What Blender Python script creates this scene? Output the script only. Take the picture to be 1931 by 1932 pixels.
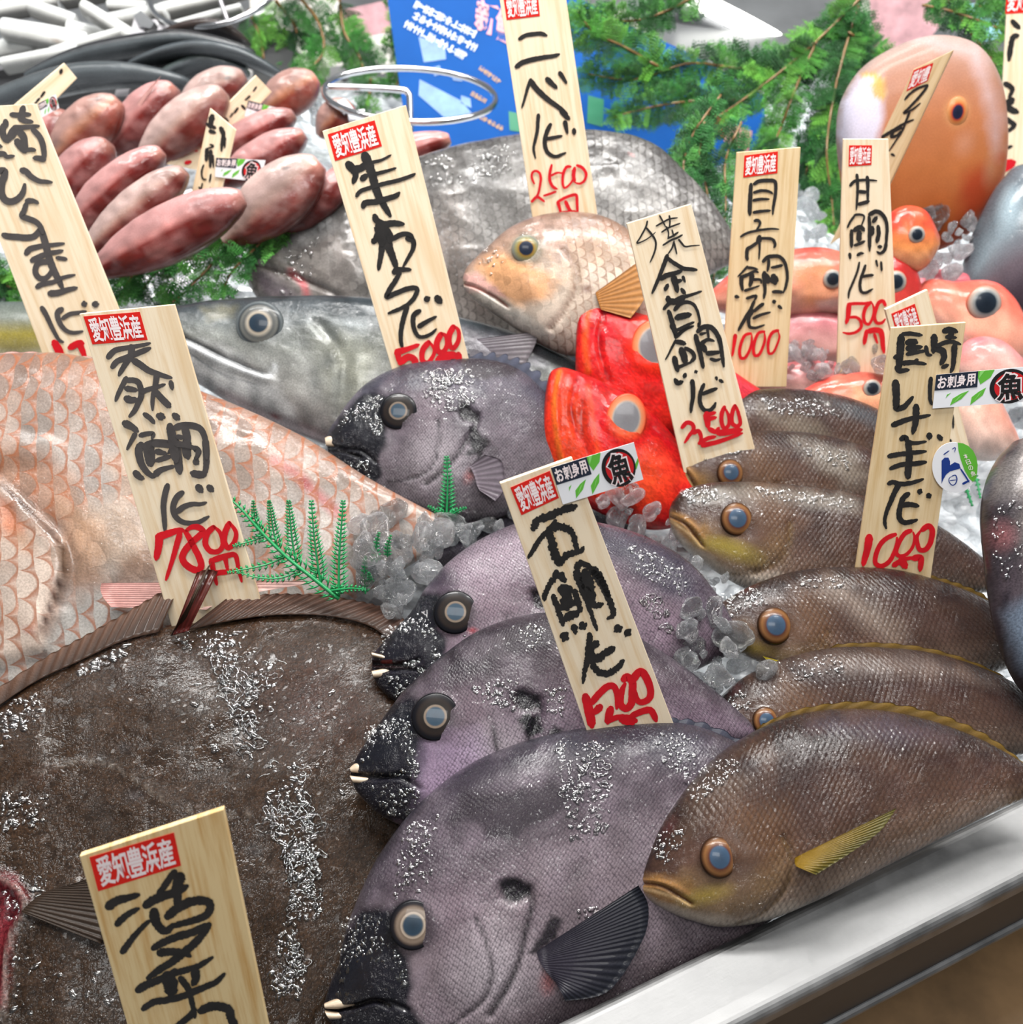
import bpy, bmesh, math, random
import numpy as np
from mathutils import Vector, Matrix

# ------------------------------------------------------------------ scene, camera, light
for _o in list(bpy.data.objects):
    bpy.data.objects.remove(_o, do_unlink=True)
SC = bpy.context.scene
COL = SC.collection
W, H, FPX = 1931.0, 1932.0, 1931.0
PITCH = math.radians(46.0)
D0 = 0.75
CAM = np.array([0.0, -D0 * math.cos(PITCH), D0 * math.sin(PITCH)])
_R = np.array([1.0, 0, 0])
_U = np.array([0, math.sin(PITCH), math.cos(PITCH)])
_F = np.array([0, math.cos(PITCH), -math.sin(PITCH)])
cd = bpy.data.cameras.new('camera')
cam = bpy.data.objects.new('camera', cd)
COL.objects.link(cam)
cam.location = CAM
cam.rotation_euler = (math.pi / 2 - PITCH, 0, 0)
cd.sensor_width = 36.0
cd.lens = 36.0
cd.clip_start = 0.01
cd.dof.use_dof = True
cd.dof.focus_distance = 0.58
cd.dof.aperture_fstop = 11.0
SC.camera = cam
SC.view_settings.view_transform = 'Standard'
SC.view_settings.look = 'None'
SC.view_settings.exposure = 0.46
SC.view_settings.gamma = 1.0
SC.view_settings.use_curve_mapping = False
try:
    SC.cycles.use_denoising = True
    SC.cycles.max_bounces = 10
    SC.cycles.transmission_bounces = 8
    SC.cycles.transparent_max_bounces = 8
    SC.cycles.caustics_reflective = False
    SC.cycles.caustics_refractive = False
    SC.cycles.sample_clamp_indirect = 6.0
except Exception:
    pass
wd = bpy.data.worlds.new('market_daylight')
SC.world = wd
wd.use_nodes = True
_bg = wd.node_tree.nodes['Background']
_bg.inputs[0].default_value = (0.90, 0.95, 1.0, 1)
_bg.inputs[1].default_value = 0.19


def area(name, loc, target, sx, sy, power, color=(1, 1, 1)):
    l = bpy.data.lights.new(name, 'AREA')
    l.shape = 'RECTANGLE'
    l.size = sx
    l.size_y = sy
    l.energy = power
    l.color = color
    o = bpy.data.objects.new(name, l)
    COL.objects.link(o)
    o.location = loc
    d = Vector(target) - Vector(loc)
    o.rotation_euler = d.to_track_quat('-Z', 'Y').to_euler()
    return o


for _x, _y, _z, _sx, _sy, _p in ((0.20, 0.40, 1.45, 0.09, 1.0, 15), (-0.75, 0.60, 1.9, 0.12, 1.2, 14), (1.0, 0.55, 1.8, 0.12, 1.2, 11), (-0.1, 1.9, 2.1, 1.6, 0.12, 26),
                                 (-0.28, 0.30, 1.5, 0.07, 0.5, 6.5), (0.62, 0.15, 1.5, 0.07, 0.5, 5.5), (0.05, 1.15, 1.6, 0.5, 0.07, 7)):  # these three small unseen lamps are added for more glints on wet skin
    area('ceiling_and_glint_strip', (_x, _y, _z), (_x * 0.6, min(_y, 0.6), 0), _sx, _sy, _p, (1.0, 0.985, 0.955))
area('front_fill_panel', (-0.1, -0.9, 2.2), (0.0, 0.15, 0), 1.2, 0.5, 18, (1.0, 0.99, 0.97))  # unseen panel added as frontal fill for the boards


# ------------------------------------------------------------------ geometry of the view
def ray(p):
    p = np.asarray(p, float)
    x = (p[..., 0] - W / 2) / FPX
    y = -(p[..., 1] - H / 2) / FPX
    return x[..., None] * _R + y[..., None] * _U + _F


def project(v):
    d = v - CAM
    z = d @ _F
    return np.stack([W / 2 + FPX * (d @ _R) / z, H / 2 - FPX * (d @ _U) / z], -1), z


def at(px, py, z=0.0):
    d = ray((px, py))
    return CAM + d * ((z - CAM[2]) / d[2])


class Plane:
    def __init__(s, px, py, z=0.0, alpha=25, az=0.0, p0=None, n=None):
        s.p0 = at(px, py, z) if p0 is None else np.asarray(p0, float)
        if n is None:
            a, b = math.radians(alpha), math.radians(az)
            n = np.array([math.sin(a) * math.sin(b), -math.sin(a) * math.cos(b), math.cos(a)])
        s.n = np.asarray(n, float)
        e = np.array([1.0, 0, 0]) - s.n[0] * s.n
        s.e1 = e / np.linalg.norm(e)
        s.e2 = np.cross(s.n, s.e1)

    def shift(s, d):
        return Plane(0, 0, p0=s.p0 + s.n * d, n=s.n)

    def hit(s, p):
        d = ray(p)
        t = ((s.p0 - CAM) @ s.n) / (d @ s.n)
        return CAM + d * np.asarray(t)[..., None]

    def to2(s, v):
        d = v - s.p0
        return np.stack([d @ s.e1, d @ s.e2], -1)

    def to3(s, q, h=0.0):
        return s.p0 + q[..., 0:1] * s.e1 + q[..., 1:2] * s.e2 + np.asarray(h)[..., None] * s.n


def crom(pts, n, ends=0.0):
    """Catmull-Rom through paired stations, n samples; ends>0 packs samples at both ends."""
    P = np.asarray(pts, float)
    m = len(P)
    k = np.linspace(0, 1, n)
    k = (1 - ends) * k + ends * (1 - np.cos(math.pi * k)) / 2
    t = k * (m - 1)
    i = np.clip(t.astype(int), 0, m - 2)
    f = (t - i)[:, None]
    g = lambda j: P[np.clip(j, 0, m - 1)]
    p0, p1, p2, p3 = g(i - 1), g(i), g(i + 1), g(i + 2)
    return 0.5 * (2 * p1 + (p2 - p0) * f + (2 * p0 - 5 * p1 + 4 * p2 - p3) * f ** 2 + (3 * p1 - p0 - 3 * p2 + p3) * f ** 3)


def lin(h):
    h = h.lstrip('#')
    c = np.array([int(h[i:i + 2], 16) / 255 for i in (0, 2, 4)])
    return np.where(c <= 0.04045, c / 12.92, ((c + 0.055) / 1.055) ** 2.4)


def lin4(h):
    return tuple(lin(h)) + (1.0,)


def vnoise(x, y, seed=0):
    xi, yi = np.floor(x).astype(np.int64), np.floor(y).astype(np.int64)
    fx, fy = x - xi, y - yi
    fx, fy = fx * fx * (3 - 2 * fx), fy * fy * (3 - 2 * fy)

    def h(a, b):
        n = (a * 374761393 + b * 668265263 + seed * 1274126177) & 0xFFFFFFFF
        n = ((n ^ (n >> 13)) * 1274126177) & 0xFFFFFFFF
        return ((n ^ (n >> 16)) & 0xFFFF) / 65535.0
    a, b, c, d = h(xi, yi), h(xi + 1, yi), h(xi, yi + 1), h(xi + 1, yi + 1)
    return (a * (1 - fx) + b * fx) * (1 - fy) + (c * (1 - fx) + d * fx) * fy


def fbm(P, s, seed=0, octv=4):
    x, y = P[:, 0] / s, P[:, 1] / s
    r, a = 0, 0.5
    for k in range(octv):
        r = r + a * vnoise(x, y, seed + k * 7)
        x, y, a = x * 2.03 + 3.1, y * 2.03 + 1.7, a * 0.5
    return r / (1 - 0.5 ** octv)


def dseg(P, pts):
    P = P[:, None, :]
    A = np.asarray(pts, float)
    a, b = A[:-1][None], A[1:][None]
    ab = b - a
    t = np.clip(((P - a) * ab).sum(-1) / np.maximum((ab ** 2).sum(-1), 1e-9), 0, 1)
    return np.sqrt((((a + t[..., None] * ab) - P) ** 2).sum(-1)).min(1)


def sdpoly(P, poly):
    A = np.asarray(poly, float)
    B = np.roll(A, -1, 0)
    d = dseg(P, np.vstack([A, A[:1]]))
    x, y = P[:, 0], P[:, 1]
    ins = np.zeros(len(P), bool)
    for (x1, y1), (x2, y2) in zip(A, B):
        if y1 == y2:
            continue
        c = ((y1 > y) != (y2 > y)) & (x < (x2 - x1) * (y - y1) / (y2 - y1) + x1)
        ins ^= c
    return np.where(ins, -d, d)


def cover(P, op):
    """0..1 coverage of one marking at the points P."""
    k = op[0]
    if k == 'P':
        s = sdpoly(P, op[1])
        soft = op[2]
        wob = op[3] if len(op) > 3 else 0
        if wob:
            s = s + wob * (fbm(P, wob * 2.5, 5) - 0.5) * 2
        return np.clip(0.5 - s / max(soft, 1e-3), 0, 1)
    if k == 'L':
        pts = crom(op[1], max(24, len(op[1]) * 8)) if len(op[1]) > 2 else op[1]
        w, soft = op[2], op[3]
        d = dseg(P, pts)
        return np.clip(0.5 - (d - w / 2) / max(soft, 1e-3), 0, 1)
    x, y, rx, ry, rot = op[1]
    a = math.radians(rot)
    dx, dy = P[:, 0] - x, P[:, 1] - y
    u, v = dx * math.cos(a) + dy * math.sin(a), -dx * math.sin(a) + dy * math.cos(a)
    r = np.sqrt((u / rx) ** 2 + (v / ry) ** 2)
    soft = op[2]
    return np.clip((1 - r) / max(soft, 1e-3), 0, 1)


def sim(src, dst):
    """similarity that carries two points to two points, in complex form."""
    s0, s1 = complex(*src[0]), complex(*src[1])
    d0, d1 = complex(*dst[0]), complex(*dst[1])
    a = (d1 - d0) / (s1 - s0)
    return a, d0 - a * s0


def tfp(p, ab):
    z = ab[0] * complex(*p) + ab[1]
    return (z.real, z.imag)


def tfop(op, ab):
    k = abs(ab[0])
    if op[0] == 'P':
        return ('P', [tfp(p, ab) for p in op[1]], op[2] * k) + tuple(x * k for x in op[3:])
    if op[0] == 'L':
        return ('L', [tfp(p, ab) for p in op[1]], op[2] * k, op[3] * k)
    x, y, rx, ry, rot = op[1]
    X, Y = tfp((x, y), ab)
    return ('B', (X, Y, rx * k, ry * k, rot + math.degrees(math.atan2(ab[0].imag, ab[0].real))), op[2])


# ------------------------------------------------------------------ materials
def nt(name):
    m = bpy.data.materials.new(name)
    m.use_nodes = True
    t = m.node_tree
    t.nodes.clear()
    out = t.nodes.new('ShaderNodeOutputMaterial')
    b = t.nodes.new('ShaderNodeBsdfPrincipled')
    t.links.new(b.outputs[0], out.inputs[0])
    return m, t, b


def N(t, typ, **kw):
    n = t.nodes.new(typ)
    for k, v in kw.items():
        setattr(n, k, v)
    return n


def noise(t, vec, scale, detail=4, rough=0.55):
    n = N(t, 'ShaderNodeTexNoise')
    n.inputs['Scale'].default_value = scale
    n.inputs['Detail'].default_value = detail
    n.inputs['Roughness'].default_value = rough
    t.links.new(vec, n.inputs['Vector'])
    return n.outputs[0]


def ramp(t, fac, stops):
    r = N(t, 'ShaderNodeValToRGB')
    e = r.color_ramp.elements
    while len(e) < len(stops):
        e.new(0.5)
    for k, (p, c) in enumerate(stops):
        e[k].position = p
        e[k].color = c if len(c) == 4 else tuple(c) + (1,)
    t.links.new(fac, r.inputs[0])
    return r.outputs[0]


def g(v):
    return (v, v, v, 1)


def mixc(t, a, b, fac, mode='MIX'):
    m = N(t, 'ShaderNodeMix', data_type='RGBA', blend_type=mode)
    for s, v in ((0, fac), (6, a), (7, b)):
        if hasattr(v, 'is_linked'):
            t.links.new(v, m.inputs[s])
        else:
            m.inputs[s].default_value = v
    return m.outputs[2]


def mth(t, op, a, b=0.0):
    m = N(t, 'ShaderNodeMath', operation=op)
    for s, v in ((0, a), (1, b)):
        if hasattr(v, 'is_linked'):
            t.links.new(v, m.inputs[s])
        else:
            m.inputs[s].default_value = v
    return m.outputs[0]


def bump(t, h, strength, dist, prev=None):
    b = N(t, 'ShaderNodeBump')
    b.inputs['Strength'].default_value = strength
    b.inputs['Distance'].default_value = dist
    t.links.new(h, b.inputs['Height'])
    if prev is not None:
        t.links.new(prev, b.inputs['Normal'])
    return b.outputs[0]


def setp(b, **kw):
    for k, v in kw.items():
        b.inputs[k.replace('_', ' ')].default_value = v


def skin(name, scale=0, stretch=1.0, edge=0.35, edgecol=None, rand=0.25, rough=0.34, coat=0.5, coat_rough=0.08,
         sbump=0.5, mott=0.35, mscale=60, fine=900, fbump=0.25, wet=260, wbump=0.35, wdist=0.0009, spec=0.5, metallic=0.0, sss=0.0, flat=False):
    """Wet fish skin: pigment from the body's own colours, a lattice of scales, mottling and an uneven film of water."""
    m, t, b = nt(name)
    at_ = N(t, 'ShaderNodeAttribute', attribute_name='Col')
    uv = N(t, 'ShaderNodeUVMap').outputs[0]
    col = at_.outputs[0]
    n1 = noise(t, uv, mscale, 5, 0.6)
    col = mixc(t, col, ramp(t, n1, [(0.3, g(0.35)), (0.7, g(1.0))]), mott, 'MULTIPLY')
    n2 = noise(t, uv, fine, 3, 0.6)
    col = mixc(t, col, ramp(t, n2, [(0.40, g(0.3)), (0.60, g(1.0))]), mott * 0.9, 'MULTIPLY')
    nrm = None
    if scale:
        mp = N(t, 'ShaderNodeMapping')
        mp.inputs['Scale'].default_value = (scale, scale * stretch, 1)
        t.links.new(uv, mp.inputs[0])
        mp2 = N(t, 'ShaderNodeMapping')
        mp2.inputs['Rotation'].default_value = (0, 0, math.radians(45))
        t.links.new(mp.outputs[0], mp2.inputs[0])
        v = N(t, 'ShaderNodeTexVoronoi', voronoi_dimensions='2D', feature='F1')
        v.inputs['Scale'].default_value = 1.0
        v.inputs['Randomness'].default_value = rand
        t.links.new(mp2.outputs[0], v.inputs['Vector'])
        d = v.outputs['Distance']
        if flat:
            # rows of rounded scales, each row half a scale aside, free edges towards the tail
            wob = N(t, 'ShaderNodeTexNoise')
            wob.inputs['Scale'].default_value = 28
            t.links.new(uv, wob.inputs['Vector'])
            dv = N(t, 'ShaderNodeVectorMath', operation='MULTIPLY_ADD')
            t.links.new(wob.outputs['Color'], dv.inputs[0])
            dv.inputs[1].default_value = (rand * 2.4, rand * 2.4, 0)
            t.links.new(mp.outputs[0], dv.inputs[2])
            sx_ = N(t, 'ShaderNodeSeparateXYZ')
            t.links.new(dv.outputs[0], sx_.inputs[0])
            row = mth(t, 'FLOOR', sx_.outputs[0])
            f = mth(t, 'FRACT', sx_.outputs[0])
            yy = mth(t, 'ADD', sx_.outputs[1], mth(t, 'MULTIPLY', mth(t, 'FLOORED_MODULO', row, 2.0), 0.5))
            gg = mth(t, 'SUBTRACT', mth(t, 'FRACT', yy), 0.5)
            ar = mth(t, 'MULTIPLY', mth(t, 'SQRT', mth(t, 'MAXIMUM', mth(t, 'SUBTRACT', 1.0, mth(t, 'MULTIPLY', mth(t, 'MULTIPLY', gg, gg), 4.0)), 0.0)), 0.92)
            tt = mth(t, 'SUBTRACT', f, ar)
            ins = mth(t, 'LESS_THAN', tt, 0.0)
            e = mth(t, 'MULTIPLY', mth(t, 'SUBTRACT', 1.0, ins), ramp(t, tt, [(0.02, g(1)), (0.55, g(0.35))]))  # edge colour, with shade beneath each free edge painted in and fading out
            e = mth(t, 'MAXIMUM', e, mth(t, 'MULTIPLY', ins, ramp(t, mth(t, 'ADD', tt, 1.0), [(0.90, g(0)), (1.0, g(0.8))])))
            d = mth(t, 'SUBTRACT', 1.0, mth(t, 'MULTIPLY', mth(t, 'ADD', 0.35, mth(t, 'MULTIPLY', f, 0.6)), ins))
            cb = N(t, 'ShaderNodeCombineXYZ')
            t.links.new(row, cb.inputs[0])
            t.links.new(mth(t, 'ADD', mth(t, 'FLOOR', yy), mth(t, 'MULTIPLY', ins, 17.0)), cb.inputs[1])
            f1 = N(t, 'ShaderNodeTexWhiteNoise', noise_dimensions='2D')
            t.links.new(cb.outputs[0], f1.inputs['Vector'])
        else:
            e = ramp(t, d, [(0.34, g(0)), (0.62, g(1))])
        ef = mth(t, 'MULTIPLY', mth(t, 'MULTIPLY', e, edge), at_.outputs['Alpha'])
        d = mth(t, 'MULTIPLY', d, at_.outputs['Alpha'])
        if flat:
            cv = N(t, 'ShaderNodeSeparateColor')
            t.links.new(f1.outputs['Color'], cv.inputs[0])
            col = mixc(t, col, ramp(t, cv.outputs[0], [(0.0, g(0.62)), (1.0, g(1.15))]), 0.7, 'MULTIPLY')
        ec = lin4(edgecol) if edgecol else None
        col = mixc(t, col, ec if ec else mixc(t, col, g(0.25), 1.0, 'MULTIPLY'), ef)
        hh = mth(t, 'SUBTRACT', 1.0, d)
        nrm = bump(t, hh, sbump, 0.35 / scale, nrm)
    nrm = bump(t, n2, fbump, 0.25 / fine, nrm)
    # water film: broken ripples and beads
    wn = noise(t, uv, wet, 3, 0.65)
    wm = noise(t, uv, 22, 3, 0.5)
    wh = mth(t, 'MULTIPLY', ramp(t, wn, [(0.40, g(0)), (0.62, g(1))]), ramp(t, wm, [(0.42, g(0.1)), (0.60, g(1))]))
    wn_ = bump(t, wh, wbump, wdist, nrm)
    t.links.new(col, b.inputs['Base Color'])
    t.links.new(nrm, b.inputs['Normal'])
    t.links.new(wn_, b.inputs['Coat Normal'])
    setp(b, Roughness=rough - 0.05, Coat_Weight=coat, Coat_Roughness=coat_rough * 0.7, Metallic=metallic)
    b.inputs['Specular IOR Level'].default_value = spec * 0.2
    if sss:
        b.inputs['Subsurface Weight'].default_value = sss
        b.inputs['Subsurface Radius'].default_value = (0.006, 0.003, 0.002)
    return m


def plain(name, hexc, rough=0.5, coat=0.0, metallic=0.0, var=0.0, vscale=40, bmp=0.0, bscale=200, stretch=(1, 1, 1), coord='Object', emis=0.0, spec=0.5, trans=0.0):
    m, t, b = nt(name)
    tc = N(t, 'ShaderNodeTexCoord')
    mp = N(t, 'ShaderNodeMapping')
    mp.inputs['Scale'].default_value = stretch
    t.links.new(tc.outputs[coord], mp.inputs[0])
    vec = mp.outputs[0]
    c = lin4(hexc)
    n1 = noise(t, vec, vscale, 5, 0.6)
    lo = tuple(x * (1 - var) for x in c[:3]) + (1,)
    hi = tuple(min(1, x * (1 + var * 0.5)) for x in c[:3]) + (1,)
    t.links.new(ramp(t, n1, [(0.3, lo), (0.7, hi)]), b.inputs['Base Color'])
    if bmp:
        t.links.new(bump(t, noise(t, vec, bscale, 4), bmp, 0.001), b.inputs['Normal'])
    setp(b, Roughness=rough, Coat_Weight=coat, Metallic=metallic)
    b.inputs['Specular IOR Level'].default_value = spec
    b.inputs['Transmission Weight'].default_value = trans
    if emis:
        b.inputs['Emission Color'].default_value = c
        b.inputs['Emission Strength'].default_value = emis
    return m


def attr_mat(name, rough=0.4, coat=0.3, spec=0.4, mott=0.2, mscale=200, bmp=0.2, bscale=600, trans=0.0, coat_rough=0.05):
    m, t, b = nt(name)
    c = N(t, 'ShaderNodeAttribute', attribute_name='Col').outputs[0]
    tc = N(t, 'ShaderNodeTexCoord').outputs['Object']
    n1 = noise(t, tc, mscale, 4)
    t.links.new(mixc(t, c, ramp(t, n1, [(0.3, g(0.45)), (0.7, g(1.0))]), mott, 'MULTIPLY'), b.inputs['Base Color'])
    if bmp:
        t.links.new(bump(t, noise(t, tc, bscale, 3), bmp, 0.0006), b.inputs['Normal'])
    setp(b, Roughness=rough, Coat_Weight=coat, Coat_Roughness=coat_rough)
    b.inputs['Transmission Weight'].default_value = trans
    b.inputs['Specular IOR Level'].default_value = spec
    return m


def clear(name, rough=0.02, ior=1.31, tint='#f6fbff', bmp=0.3, bscale=160, bd=0.0012):
    m, t, b = nt(name)
    tc = N(t, 'ShaderNodeTexCoord').outputs['Object']
    b.inputs['Base Color'].default_value = lin4(tint)
    setp(b, Roughness=rough, IOR=ior)
    b.inputs['Transmission Weight'].default_value = 1.0
    if bmp:
        t.links.new(bump(t, noise(t, tc, bscale, 3), bmp, bd), b.inputs['Normal'])
    return m


# ------------------------------------------------------------------ objects
def tag(o, label=None, cat=None, group=None, kind=None):
    if label:
        o['label'] = label
    if cat:
        o['category'] = cat
    if group:
        o['group'] = group
    if kind:
        o['kind'] = kind
    return o


def empty(name, loc, label, cat, group=None):
    o = bpy.data.objects.new(name, None)
    o.empty_display_size = 0.02
    COL.objects.link(o)
    o.location = loc
    return tag(o, label, cat, group)


def mesh(name, V, F, mat, parent=None, org=None, col=None, uv=None, smooth=True, mats=None, fmat=None):
    """one mesh object from world-space points; org is the world origin (the parent's place)."""
    V = np.asarray(V, float)
    if org is None:
        org = np.array(parent.location) if parent is not None else V.mean(0)
        if parent is None:
            org[2] = V[:, 2].min()
    org = np.asarray(org, float)
    me = bpy.data.meshes.new(name)
    me.from_pydata((V - org).tolist(), [], [tuple(int(i) for i in f) for f in F])
    if smooth:
        me.polygons.foreach_set('use_smooth', [True] * len(me.polygons))
    if col is not None:
        a = me.color_attributes.new('Col', 'FLOAT_COLOR', 'POINT')
        c4 = np.ones((len(V), 4))
        c4[:, :3] = np.clip(col[:, :3], 0, 1)
        if col.shape[1] > 3:
            c4[:, 3] = col[:, 3]
        a.data.foreach_set('color', c4.ravel())
    if uv is not None:
        l = me.uv_layers.new(name='UVMap')
        idx = np.empty(len(me.loops), int)
        me.loops.foreach_get('vertex_index', idx)
        l.data.foreach_set('uv', np.asarray(uv)[idx].ravel())
    for mm in (mats or [mat]):
        me.materials.append(mm)
    if fmat is not None:
        me.polygons.foreach_set('material_index', fmat)
    me.update()
    o = bpy.data.objects.new(name, me)
    COL.objects.link(o)
    if parent is not None:
        o.parent = parent
        pw = np.zeros(3)
        q = parent
        while q is not None:
            pw = pw + np.array(q.location)
            q = q.parent
        if not np.allclose(pw, org):
            for v in me.vertices:
                v.co = v.co + Vector(org - pw)
    else:
        o.location = org
    return o


def grid_faces(a, b, wrap=False):
    i = np.arange(a - 1)[:, None]
    jn = b if wrap else b - 1
    j = np.arange(jn)[None]
    k = (j + 1) % b
    f = np.stack([i * b + j, i * b + k, (i + 1) * b + k, (i + 1) * b + j], -1).reshape(-1, 4)
    return f


class Loft:
    """A body lofted along paired upper and lower profile points, given a thickness either side of its own median plane."""
    def __init__(s, plane, top, bot, tmax, ns=90, nf=40, nb=14, es=0.8, tpow=0.7, tprof=None, ends=0.45, backt=0.4):
        s.pl = plane
        T = plane.to2(plane.hit(crom(top, ns, ends)))
        B = plane.to2(plane.hit(crom(bot, ns, ends)))
        mid, half = (T + B) / 2, (T - B) / 2
        h = np.linalg.norm(half, axis=1)
        s.hmax = h.max()
        k = np.linspace(0, 1, ns)
        th = tmax * (h / s.hmax) ** tpow
        if tprof is not None:
            th = th * np.interp(k, np.linspace(0, 1, len(tprof)), tprof)
        ph = np.concatenate([np.linspace(0, math.pi, nf, endpoint=False), np.linspace(math.pi, 2 * math.pi, nb, endpoint=False)])
        c, sn = np.cos(ph), np.sin(ph)
        ss = np.sign(sn) * np.abs(sn) ** es
        ss = np.where(ss < 0, ss * backt, ss)
        q = mid[:, None, :] + half[:, None, :] * c[None, :, None]
        hh = th[:, None] * ss[None, :]
        s.ns, s.np_ = ns, nf + nb
        s.q = q.reshape(-1, 2)
        s.h = hh.reshape(-1)
        s.k = np.repeat(k, s.np_)
        s.c = np.tile(c, ns)
        s.front = np.clip(np.tile(ss, ns), 0, 1)
        L = np.concatenate([[0], np.cumsum(np.linalg.norm(np.diff(mid, axis=0), axis=1))])
        s.uv = np.stack([np.repeat(L, s.np_), (h[:, None] * c[None]).reshape(-1)], -1)
        s.uv[:, 0] += np.tile(np.where(np.arange(s.np_) >= nf, 3.0, 0.0), ns)
        s.V = plane.to3(s.q, s.h)
        s.px, s.z = project(s.V)
        f = grid_faces(ns, s.np_, True)
        n = len(s.V)
        caps = [list(range(s.np_)), list(range(n - 1, n - 1 - s.np_, -1))]
        a, b_, d = s.V[f[0, 0] + s.np_ * 5 + 8], s.V[f[0, 1] + s.np_ * 5 + 8], s.V[f[0, 3] + s.np_ * 5 + 8]
        fl = np.dot(np.cross(b_ - a, d - a), plane.n) < 0
        if fl:
            f = f[:, ::-1]
            caps = [c_[::-1] for c_ in caps]
        s.F = [tuple(x) for x in f] + [tuple(caps[0][::-1]), tuple(caps[1][::-1])]
        s.col = np.tile(lin('#888888'), (n, 1))
        s.mask = np.ones(n)

    def sculpt(s, ops):
        for op, d in ops:
            w = cover(s.px, op)
            s.h = s.h + w * d * (s.z / FPX) * np.clip(s.front * 3, 0, 1)
        s.V = s.pl.to3(s.q, s.h)

    def lumps(s, amp, size, seed=1):
        s.h = s.h + (fbm(s.uv * 1000, size, seed) - 0.5) * 2 * amp * np.clip(s.front * 3, 0, 1)
        s.V = s.pl.to3(s.q, s.h)

    def ramp(s, stops):
        """pigment from back to belly: stops of (position 1 back .. -1 belly, colour)."""
        st = sorted(stops)
        x = [a for a, _ in st]
        cs = np.array([lin(b) for _, b in st])
        w = s.c + 0.12 * (fbm(s.uv * 1000, 22, 3) - 0.5)
        s.col = np.stack([np.interp(w, x, cs[:, j]) for j in range(3)], -1)

    def paint(s, ops):
        for op, hx, a in ops:
            w = (cover(s.px, op) * a)[:, None]
            s.col = s.col * (1 - w) + lin(hx) * w

    def mottle(s, amp, size, seed=1, tint=None):
        """uneven pigment: darker and lighter blotches over the whole skin."""
        n = fbm(s.uv * 1000, size, seed, 5)
        n = np.clip((n - 0.5) * 2.6, -1, 1)[:, None]
        s.col = s.col * (1 + amp * n)
        if tint:
            m = np.clip(fbm(s.uv * 1000, size * 0.7, seed + 31, 4) * 2.2 - 0.85, 0, 1)[:, None] * amp
            s.col = s.col * (1 - m) + lin(tint) * m

    def bare(s, ops):
        """skin without scales inside these outlines."""
        for op in ops:
            s.mask = s.mask * (1 - cover(s.px, op))

    def depth(s, p):
        m = s.front > 0.02
        P = s.px[m]
        d = ((P - np.asarray(p)) ** 2).sum(1)
        j = np.argsort(d)[:4]
        return float(s.h[m][j].max())

    def build(s, name, mat, parent=None):
        return mesh(name, s.V, s.F, mat, parent, col=np.hstack([s.col, s.mask[:, None]]), uv=s.uv)


def eye(parent, loft, p, r, stops, mat, dome=0.42, lift=-0.1, asp=1.0, rot=0.0, name='eye'):
    """a domed eye: stops are (radius share, colour)."""
    d = loft.depth(p)
    pl = loft.pl.shift(d)
    c3 = pl.hit(np.array(p, float))
    R = r * np.linalg.norm(c3 - CAM) / FPX
    n = pl.n * 0.8 + (CAM - c3) / np.linalg.norm(CAM - c3) * 0.2
    n = n / np.linalg.norm(n)
    e1 = pl.e1 * math.cos(rot) + pl.e2 * math.sin(rot)
    e2 = np.cross(n, e1)
    nr, na = 22, 36
    V = [c3 + n * (R * (dome + lift))]
    rr = [0.0]
    for i in range(1, nr + 1):
        x = i / nr
        hgt = R * (dome * (1 - x * x) ** 0.85 + lift)
        if x > 0.97:
            hgt -= R * 0.12
        for j in range(na):
            a = 2 * math.pi * j / na
            V.append(c3 + R * x * (math.cos(a) * e1 + asp * math.sin(a) * e2) + n * hgt)
            rr.append(x)
    F = [(0, 1 + j, 1 + (j + 1) % na) for j in range(na)]
    for i in range(nr - 1):
        a0, b0 = 1 + i * na, 1 + (i + 1) * na
        F += [(a0 + j, b0 + j, b0 + (j + 1) % na, a0 + (j + 1) % na) for j in range(na)]
    x = [a for a, _ in stops]
    cs = np.array([lin(b) for _, b in stops])
    col = np.stack([np.interp(rr, x, cs[:, k]) for k in range(3)], -1)
    return mesh(name, V, F, mat, parent, col=col)


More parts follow.
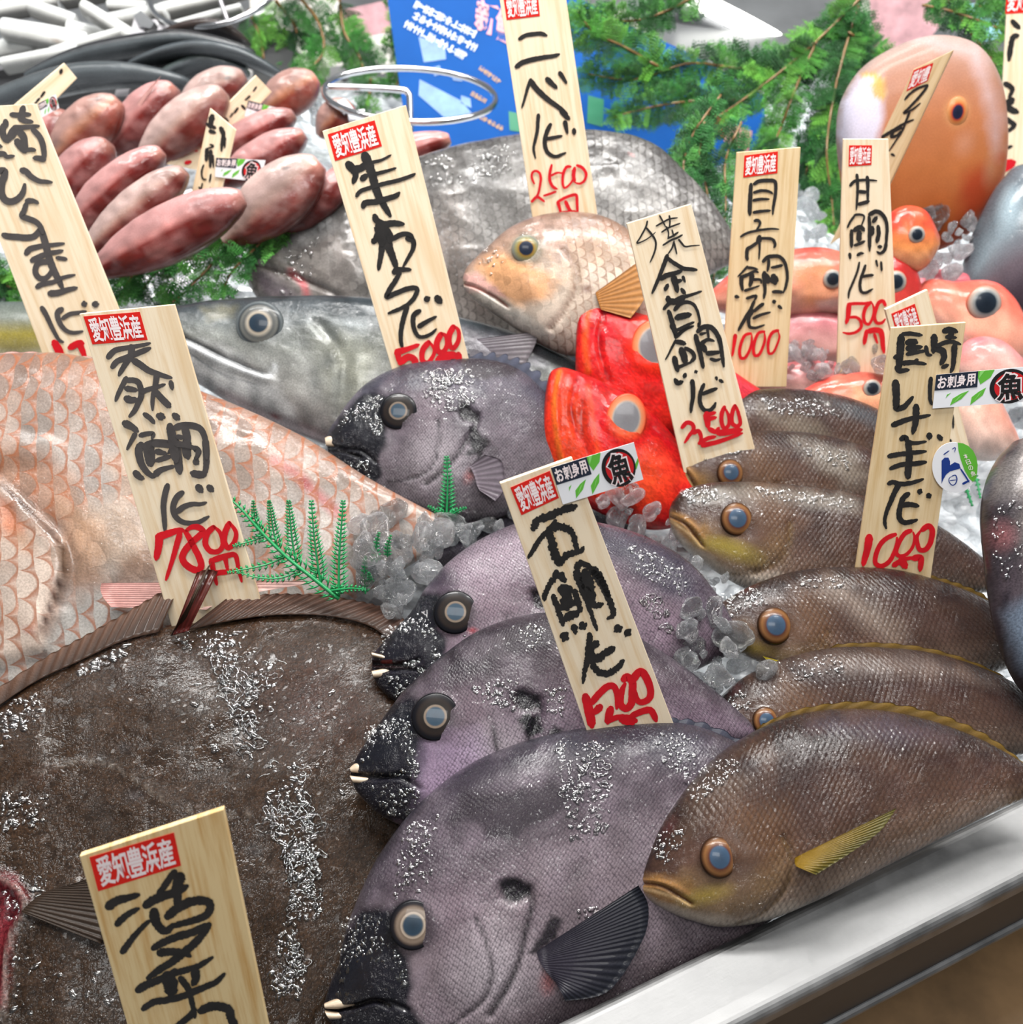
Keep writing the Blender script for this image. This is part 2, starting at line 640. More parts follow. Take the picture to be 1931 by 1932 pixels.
def fin(parent, plane, base, tip, rays, cb, ct, mat, off=(0.0, 0.0), amp=0.00022, name='fin', jag=0.0, thick=0.0005, dark=0.38, nv=12, bend=0.0):
    """a fan of rays between a base line and a tip line, webbed, with its own thickness."""
    nu = rays * 5 + 1
    B, T = crom(base, nu), crom(tip, nu)
    if jag:
        u = np.linspace(0, rays, nu)
        T = B + (T - B) * (1 - jag * (1 - np.abs(np.cos(math.pi * u)) ** 0.7))[:, None]
    V, C = [], []
    cb_, ct_ = lin(cb), lin(ct)
    for j in range(nv):
        f = j / (nv - 1)
        P = B * (1 - f) + T * f
        o = off[0] * (1 - f) + off[1] * f + bend * math.sin(math.pi * f)
        X = plane.shift(o).hit(P)
        rid = np.cos(2 * math.pi * np.linspace(0, rays, nu))
        X = X + plane.n * (amp * rid * (0.4 + 0.6 * f))[:, None]
        V.append(X)
        c = cb_ * (1 - f) + ct_ * f
        C.append(c[None] * (1 - dark * (0.5 - 0.5 * rid))[:, None])
    V, C = np.concatenate(V), np.concatenate(C)
    n = len(V)
    F = grid_faces(nv, nu)
    a, b, d = V[F[0][0]], V[F[0][1]], V[F[0][3]]
    if np.dot(np.cross(b - a, d - a), plane.n) < 0:
        F = F[:, ::-1]
    V2 = np.vstack([V, V - plane.n * thick])
    Fs = [tuple(x) for x in F] + [tuple(x[::-1] + n) for x in F]
    rim = list(range(nu)) + [nu * k + nu - 1 for k in range(1, nv)] + [n - 1 - k for k in range(1, nu)] + [nu * k for k in range(nv - 2, 0, -1)]
    for i in range(len(rim)):
        p, q = rim[i], rim[(i + 1) % len(rim)]
        Fs.append((p, q, q + n, p + n))
    return mesh(name, V2, Fs, mat, parent, col=np.vstack([C, C]))


def tube(P, r, seg=8, taper=None, closed=False):
    P = np.asarray(P, float)
    n = len(P)
    t = np.gradient(P, axis=0)
    if closed:
        t = np.roll(P, -1, 0) - np.roll(P, 1, 0)
    t = t / np.maximum(np.linalg.norm(t, axis=1)[:, None], 1e-9)
    up = np.array([0.13, 0.21, 0.97])
    a = np.cross(t, up)
    bad = np.linalg.norm(a, axis=1) < 0.1
    a[bad] = np.cross(t[bad], np.array([1.0, 0, 0]))
    a = a / np.linalg.norm(a, axis=1)[:, None]
    b = np.cross(t, a)
    an = np.linspace(0, 2 * math.pi, seg, endpoint=False)
    rr = np.full(n, r) if taper is None else r * np.interp(np.linspace(0, 1, n), np.linspace(0, 1, len(taper)), taper)
    V = P[:, None] + rr[:, None, None] * (np.cos(an)[None, :, None] * a[:, None] + np.sin(an)[None, :, None] * b[:, None])
    V = V.reshape(-1, 3)
    F = [tuple(x) for x in grid_faces(n, seg, True)]
    if closed:
        F += [((n - 1) * seg + j, (n - 1) * seg + (j + 1) % seg, (j + 1) % seg, j) for j in range(seg)]
    else:
        F += [tuple(range(seg))[::-1], tuple(range((n - 1) * seg, n * seg))]
    return V, F


class MB:
    def __init__(s):
        s.V, s.F, s.C = [], [], []
        s.n = 0

    def add(s, V, F, c=None):
        V = np.asarray(V, float)
        s.V.append(V)
        s.F += [tuple(int(i) + s.n for i in f) for f in F]
        s.C.append(np.tile(lin(c) if isinstance(c, str) else (c if c is not None else np.ones(3)), (len(V), 1)))
        s.n += len(V)

    def build(s, name, mat, parent=None, smooth=True, org=None):
        return mesh(name, np.vstack(s.V), s.F, mat, parent, col=np.vstack(s.C), smooth=smooth, org=org)


def slab_faces(n):
    """outline of n points in front then n behind."""
    return [tuple(range(n)), tuple(range(2 * n - 1, n - 1, -1))] + [((i + 1) % n, i, i + n, (i + 1) % n + n) for i in range(n)]


def plate(plane, pts, thick, off=0.0):
    X = plane.shift(off).hit(np.asarray(pts, float))
    V = np.vstack([X, X - plane.n * thick])
    a = sum(np.cross(X[i], X[(i + 1) % len(X)]) for i in range(len(X)))
    F = slab_faces(len(X))
    if np.dot(a, plane.n) < 0:
        F = [f[::-1] for f in F]
    return V, F

# ------------------------------------------------------------------ material set
M = {}
M['beak'] = skin('beakfish_skin', scale=640, stretch=0.8, edge=0.6, edgecol='#241d26', rand=0.35, rough=0.38, coat=0.55, sbump=0.35, mott=0.38, mscale=90, wet=260, wbump=1.0, wdist=0.0030, spec=0.6)
M['isaki'] = skin('grunt_skin', scale=430, stretch=0.62, edge=0.5, edgecol='#2a1914', rand=0.12, rough=0.36, coat=0.55, sbump=0.55, mott=0.35, mscale=60, wet=300, wbump=1.0, wdist=0.0026, spec=0.6)
M['tai'] = skin('sea_bream_skin', scale=92, stretch=0.62, edge=0.8, edgecol='#8a4f30', rand=0.5, rough=0.36, coat=0.5, sbump=0.55, flat=True, mott=0.4, mscale=45, fine=700, wet=240, wbump=0.5, wdist=0.0010)
M['flounder'] = skin('flounder_skin', scale=0, rough=0.40, coat=0.3, mott=0.9, mscale=150, fine=620, fbump=0.3, wet=150, wbump=0.9, wdist=0.0022, spec=0.3)
M['silver'] = skin('silver_skin', scale=0, rough=0.34, coat=0.45, mott=0.6, mscale=55, fine=900, wet=200, wbump=0.5, metallic=0.15)
M['croaker'] = skin('croaker_skin', scale=150, stretch=0.8, edge=0.7, edgecol='#3a3634', rand=0.6, flat=True, rough=0.30, coat=0.5, sbump=0.7, mott=0.45, mscale=40, wet=200, wbump=0.6, metallic=0.1)
M['snapper'] = skin('snapper_skin', scale=150, stretch=0.8, edge=0.6, edgecol='#6d4d3a', rand=0.2, flat=True, rough=0.34, coat=0.5, sbump=0.5, mott=0.3, mscale=70, wet=220, wbump=0.4)
M['matte'] = skin('matte_skin', scale=0, rough=0.55, coat=0.12, mott=0.25, mscale=30, wet=120, wbump=0.3, spec=0.3)
M['red'] = skin('red_skin', scale=0, rough=0.40, coat=0.25, mott=0.5, mscale=60, fine=420, fbump=0.2, wet=150, wbump=0.5, wdist=0.0010)
M['pink'] = skin('pink_skin', scale=0, rough=0.34, coat=0.5, mott=0.25, mscale=40, wet=160, wbump=0.4)
M['dark'] = skin('dark_skin', scale=0, rough=0.25, coat=0.6, mott=0.4, mscale=30, wet=90, wbump=0.5)
M['eye'] = attr_mat('wet_eye', rough=0.30, coat=0.16, spec=0.15, mott=0.18, mscale=700, bmp=0.0, coat_rough=0.03)
M['fin'] = attr_mat('wet_fin', rough=0.45, coat=0.12, spec=0.12, mott=0.35, mscale=260, bmp=0.3, bscale=900)
M['tooth'] = attr_mat('fish_beak', rough=0.3, coat=0.5, mott=0.2, mscale=500, bmp=0.2)
M['leaf'] = attr_mat('cypress_leaf', rough=0.42, coat=0.25, mott=0.3, mscale=160, bmp=0.0)
M['plastic_leaf'] = plain('green_plastic', '#1d8a4e', rough=0.3, coat=0.3, var=0.12, vscale=60)
M['ink'] = plain('black_ink', '#23201f', rough=0.5, var=0.5, vscale=120, stretch=(1, 1, 1))
M['grey_ink'] = plain('grey_ink', '#4b4645', rough=0.55, var=0.25, vscale=120)
M['red_ink'] = plain('red_ink', '#d60a1c', rough=0.5, var=0.2, vscale=90)
M['stamp'] = plain('red_label_paper', '#dd1d10', rough=0.35, var=0.08)
M['stamp_white'] = plain('white_print', '#f6e6e6', rough=0.4)
M['paper'] = plain('sticker_paper', '#ececf0', rough=0.3, coat=0.3)
M['navy'] = plain('navy_print', '#1c2436', rough=0.35, coat=0.2)
M['blueprint'] = plain('blue_print', '#1d3a86', rough=0.35)
M['green_print'] = plain('green_print', '#63b83c', rough=0.35)
M['light_green_print'] = plain('light_green_print', '#8fd873', rough=0.35)
M['print_red'] = plain('print_red', '#cf1a20', rough=0.35)
M['print_black'] = plain('print_black', '#1b1718', rough=0.35)


def ice_mat():
    m = bpy.data.materials.new('ice')
    m.use_nodes = True
    t = m.node_tree
    t.nodes.clear()
    out = N(t, 'ShaderNodeOutputMaterial')
    tc = N(t, 'ShaderNodeTexCoord').outputs['Object']
    nn = bump(t, noise(t, tc, 2.6, 4, 0.6), 0.55, 0.25)
    gl = N(t, 'ShaderNodeBsdfGlass')
    gl.inputs['IOR'].default_value = 1.31
    gl.inputs['Roughness'].default_value = 0.03
    tr = N(t, 'ShaderNodeBsdfTransparent')
    tr.inputs[0].default_value = (0.97, 0.985, 1, 1)
    df = N(t, 'ShaderNodeBsdfTranslucent')
    df.inputs[0].default_value = (0.95, 0.97, 1, 1)
    sp = N(t, 'ShaderNodeBsdfGlossy')
    sp.inputs['Roughness'].default_value = 0.12
    for n in (gl, df, sp):
        t.links.new(nn, n.inputs['Normal'])
    cl = noise(t, tc, 1.3, 3)
    m1 = N(t, 'ShaderNodeMixShader')
    m1.inputs[0].default_value = 0.35
    m2 = N(t, 'ShaderNodeMixShader')
    t.links.new(ramp(t, cl, [(0.38, g(0.10)), (0.65, g(0.42))]), m2.inputs[0])
    m3 = N(t, 'ShaderNodeMixShader')
    m3.inputs[0].default_value = 0.13
    t.links.new(gl.outputs[0], m1.inputs[1])
    t.links.new(tr.outputs[0], m1.inputs[2])
    t.links.new(m1.outputs[0], m2.inputs[1])
    t.links.new(df.outputs[0], m2.inputs[2])
    t.links.new(m2.outputs[0], m3.inputs[1])
    t.links.new(sp.outputs[0], m3.inputs[2])
    t.links.new(m3.outputs[0], out.inputs[0])
    return m


M['ice'] = ice_mat()
M['water'] = None


def water_mat():
    m = bpy.data.materials.new('water_bead')
    m.use_nodes = True
    t = m.node_tree
    t.nodes.clear()
    out = N(t, 'ShaderNodeOutputMaterial')
    tr = N(t, 'ShaderNodeBsdfTransparent')
    gl = N(t, 'ShaderNodeBsdfGlossy')
    gl.inputs['Roughness'].default_value = 0.12
    fr = N(t, 'ShaderNodeFresnel')
    fr.inputs['IOR'].default_value = 1.45
    mx = N(t, 'ShaderNodeMixShader')
    t.links.new(mth(t, 'ADD', mth(t, 'MULTIPLY', fr.outputs[0], 2.2), 0.03), mx.inputs[0])
    t.links.new(tr.outputs[0], mx.inputs[1])
    t.links.new(gl.outputs[0], mx.inputs[2])
    t.links.new(mx.outputs[0], out.inputs[0])
    return m


M['water'] = water_mat()
M['chrome'] = plain('chrome_wire', '#d8d8da', rough=0.16, metallic=1.0, var=0.05)
M['white_metal'] = plain('pale_metal', '#b9b6ba', rough=0.35, metallic=0.8, var=0.1)


def wood_mat(name, c1, c2):
    m, t, b = nt(name)
    uv = N(t, 'ShaderNodeUVMap').outputs[0]
    mp = N(t, 'ShaderNodeMapping')
    mp.inputs['Scale'].default_value = (1.0, 0.045, 1)
    t.links.new(uv, mp.inputs[0])
    mp2 = N(t, 'ShaderNodeMapping')
    mp2.inputs['Scale'].default_value = (1.0, 0.22, 1)
    t.links.new(uv, mp2.inputs[0])
    a = noise(t, mp.outputs[0], 260, 6, 0.65)
    big = noise(t, mp2.outputs[0], 38, 2, 0.5)
    col = ramp(t, a, [(0.32, lin4(c2)), (0.55, lin4(c1))])
    col = mixc(t, col, lin4(c2), mth(t, 'MULTIPLY', ramp(t, big, [(0.55, g(0)), (0.72, g(1))]), 0.65))
    t.links.new(col, b.inputs['Base Color'])
    t.links.new(bump(t, a, 0.15, 0.0004), b.inputs['Normal'])
    setp(b, Roughness=0.55)
    return m


M['wood'] = wood_mat('pale_pine', '#f2dfc2', '#e2c49a')
M['wood_yellow'] = wood_mat('knotty_pine', '#e2c795', '#c79b5c')
M['wood_dull'] = wood_mat('dull_pine', '#e2c9a0', '#cfae7c')  # duller, darker tone of the pine


def steel_mat():
    m, t, b = nt('brushed_steel')
    uv = N(t, 'ShaderNodeUVMap').outputs[0]
    mp = N(t, 'ShaderNodeMapping')
    mp.inputs['Scale'].default_value = (0.06, 1, 1)
    t.links.new(uv, mp.inputs[0])
    n = noise(t, mp.outputs[0], 900, 4, 0.6)
    s = noise(t, uv, 26, 4, 0.6)
    t.links.new(ramp(t, s, [(0.35, g(0.17)), (0.65, g(0.30))]), b.inputs['Base Color'])
    t.links.new(ramp(t, s, [(0.35, g(0.50)), (0.7, g(0.72))]), b.inputs['Roughness'])
    nn = bump(t, n, 0.12, 0.0004)
    t.links.new(bump(t, noise(t, uv, 120, 4, 0.6), 0.15, 0.001, nn), b.inputs['Normal'])
    setp(b, Metallic=1.0)
    return m


M['steel'] = steel_mat()
M['steel_dark_and_reflection'] = plain('dark_steel_and_reflection', '#333335', rough=0.5, metallic=0.0, spec=0.3, var=0.2, vscale=30)  # dark tray base; on the counter side it paints in a dark reflection
M['brown_wood'] = plain('brown_board', '#8a6c4a', rough=0.45, var=0.45, vscale=14, stretch=(1, 1, 1))


def icebed_mat():
    m, t, b = nt('crushed_ice_bed')
    tc = N(t, 'ShaderNodeTexCoord').outputs['Object']
    v = N(t, 'ShaderNodeTexVoronoi', feature='F1')
    v.inputs['Scale'].default_value = 70
    t.links.new(tc, v.inputs['Vector'])
    n = noise(t, tc, 50, 4)
    t.links.new(ramp(t, n, [(0.3, lin4('#8f9499')), (0.7, lin4('#d9dfe4'))]), b.inputs['Base Color'])
    nn = bump(t, v.outputs['Distance'], 0.9, 0.01)
    t.links.new(bump(t, noise(t, tc, 200, 4), 0.5, 0.003, nn), b.inputs['Normal'])
    setp(b, Roughness=0.12, Coat_Weight=0.6)
    return m


M['icebed'] = icebed_mat()

# ------------------------------------------------------------------ the counter
_pa, _pb = at(1060, 1932, 0.02), at(1931, 1510, 0.02)
EDGE = (_pb - _pa) / np.linalg.norm(_pb - _pa)
OUTW = np.array([EDGE[1], -EDGE[0], 0.0])


def extrude(prof, a, b, name, mat, parent=None, smooth=False, bev=0.0):
    """sweep a (out, z) profile along the counter's front edge from a to b metres."""
    P = []
    L = []
    acc = 0
    prof = [np.array(p, float) for p in prof]
    for i, p in enumerate(prof):
        if i:
            acc += np.linalg.norm(p - prof[i - 1])
        P.append(p)
        L.append(acc)
    n = len(P)
    V, uv = [], []
    base = np.array([_pa[0], _pa[1], 0])
    m = 30
    for k in range(m):
        s = a + (b - a) * k / (m - 1)
        for i, p in enumerate(P):
            V.append(base + EDGE * s + OUTW * p[0] + np.array([0, 0, p[1]]))
            uv.append((s, L[i]))
    F = [tuple(f) for f in grid_faces(m, n)]
    return mesh(name, V, F, mat, parent, uv=uv, smooth=smooth, org=base)


def arc(cx, cz, r, a0, a1, n=6):
    return [(cx + r * math.cos(math.radians(a0 + (a1 - a0) * i / n)), cz + r * math.sin(math.radians(a0 + (a1 - a0) * i / n))) for i in range(n + 1)]


_w = float((at(1416, 1932, 0.02) - _pa) @ OUTW)
rim = extrude([(-0.004, -0.13), (-0.002, 0.012)] + arc(0.004, 0.014, 0.006, 180, 90) + [(_w - 0.012, 0.0195)] + arc(_w - 0.006, 0.014, 0.006, 95, 0) + [(_w + 0.0005, 0.008)], -1.2, 1.8, 'trim_1', M['steel'])
tag(rim, kind='structure')
floor_reflection_band = extrude([(_w + 0.0002, 0.009), (_w + 0.003, -0.045)], -1.2, 1.8, 'trim_2', M['steel_dark_and_reflection'])  # steel side coloured dark to stand for its reflection of the floor
tag(floor_reflection_band, kind='structure')
lip = extrude([(_w + 0.003, -0.0445)] + arc(_w + 0.0035, -0.048, 0.003, 90, -90) + [(_w - 0.05, -0.0525)], -1.2, 1.8, 'trim_3', M['steel'])
tag(lip, kind='structure')
ledge = extrude([(_w - 0.06, -0.20), (_w + 0.45, -0.20), (_w + 0.45, -0.24), (_w - 0.06, -0.24)], -1.2, 1.8, 'trim_4', M['brown_wood'])
tag(ledge, kind='structure')

fl = mesh('floor', [(-6, -5, -0.95), (6, -5, -0.95), (6, 7, -0.95), (-6, 7, -0.95)], [(0, 1, 2, 3)], plain('floor_tiles', '#4a443c', rough=0.35, var=0.3, vscale=4), smooth=False)
tag(fl, kind='structure')

# ice bed under the fish, crushed and uneven, its front along the steel edge
nx, ny = 150, 130
sx, sy = np.linspace(-1.3, 1.9, nx), np.linspace(0.005, 2.2, ny) ** 1.15
X = np.array([[_pa[0], _pa[1], 0.0] + EDGE * a - OUTW * b for b in sy for a in sx])
xy = X[:, :2]
X[:, 2] = -0.085 + 0.06 * np.exp(-((X[:, 0] + 0.40) / 0.24) ** 2 - ((X[:, 1] - 0.46) / 0.22) ** 2) + 0.05 * fbm(xy, 0.10, 3) * np.clip(sy.repeat(nx) * 6, 0, 1) + 0.012 * fbm(xy, 0.02, 9)
_bf = grid_faces(ny, nx)[:, ::-1]
_bf = _bf[X[_bf].mean(1)[:, 1] < 0.86]
bed = mesh('crushed_ice', X, _bf, M['icebed'])
if bed.data.polygons[0].normal.z < 0:
    bed.data.flip_normals()
tag(bed, 'bed of crushed white ice spread over the counter under all the fish', 'ice', kind='stuff')

# ------------------------------------------------------------------ water on the fish
def droplets(parent, loft, regions, seed, name='water_droplets', lo=1.4, hi=4.4, rings=()):
    """small clear beads (and bead-edged pools) lying on a fish's skin; regions: (outline in photo pixels, count)."""
    rnd = random.Random(seed)
    mb = MB()
    m = np.where(loft.front > 0.15)[0]
    P = loft.px[m]

    def surf(p):
        d = ((P - np.asarray(p)) ** 2).sum(1)
        j = m[int(np.argmin(d))]
        return loft.V[j] + loft.pl.e1 * 0, loft.z[j], math.sqrt(d.min())
    na, nr = 8, 3
    for poly, cnt in regions:
        cnt = int(cnt * 2.2)
        A = np.array(poly, float)
        lo_, hi_ = A.min(0), A.max(0)
        k = tries = 0
        while k < cnt and tries < cnt * 12:
            tries += 1
            p = (rnd.uniform(lo_[0], hi_[0]), rnd.uniform(lo_[1], hi_[1]))
            if sdpoly(np.array([p]), A)[0] > 0:
                continue
            c, z, dd = surf(p)
            if dd > 14:
                continue
            d = ray(p)
            c = CAM + d * z
            r = rnd.uniform(lo, hi) * (rnd.random() ** 1.5 * 0.8 + 0.6) * z / FPX
            el = rnd.uniform(1.0, 1.9)
            th = rnd.uniform(0, math.pi)
            e1 = loft.pl.e1 * math.cos(th) + loft.pl.e2 * math.sin(th)
            e2 = np.cross(loft.pl.n, e1)
            V = [c + loft.pl.n * r * 0.36]
            for i in range(1, nr + 1):
                x = i / nr
                for q in range(na):
                    a = 2 * math.pi * q / na
                    V.append(c + r * x * (el * math.cos(a) * e1 + math.sin(a) * e2) + loft.pl.n * r * (0.42 * math.sqrt(1 - x * x * 0.98) - 0.06))
            F = [(0, 1 + q, 1 + (q + 1) % na) for q in range(na)]
            for i in range(nr - 1):
                F += [(1 + i * na + q, 1 + (i + 1) * na + q, 1 + (i + 1) * na + (q + 1) % na, 1 + i * na + (q + 1) % na) for q in range(na)]
            mb.add(V, F)
            k += 1
    for poly, cnt, r0, r1 in rings:
        cnt = int(cnt * 1.5)
        A = np.array(poly, float)
        lo_, hi_ = A.min(0), A.max(0)
        k = tries = 0
        while k < cnt and tries < cnt * 12:
            tries += 1
            p = np.array((rnd.uniform(lo_[0], hi_[0]), rnd.uniform(lo_[1], hi_[1])))
            if sdpoly(p[None], A)[0] > 0:
                continue
            R = rnd.uniform(r0, r1)
            n = 30
            ph = [rnd.uniform(0, 6.28) for _ in range(4)]
            an = np.linspace(0, 2 * math.pi, n, endpoint=False)
            rr = R * (1 + 0.28 * np.sin(2 * an + ph[0]) + 0.22 * np.sin(3 * an + ph[1]) + 0.16 * np.sin(5 * an + ph[2]))
            th, el = rnd.uniform(0, math.pi), rnd.uniform(0.4, 0.9)
            u, v = rr * np.cos(an), rr * np.sin(an) * el
            Q = p + np.stack([u * math.cos(th) - v * math.sin(th), u * math.sin(th) + v * math.cos(th)], -1)
            cs = [surf(q) for q in Q]
            if max(c[2] for c in cs) > 14:
                continue
            z = np.array([c[1] for c in cs])
            z = (z + np.roll(z, 1) + np.roll(z, -1) + np.roll(z, 2) + np.roll(z, -2)) / 5
            X = CAM + ray(Q) * z[:, None] + loft.pl.n * -0.0001
            V, F = tube(X, rnd.uniform(1.2, 2.6) * z.mean() / FPX, 6, closed=True)
            mb.add(V, F)
            k += 1
    if mb.n:
        o = mb.build(name, M['water'], parent)
        o['kind'] = 'stuff'
        return o


# ------------------------------------------------------------------ striped beakfish
BK_MASK = ('P', [(628, 1822), (655, 1753), (684, 1722), (732, 1712), (752, 1740), (752, 1790), (772, 1810), (780, 1852), (772, 1895), (800, 1932), (785, 1985), (640, 1985), (600, 1910)], 14, 10)
BEAK_S = [(BK_MASK, '#0f1119', 0.97),
          (('P', [(852, 1548), (872, 1490), (955, 1500), (1040, 1470), (1085, 1500), (1040, 1545), (965, 1580), (920, 1578), (900, 1550)], 14, 10), '#221b22', 0.85),
          (('B', (778, 1744, 56, 54, 0), 0.25), '#0d0e13', 0.95),
          (('P', [(795, 1680), (900, 1640), (930, 1700), (905, 1760), (850, 1800), (800, 1795)], 50, 12), '#6a5c64', 0.5),
          (('B', (930, 1830, 110, 120, 20), 0.9), '#b0a6ac', 0.75),
          (('B', (860, 1700, 60, 50, 0), 0.9), '#86747e', 0.4),
          (('L', [(898, 1732), (918, 1780), (928, 1838), (914, 1885), (870, 1922), (820, 1945)], 5, 6), '#141014', 0.95),
          (('P', [(938, 1662), (960, 1655), (1000, 1668), (1004, 1690), (985, 1704), (960, 1706), (946, 1690)], 8, 8), '#08080a', 0.97),
          (('L', [(1000, 1676), (1004, 1710), (992, 1760), (982, 1805), (960, 1860), (925, 1915)], 9, 7), '#0b090b', 0.97),
          (('P', [(1040, 1725), (1062, 1735), (1050, 1770), (1015, 1800), (995, 1800), (1020, 1765)], 8, 4), '#0c0b0f', 0.95),
          (('B', (1036, 1850, 22, 36, 10), 0.9), '#9a4a44', 0.6)]
BEAK_SC = [(('B', (778, 1744, 62, 60, 0), 0.35), 7), (('L', [(898, 1732), (918, 1780), (928, 1838), (914, 1885), (870, 1922)], 8, 8), -7),
           (('L', [(1000, 1676), (1004, 1710), (992, 1760), (982, 1805), (960, 1860), (925, 1915)], 14, 12), -10),
           (('B', (970, 1684, 40, 30, 20), 0.5), -10), (('B', (890, 1800, 80, 110, 0), 0.8), 9),
           (('B', (690, 1850, 70, 60, 0), 0.9), 6), (('B', (700, 1700, 30, 26, 0), 0.7), 7), (('L', [(625, 1904), (670, 1898), (720, 1888), (770, 1905)], 7, 7), -9)]
REFB = [(615, 1895), (780, 1745)]
EYE_B = [(0, '#1c2833'), (0.40, '#243340'), (0.44, '#7a7064'), (0.49, '#9a8c7e'), (0.53, '#5c4f44'), (0.66, '#6e6054'), (0.75, '#4c4038'), (0.82, '#1c191c'), (0.9, '#101015'), (1.0, '#0b0b10')]
EYE_BD = [(0, '#243341'), (0.36, '#2b3d4b'), (0.40, '#6a5c50'), (0.45, '#75675a'), (0.50, '#1a1614'), (0.7, '#241d1a'), (0.84, '#0c0c11'), (1.0, '#0a0a0f')]


def beakfish(label, plane, top, bot, tmax, snout, eyep, eyer, stops, extra=(), jaws=(), wet=(), rings=(), seed=1, ns=190, nf=120, estops=EYE_BD, mouth=None, group='striped beakfish on the counter'):
    L = Loft(plane, top, bot, tmax, ns, nf, 14, es=0.72, tpow=0.75, tprof=[0.9, 1, 1, 1, .9, .8])
    ab = sim(REFB, [snout, eyep])
    L.ramp(stops)
    L.mottle(0.34, 16, seed, '#8d7f8a')
    L.paint([(tfop(o, ab), c, a) for o, c, a in BEAK_S] + list(extra))
    k = abs(ab[0])
    L.bare([tfop(BK_MASK, ab), tfop(('B', (690, 1800, 150, 150, 0), 0.4), ab)])
    L.sculpt([(tfop(o, ab), d * k) for o, d in BEAK_SC])
    if mouth:
        L.paint([(('L', mouth, 6 * k, 4), '#0a080a', 1.0)])
        L.sculpt([(('L', mouth, 9 * k, 6), -10 * k)])
    L.lumps(0.0006, 9, seed)
    root = empty('beakfish', plane.hit(np.array(bot[len(bot) // 2], float)), label, 'fish', group)
    L.build('body', M['beak'], root)
    eye(root, L, eyep, eyer, estops, M['eye'], dome=0.17, lift=-0.02)
    for jt, jb in jaws:
        jl = Loft(plane.shift(L.depth(jt[1]) * 0.8), jt, jb, 0.0026 * k + 0.0006, 26, 14, 10, es=0.6, tpow=0.4)
        jl.ramp([(-1, '#8f7c68'), (0.2, '#c2b09a'), (1, '#a8937c')])
        jl.build('beak', M['tooth'], root)
    if wet or rings:
        droplets(root, L, wet, seed, rings=rings)
    return root, L


P_F1 = Plane(1000, 1990, -0.030, 28, 0)
F1, LF1 = beakfish('large grey beakfish nearest the steel edge with its fin spread', P_F1,
    [(612, 1893), (626, 1850), (642, 1815), (650, 1770), (672, 1705), (720, 1607), (800, 1508), (905, 1432), (1040, 1385), (1190, 1364), (1320, 1372), (1450, 1440), (1560, 1540)],
    [(613, 1904), (618, 1920), (640, 1940), (680, 1965), (730, 1990), (800, 2020), (880, 2025), (960, 2000), (1060, 1955), (1180, 1890), (1300, 1825), (1440, 1745), (1570, 1610)],
    0.036, (615, 1895), (780, 1745), 42, [(1, '#25232b'), (0.72, '#3f373f'), (0.35, '#52474e'), (0, '#74676d'), (-0.5, '#7a6d73'), (-1, '#5c5054')],
    extra=[(('P', [(1040, 1385), (1200, 1364), (1330, 1378), (1320, 1450), (1200, 1420), (1080, 1430)], 60, 16), '#2f2f3a', 0.7)],
    jaws=[([(613, 1892), (640, 1882), (678, 1878), (706, 1880)], [(615, 1902), (645, 1902), (682, 1892), (708, 1884)]),
          ([(614, 1905), (645, 1908), (680, 1899), (704, 1892)], [(624, 1922), (650, 1920), (685, 1908), (706, 1896)])],
    mouth=[(616, 1905), (660, 1902), (705, 1888), (735, 1900)],
    wet=[([(1050, 1400), (1160, 1400), (1150, 1560), (1080, 1600), (1060, 1500)], 120), ([(760, 1560), (830, 1540), (810, 1680), (740, 1700)], 90), ([(640, 1730), (740, 1730), (775, 1860), (640, 1880)], 150), ([(1230, 1380), (1320, 1390), (1310, 1480), (1250, 1440)], 40), ([(1090, 1720), (1210, 1690), (1190, 1790), (1110, 1830)], 20)],
    rings=[([(1050, 1390), (1150, 1400), (1150, 1560), (1090, 1590)], 16, 5, 12)], seed=11, ns=260, nf=170, estops=EYE_B)
fin(F1, P_F1.shift(0.034), [(1012, 1795), (1014, 1800), (1018, 1812), (1030, 1832), (1050, 1855)], [(1205, 1670), (1224, 1712), (1212, 1775), (1150, 1868), (1068, 1888)], 26, '#2a2630', '#191b22', M['fin'], off=(0.000, 0.004), name='pectoral_fin', bend=0.003, amp=0.0002, dark=0.3)
fin(F1, P_F1, [(1030, 1394), (1110, 1376), (1210, 1370), (1320, 1380), (1450, 1445)], [(1060, 1376), (1130, 1362), (1220, 1354), (1330, 1362), (1470, 1430)], 16, '#33323c', '#3d3f4c', M['fin'], name='dorsal_fin', jag=0.4)

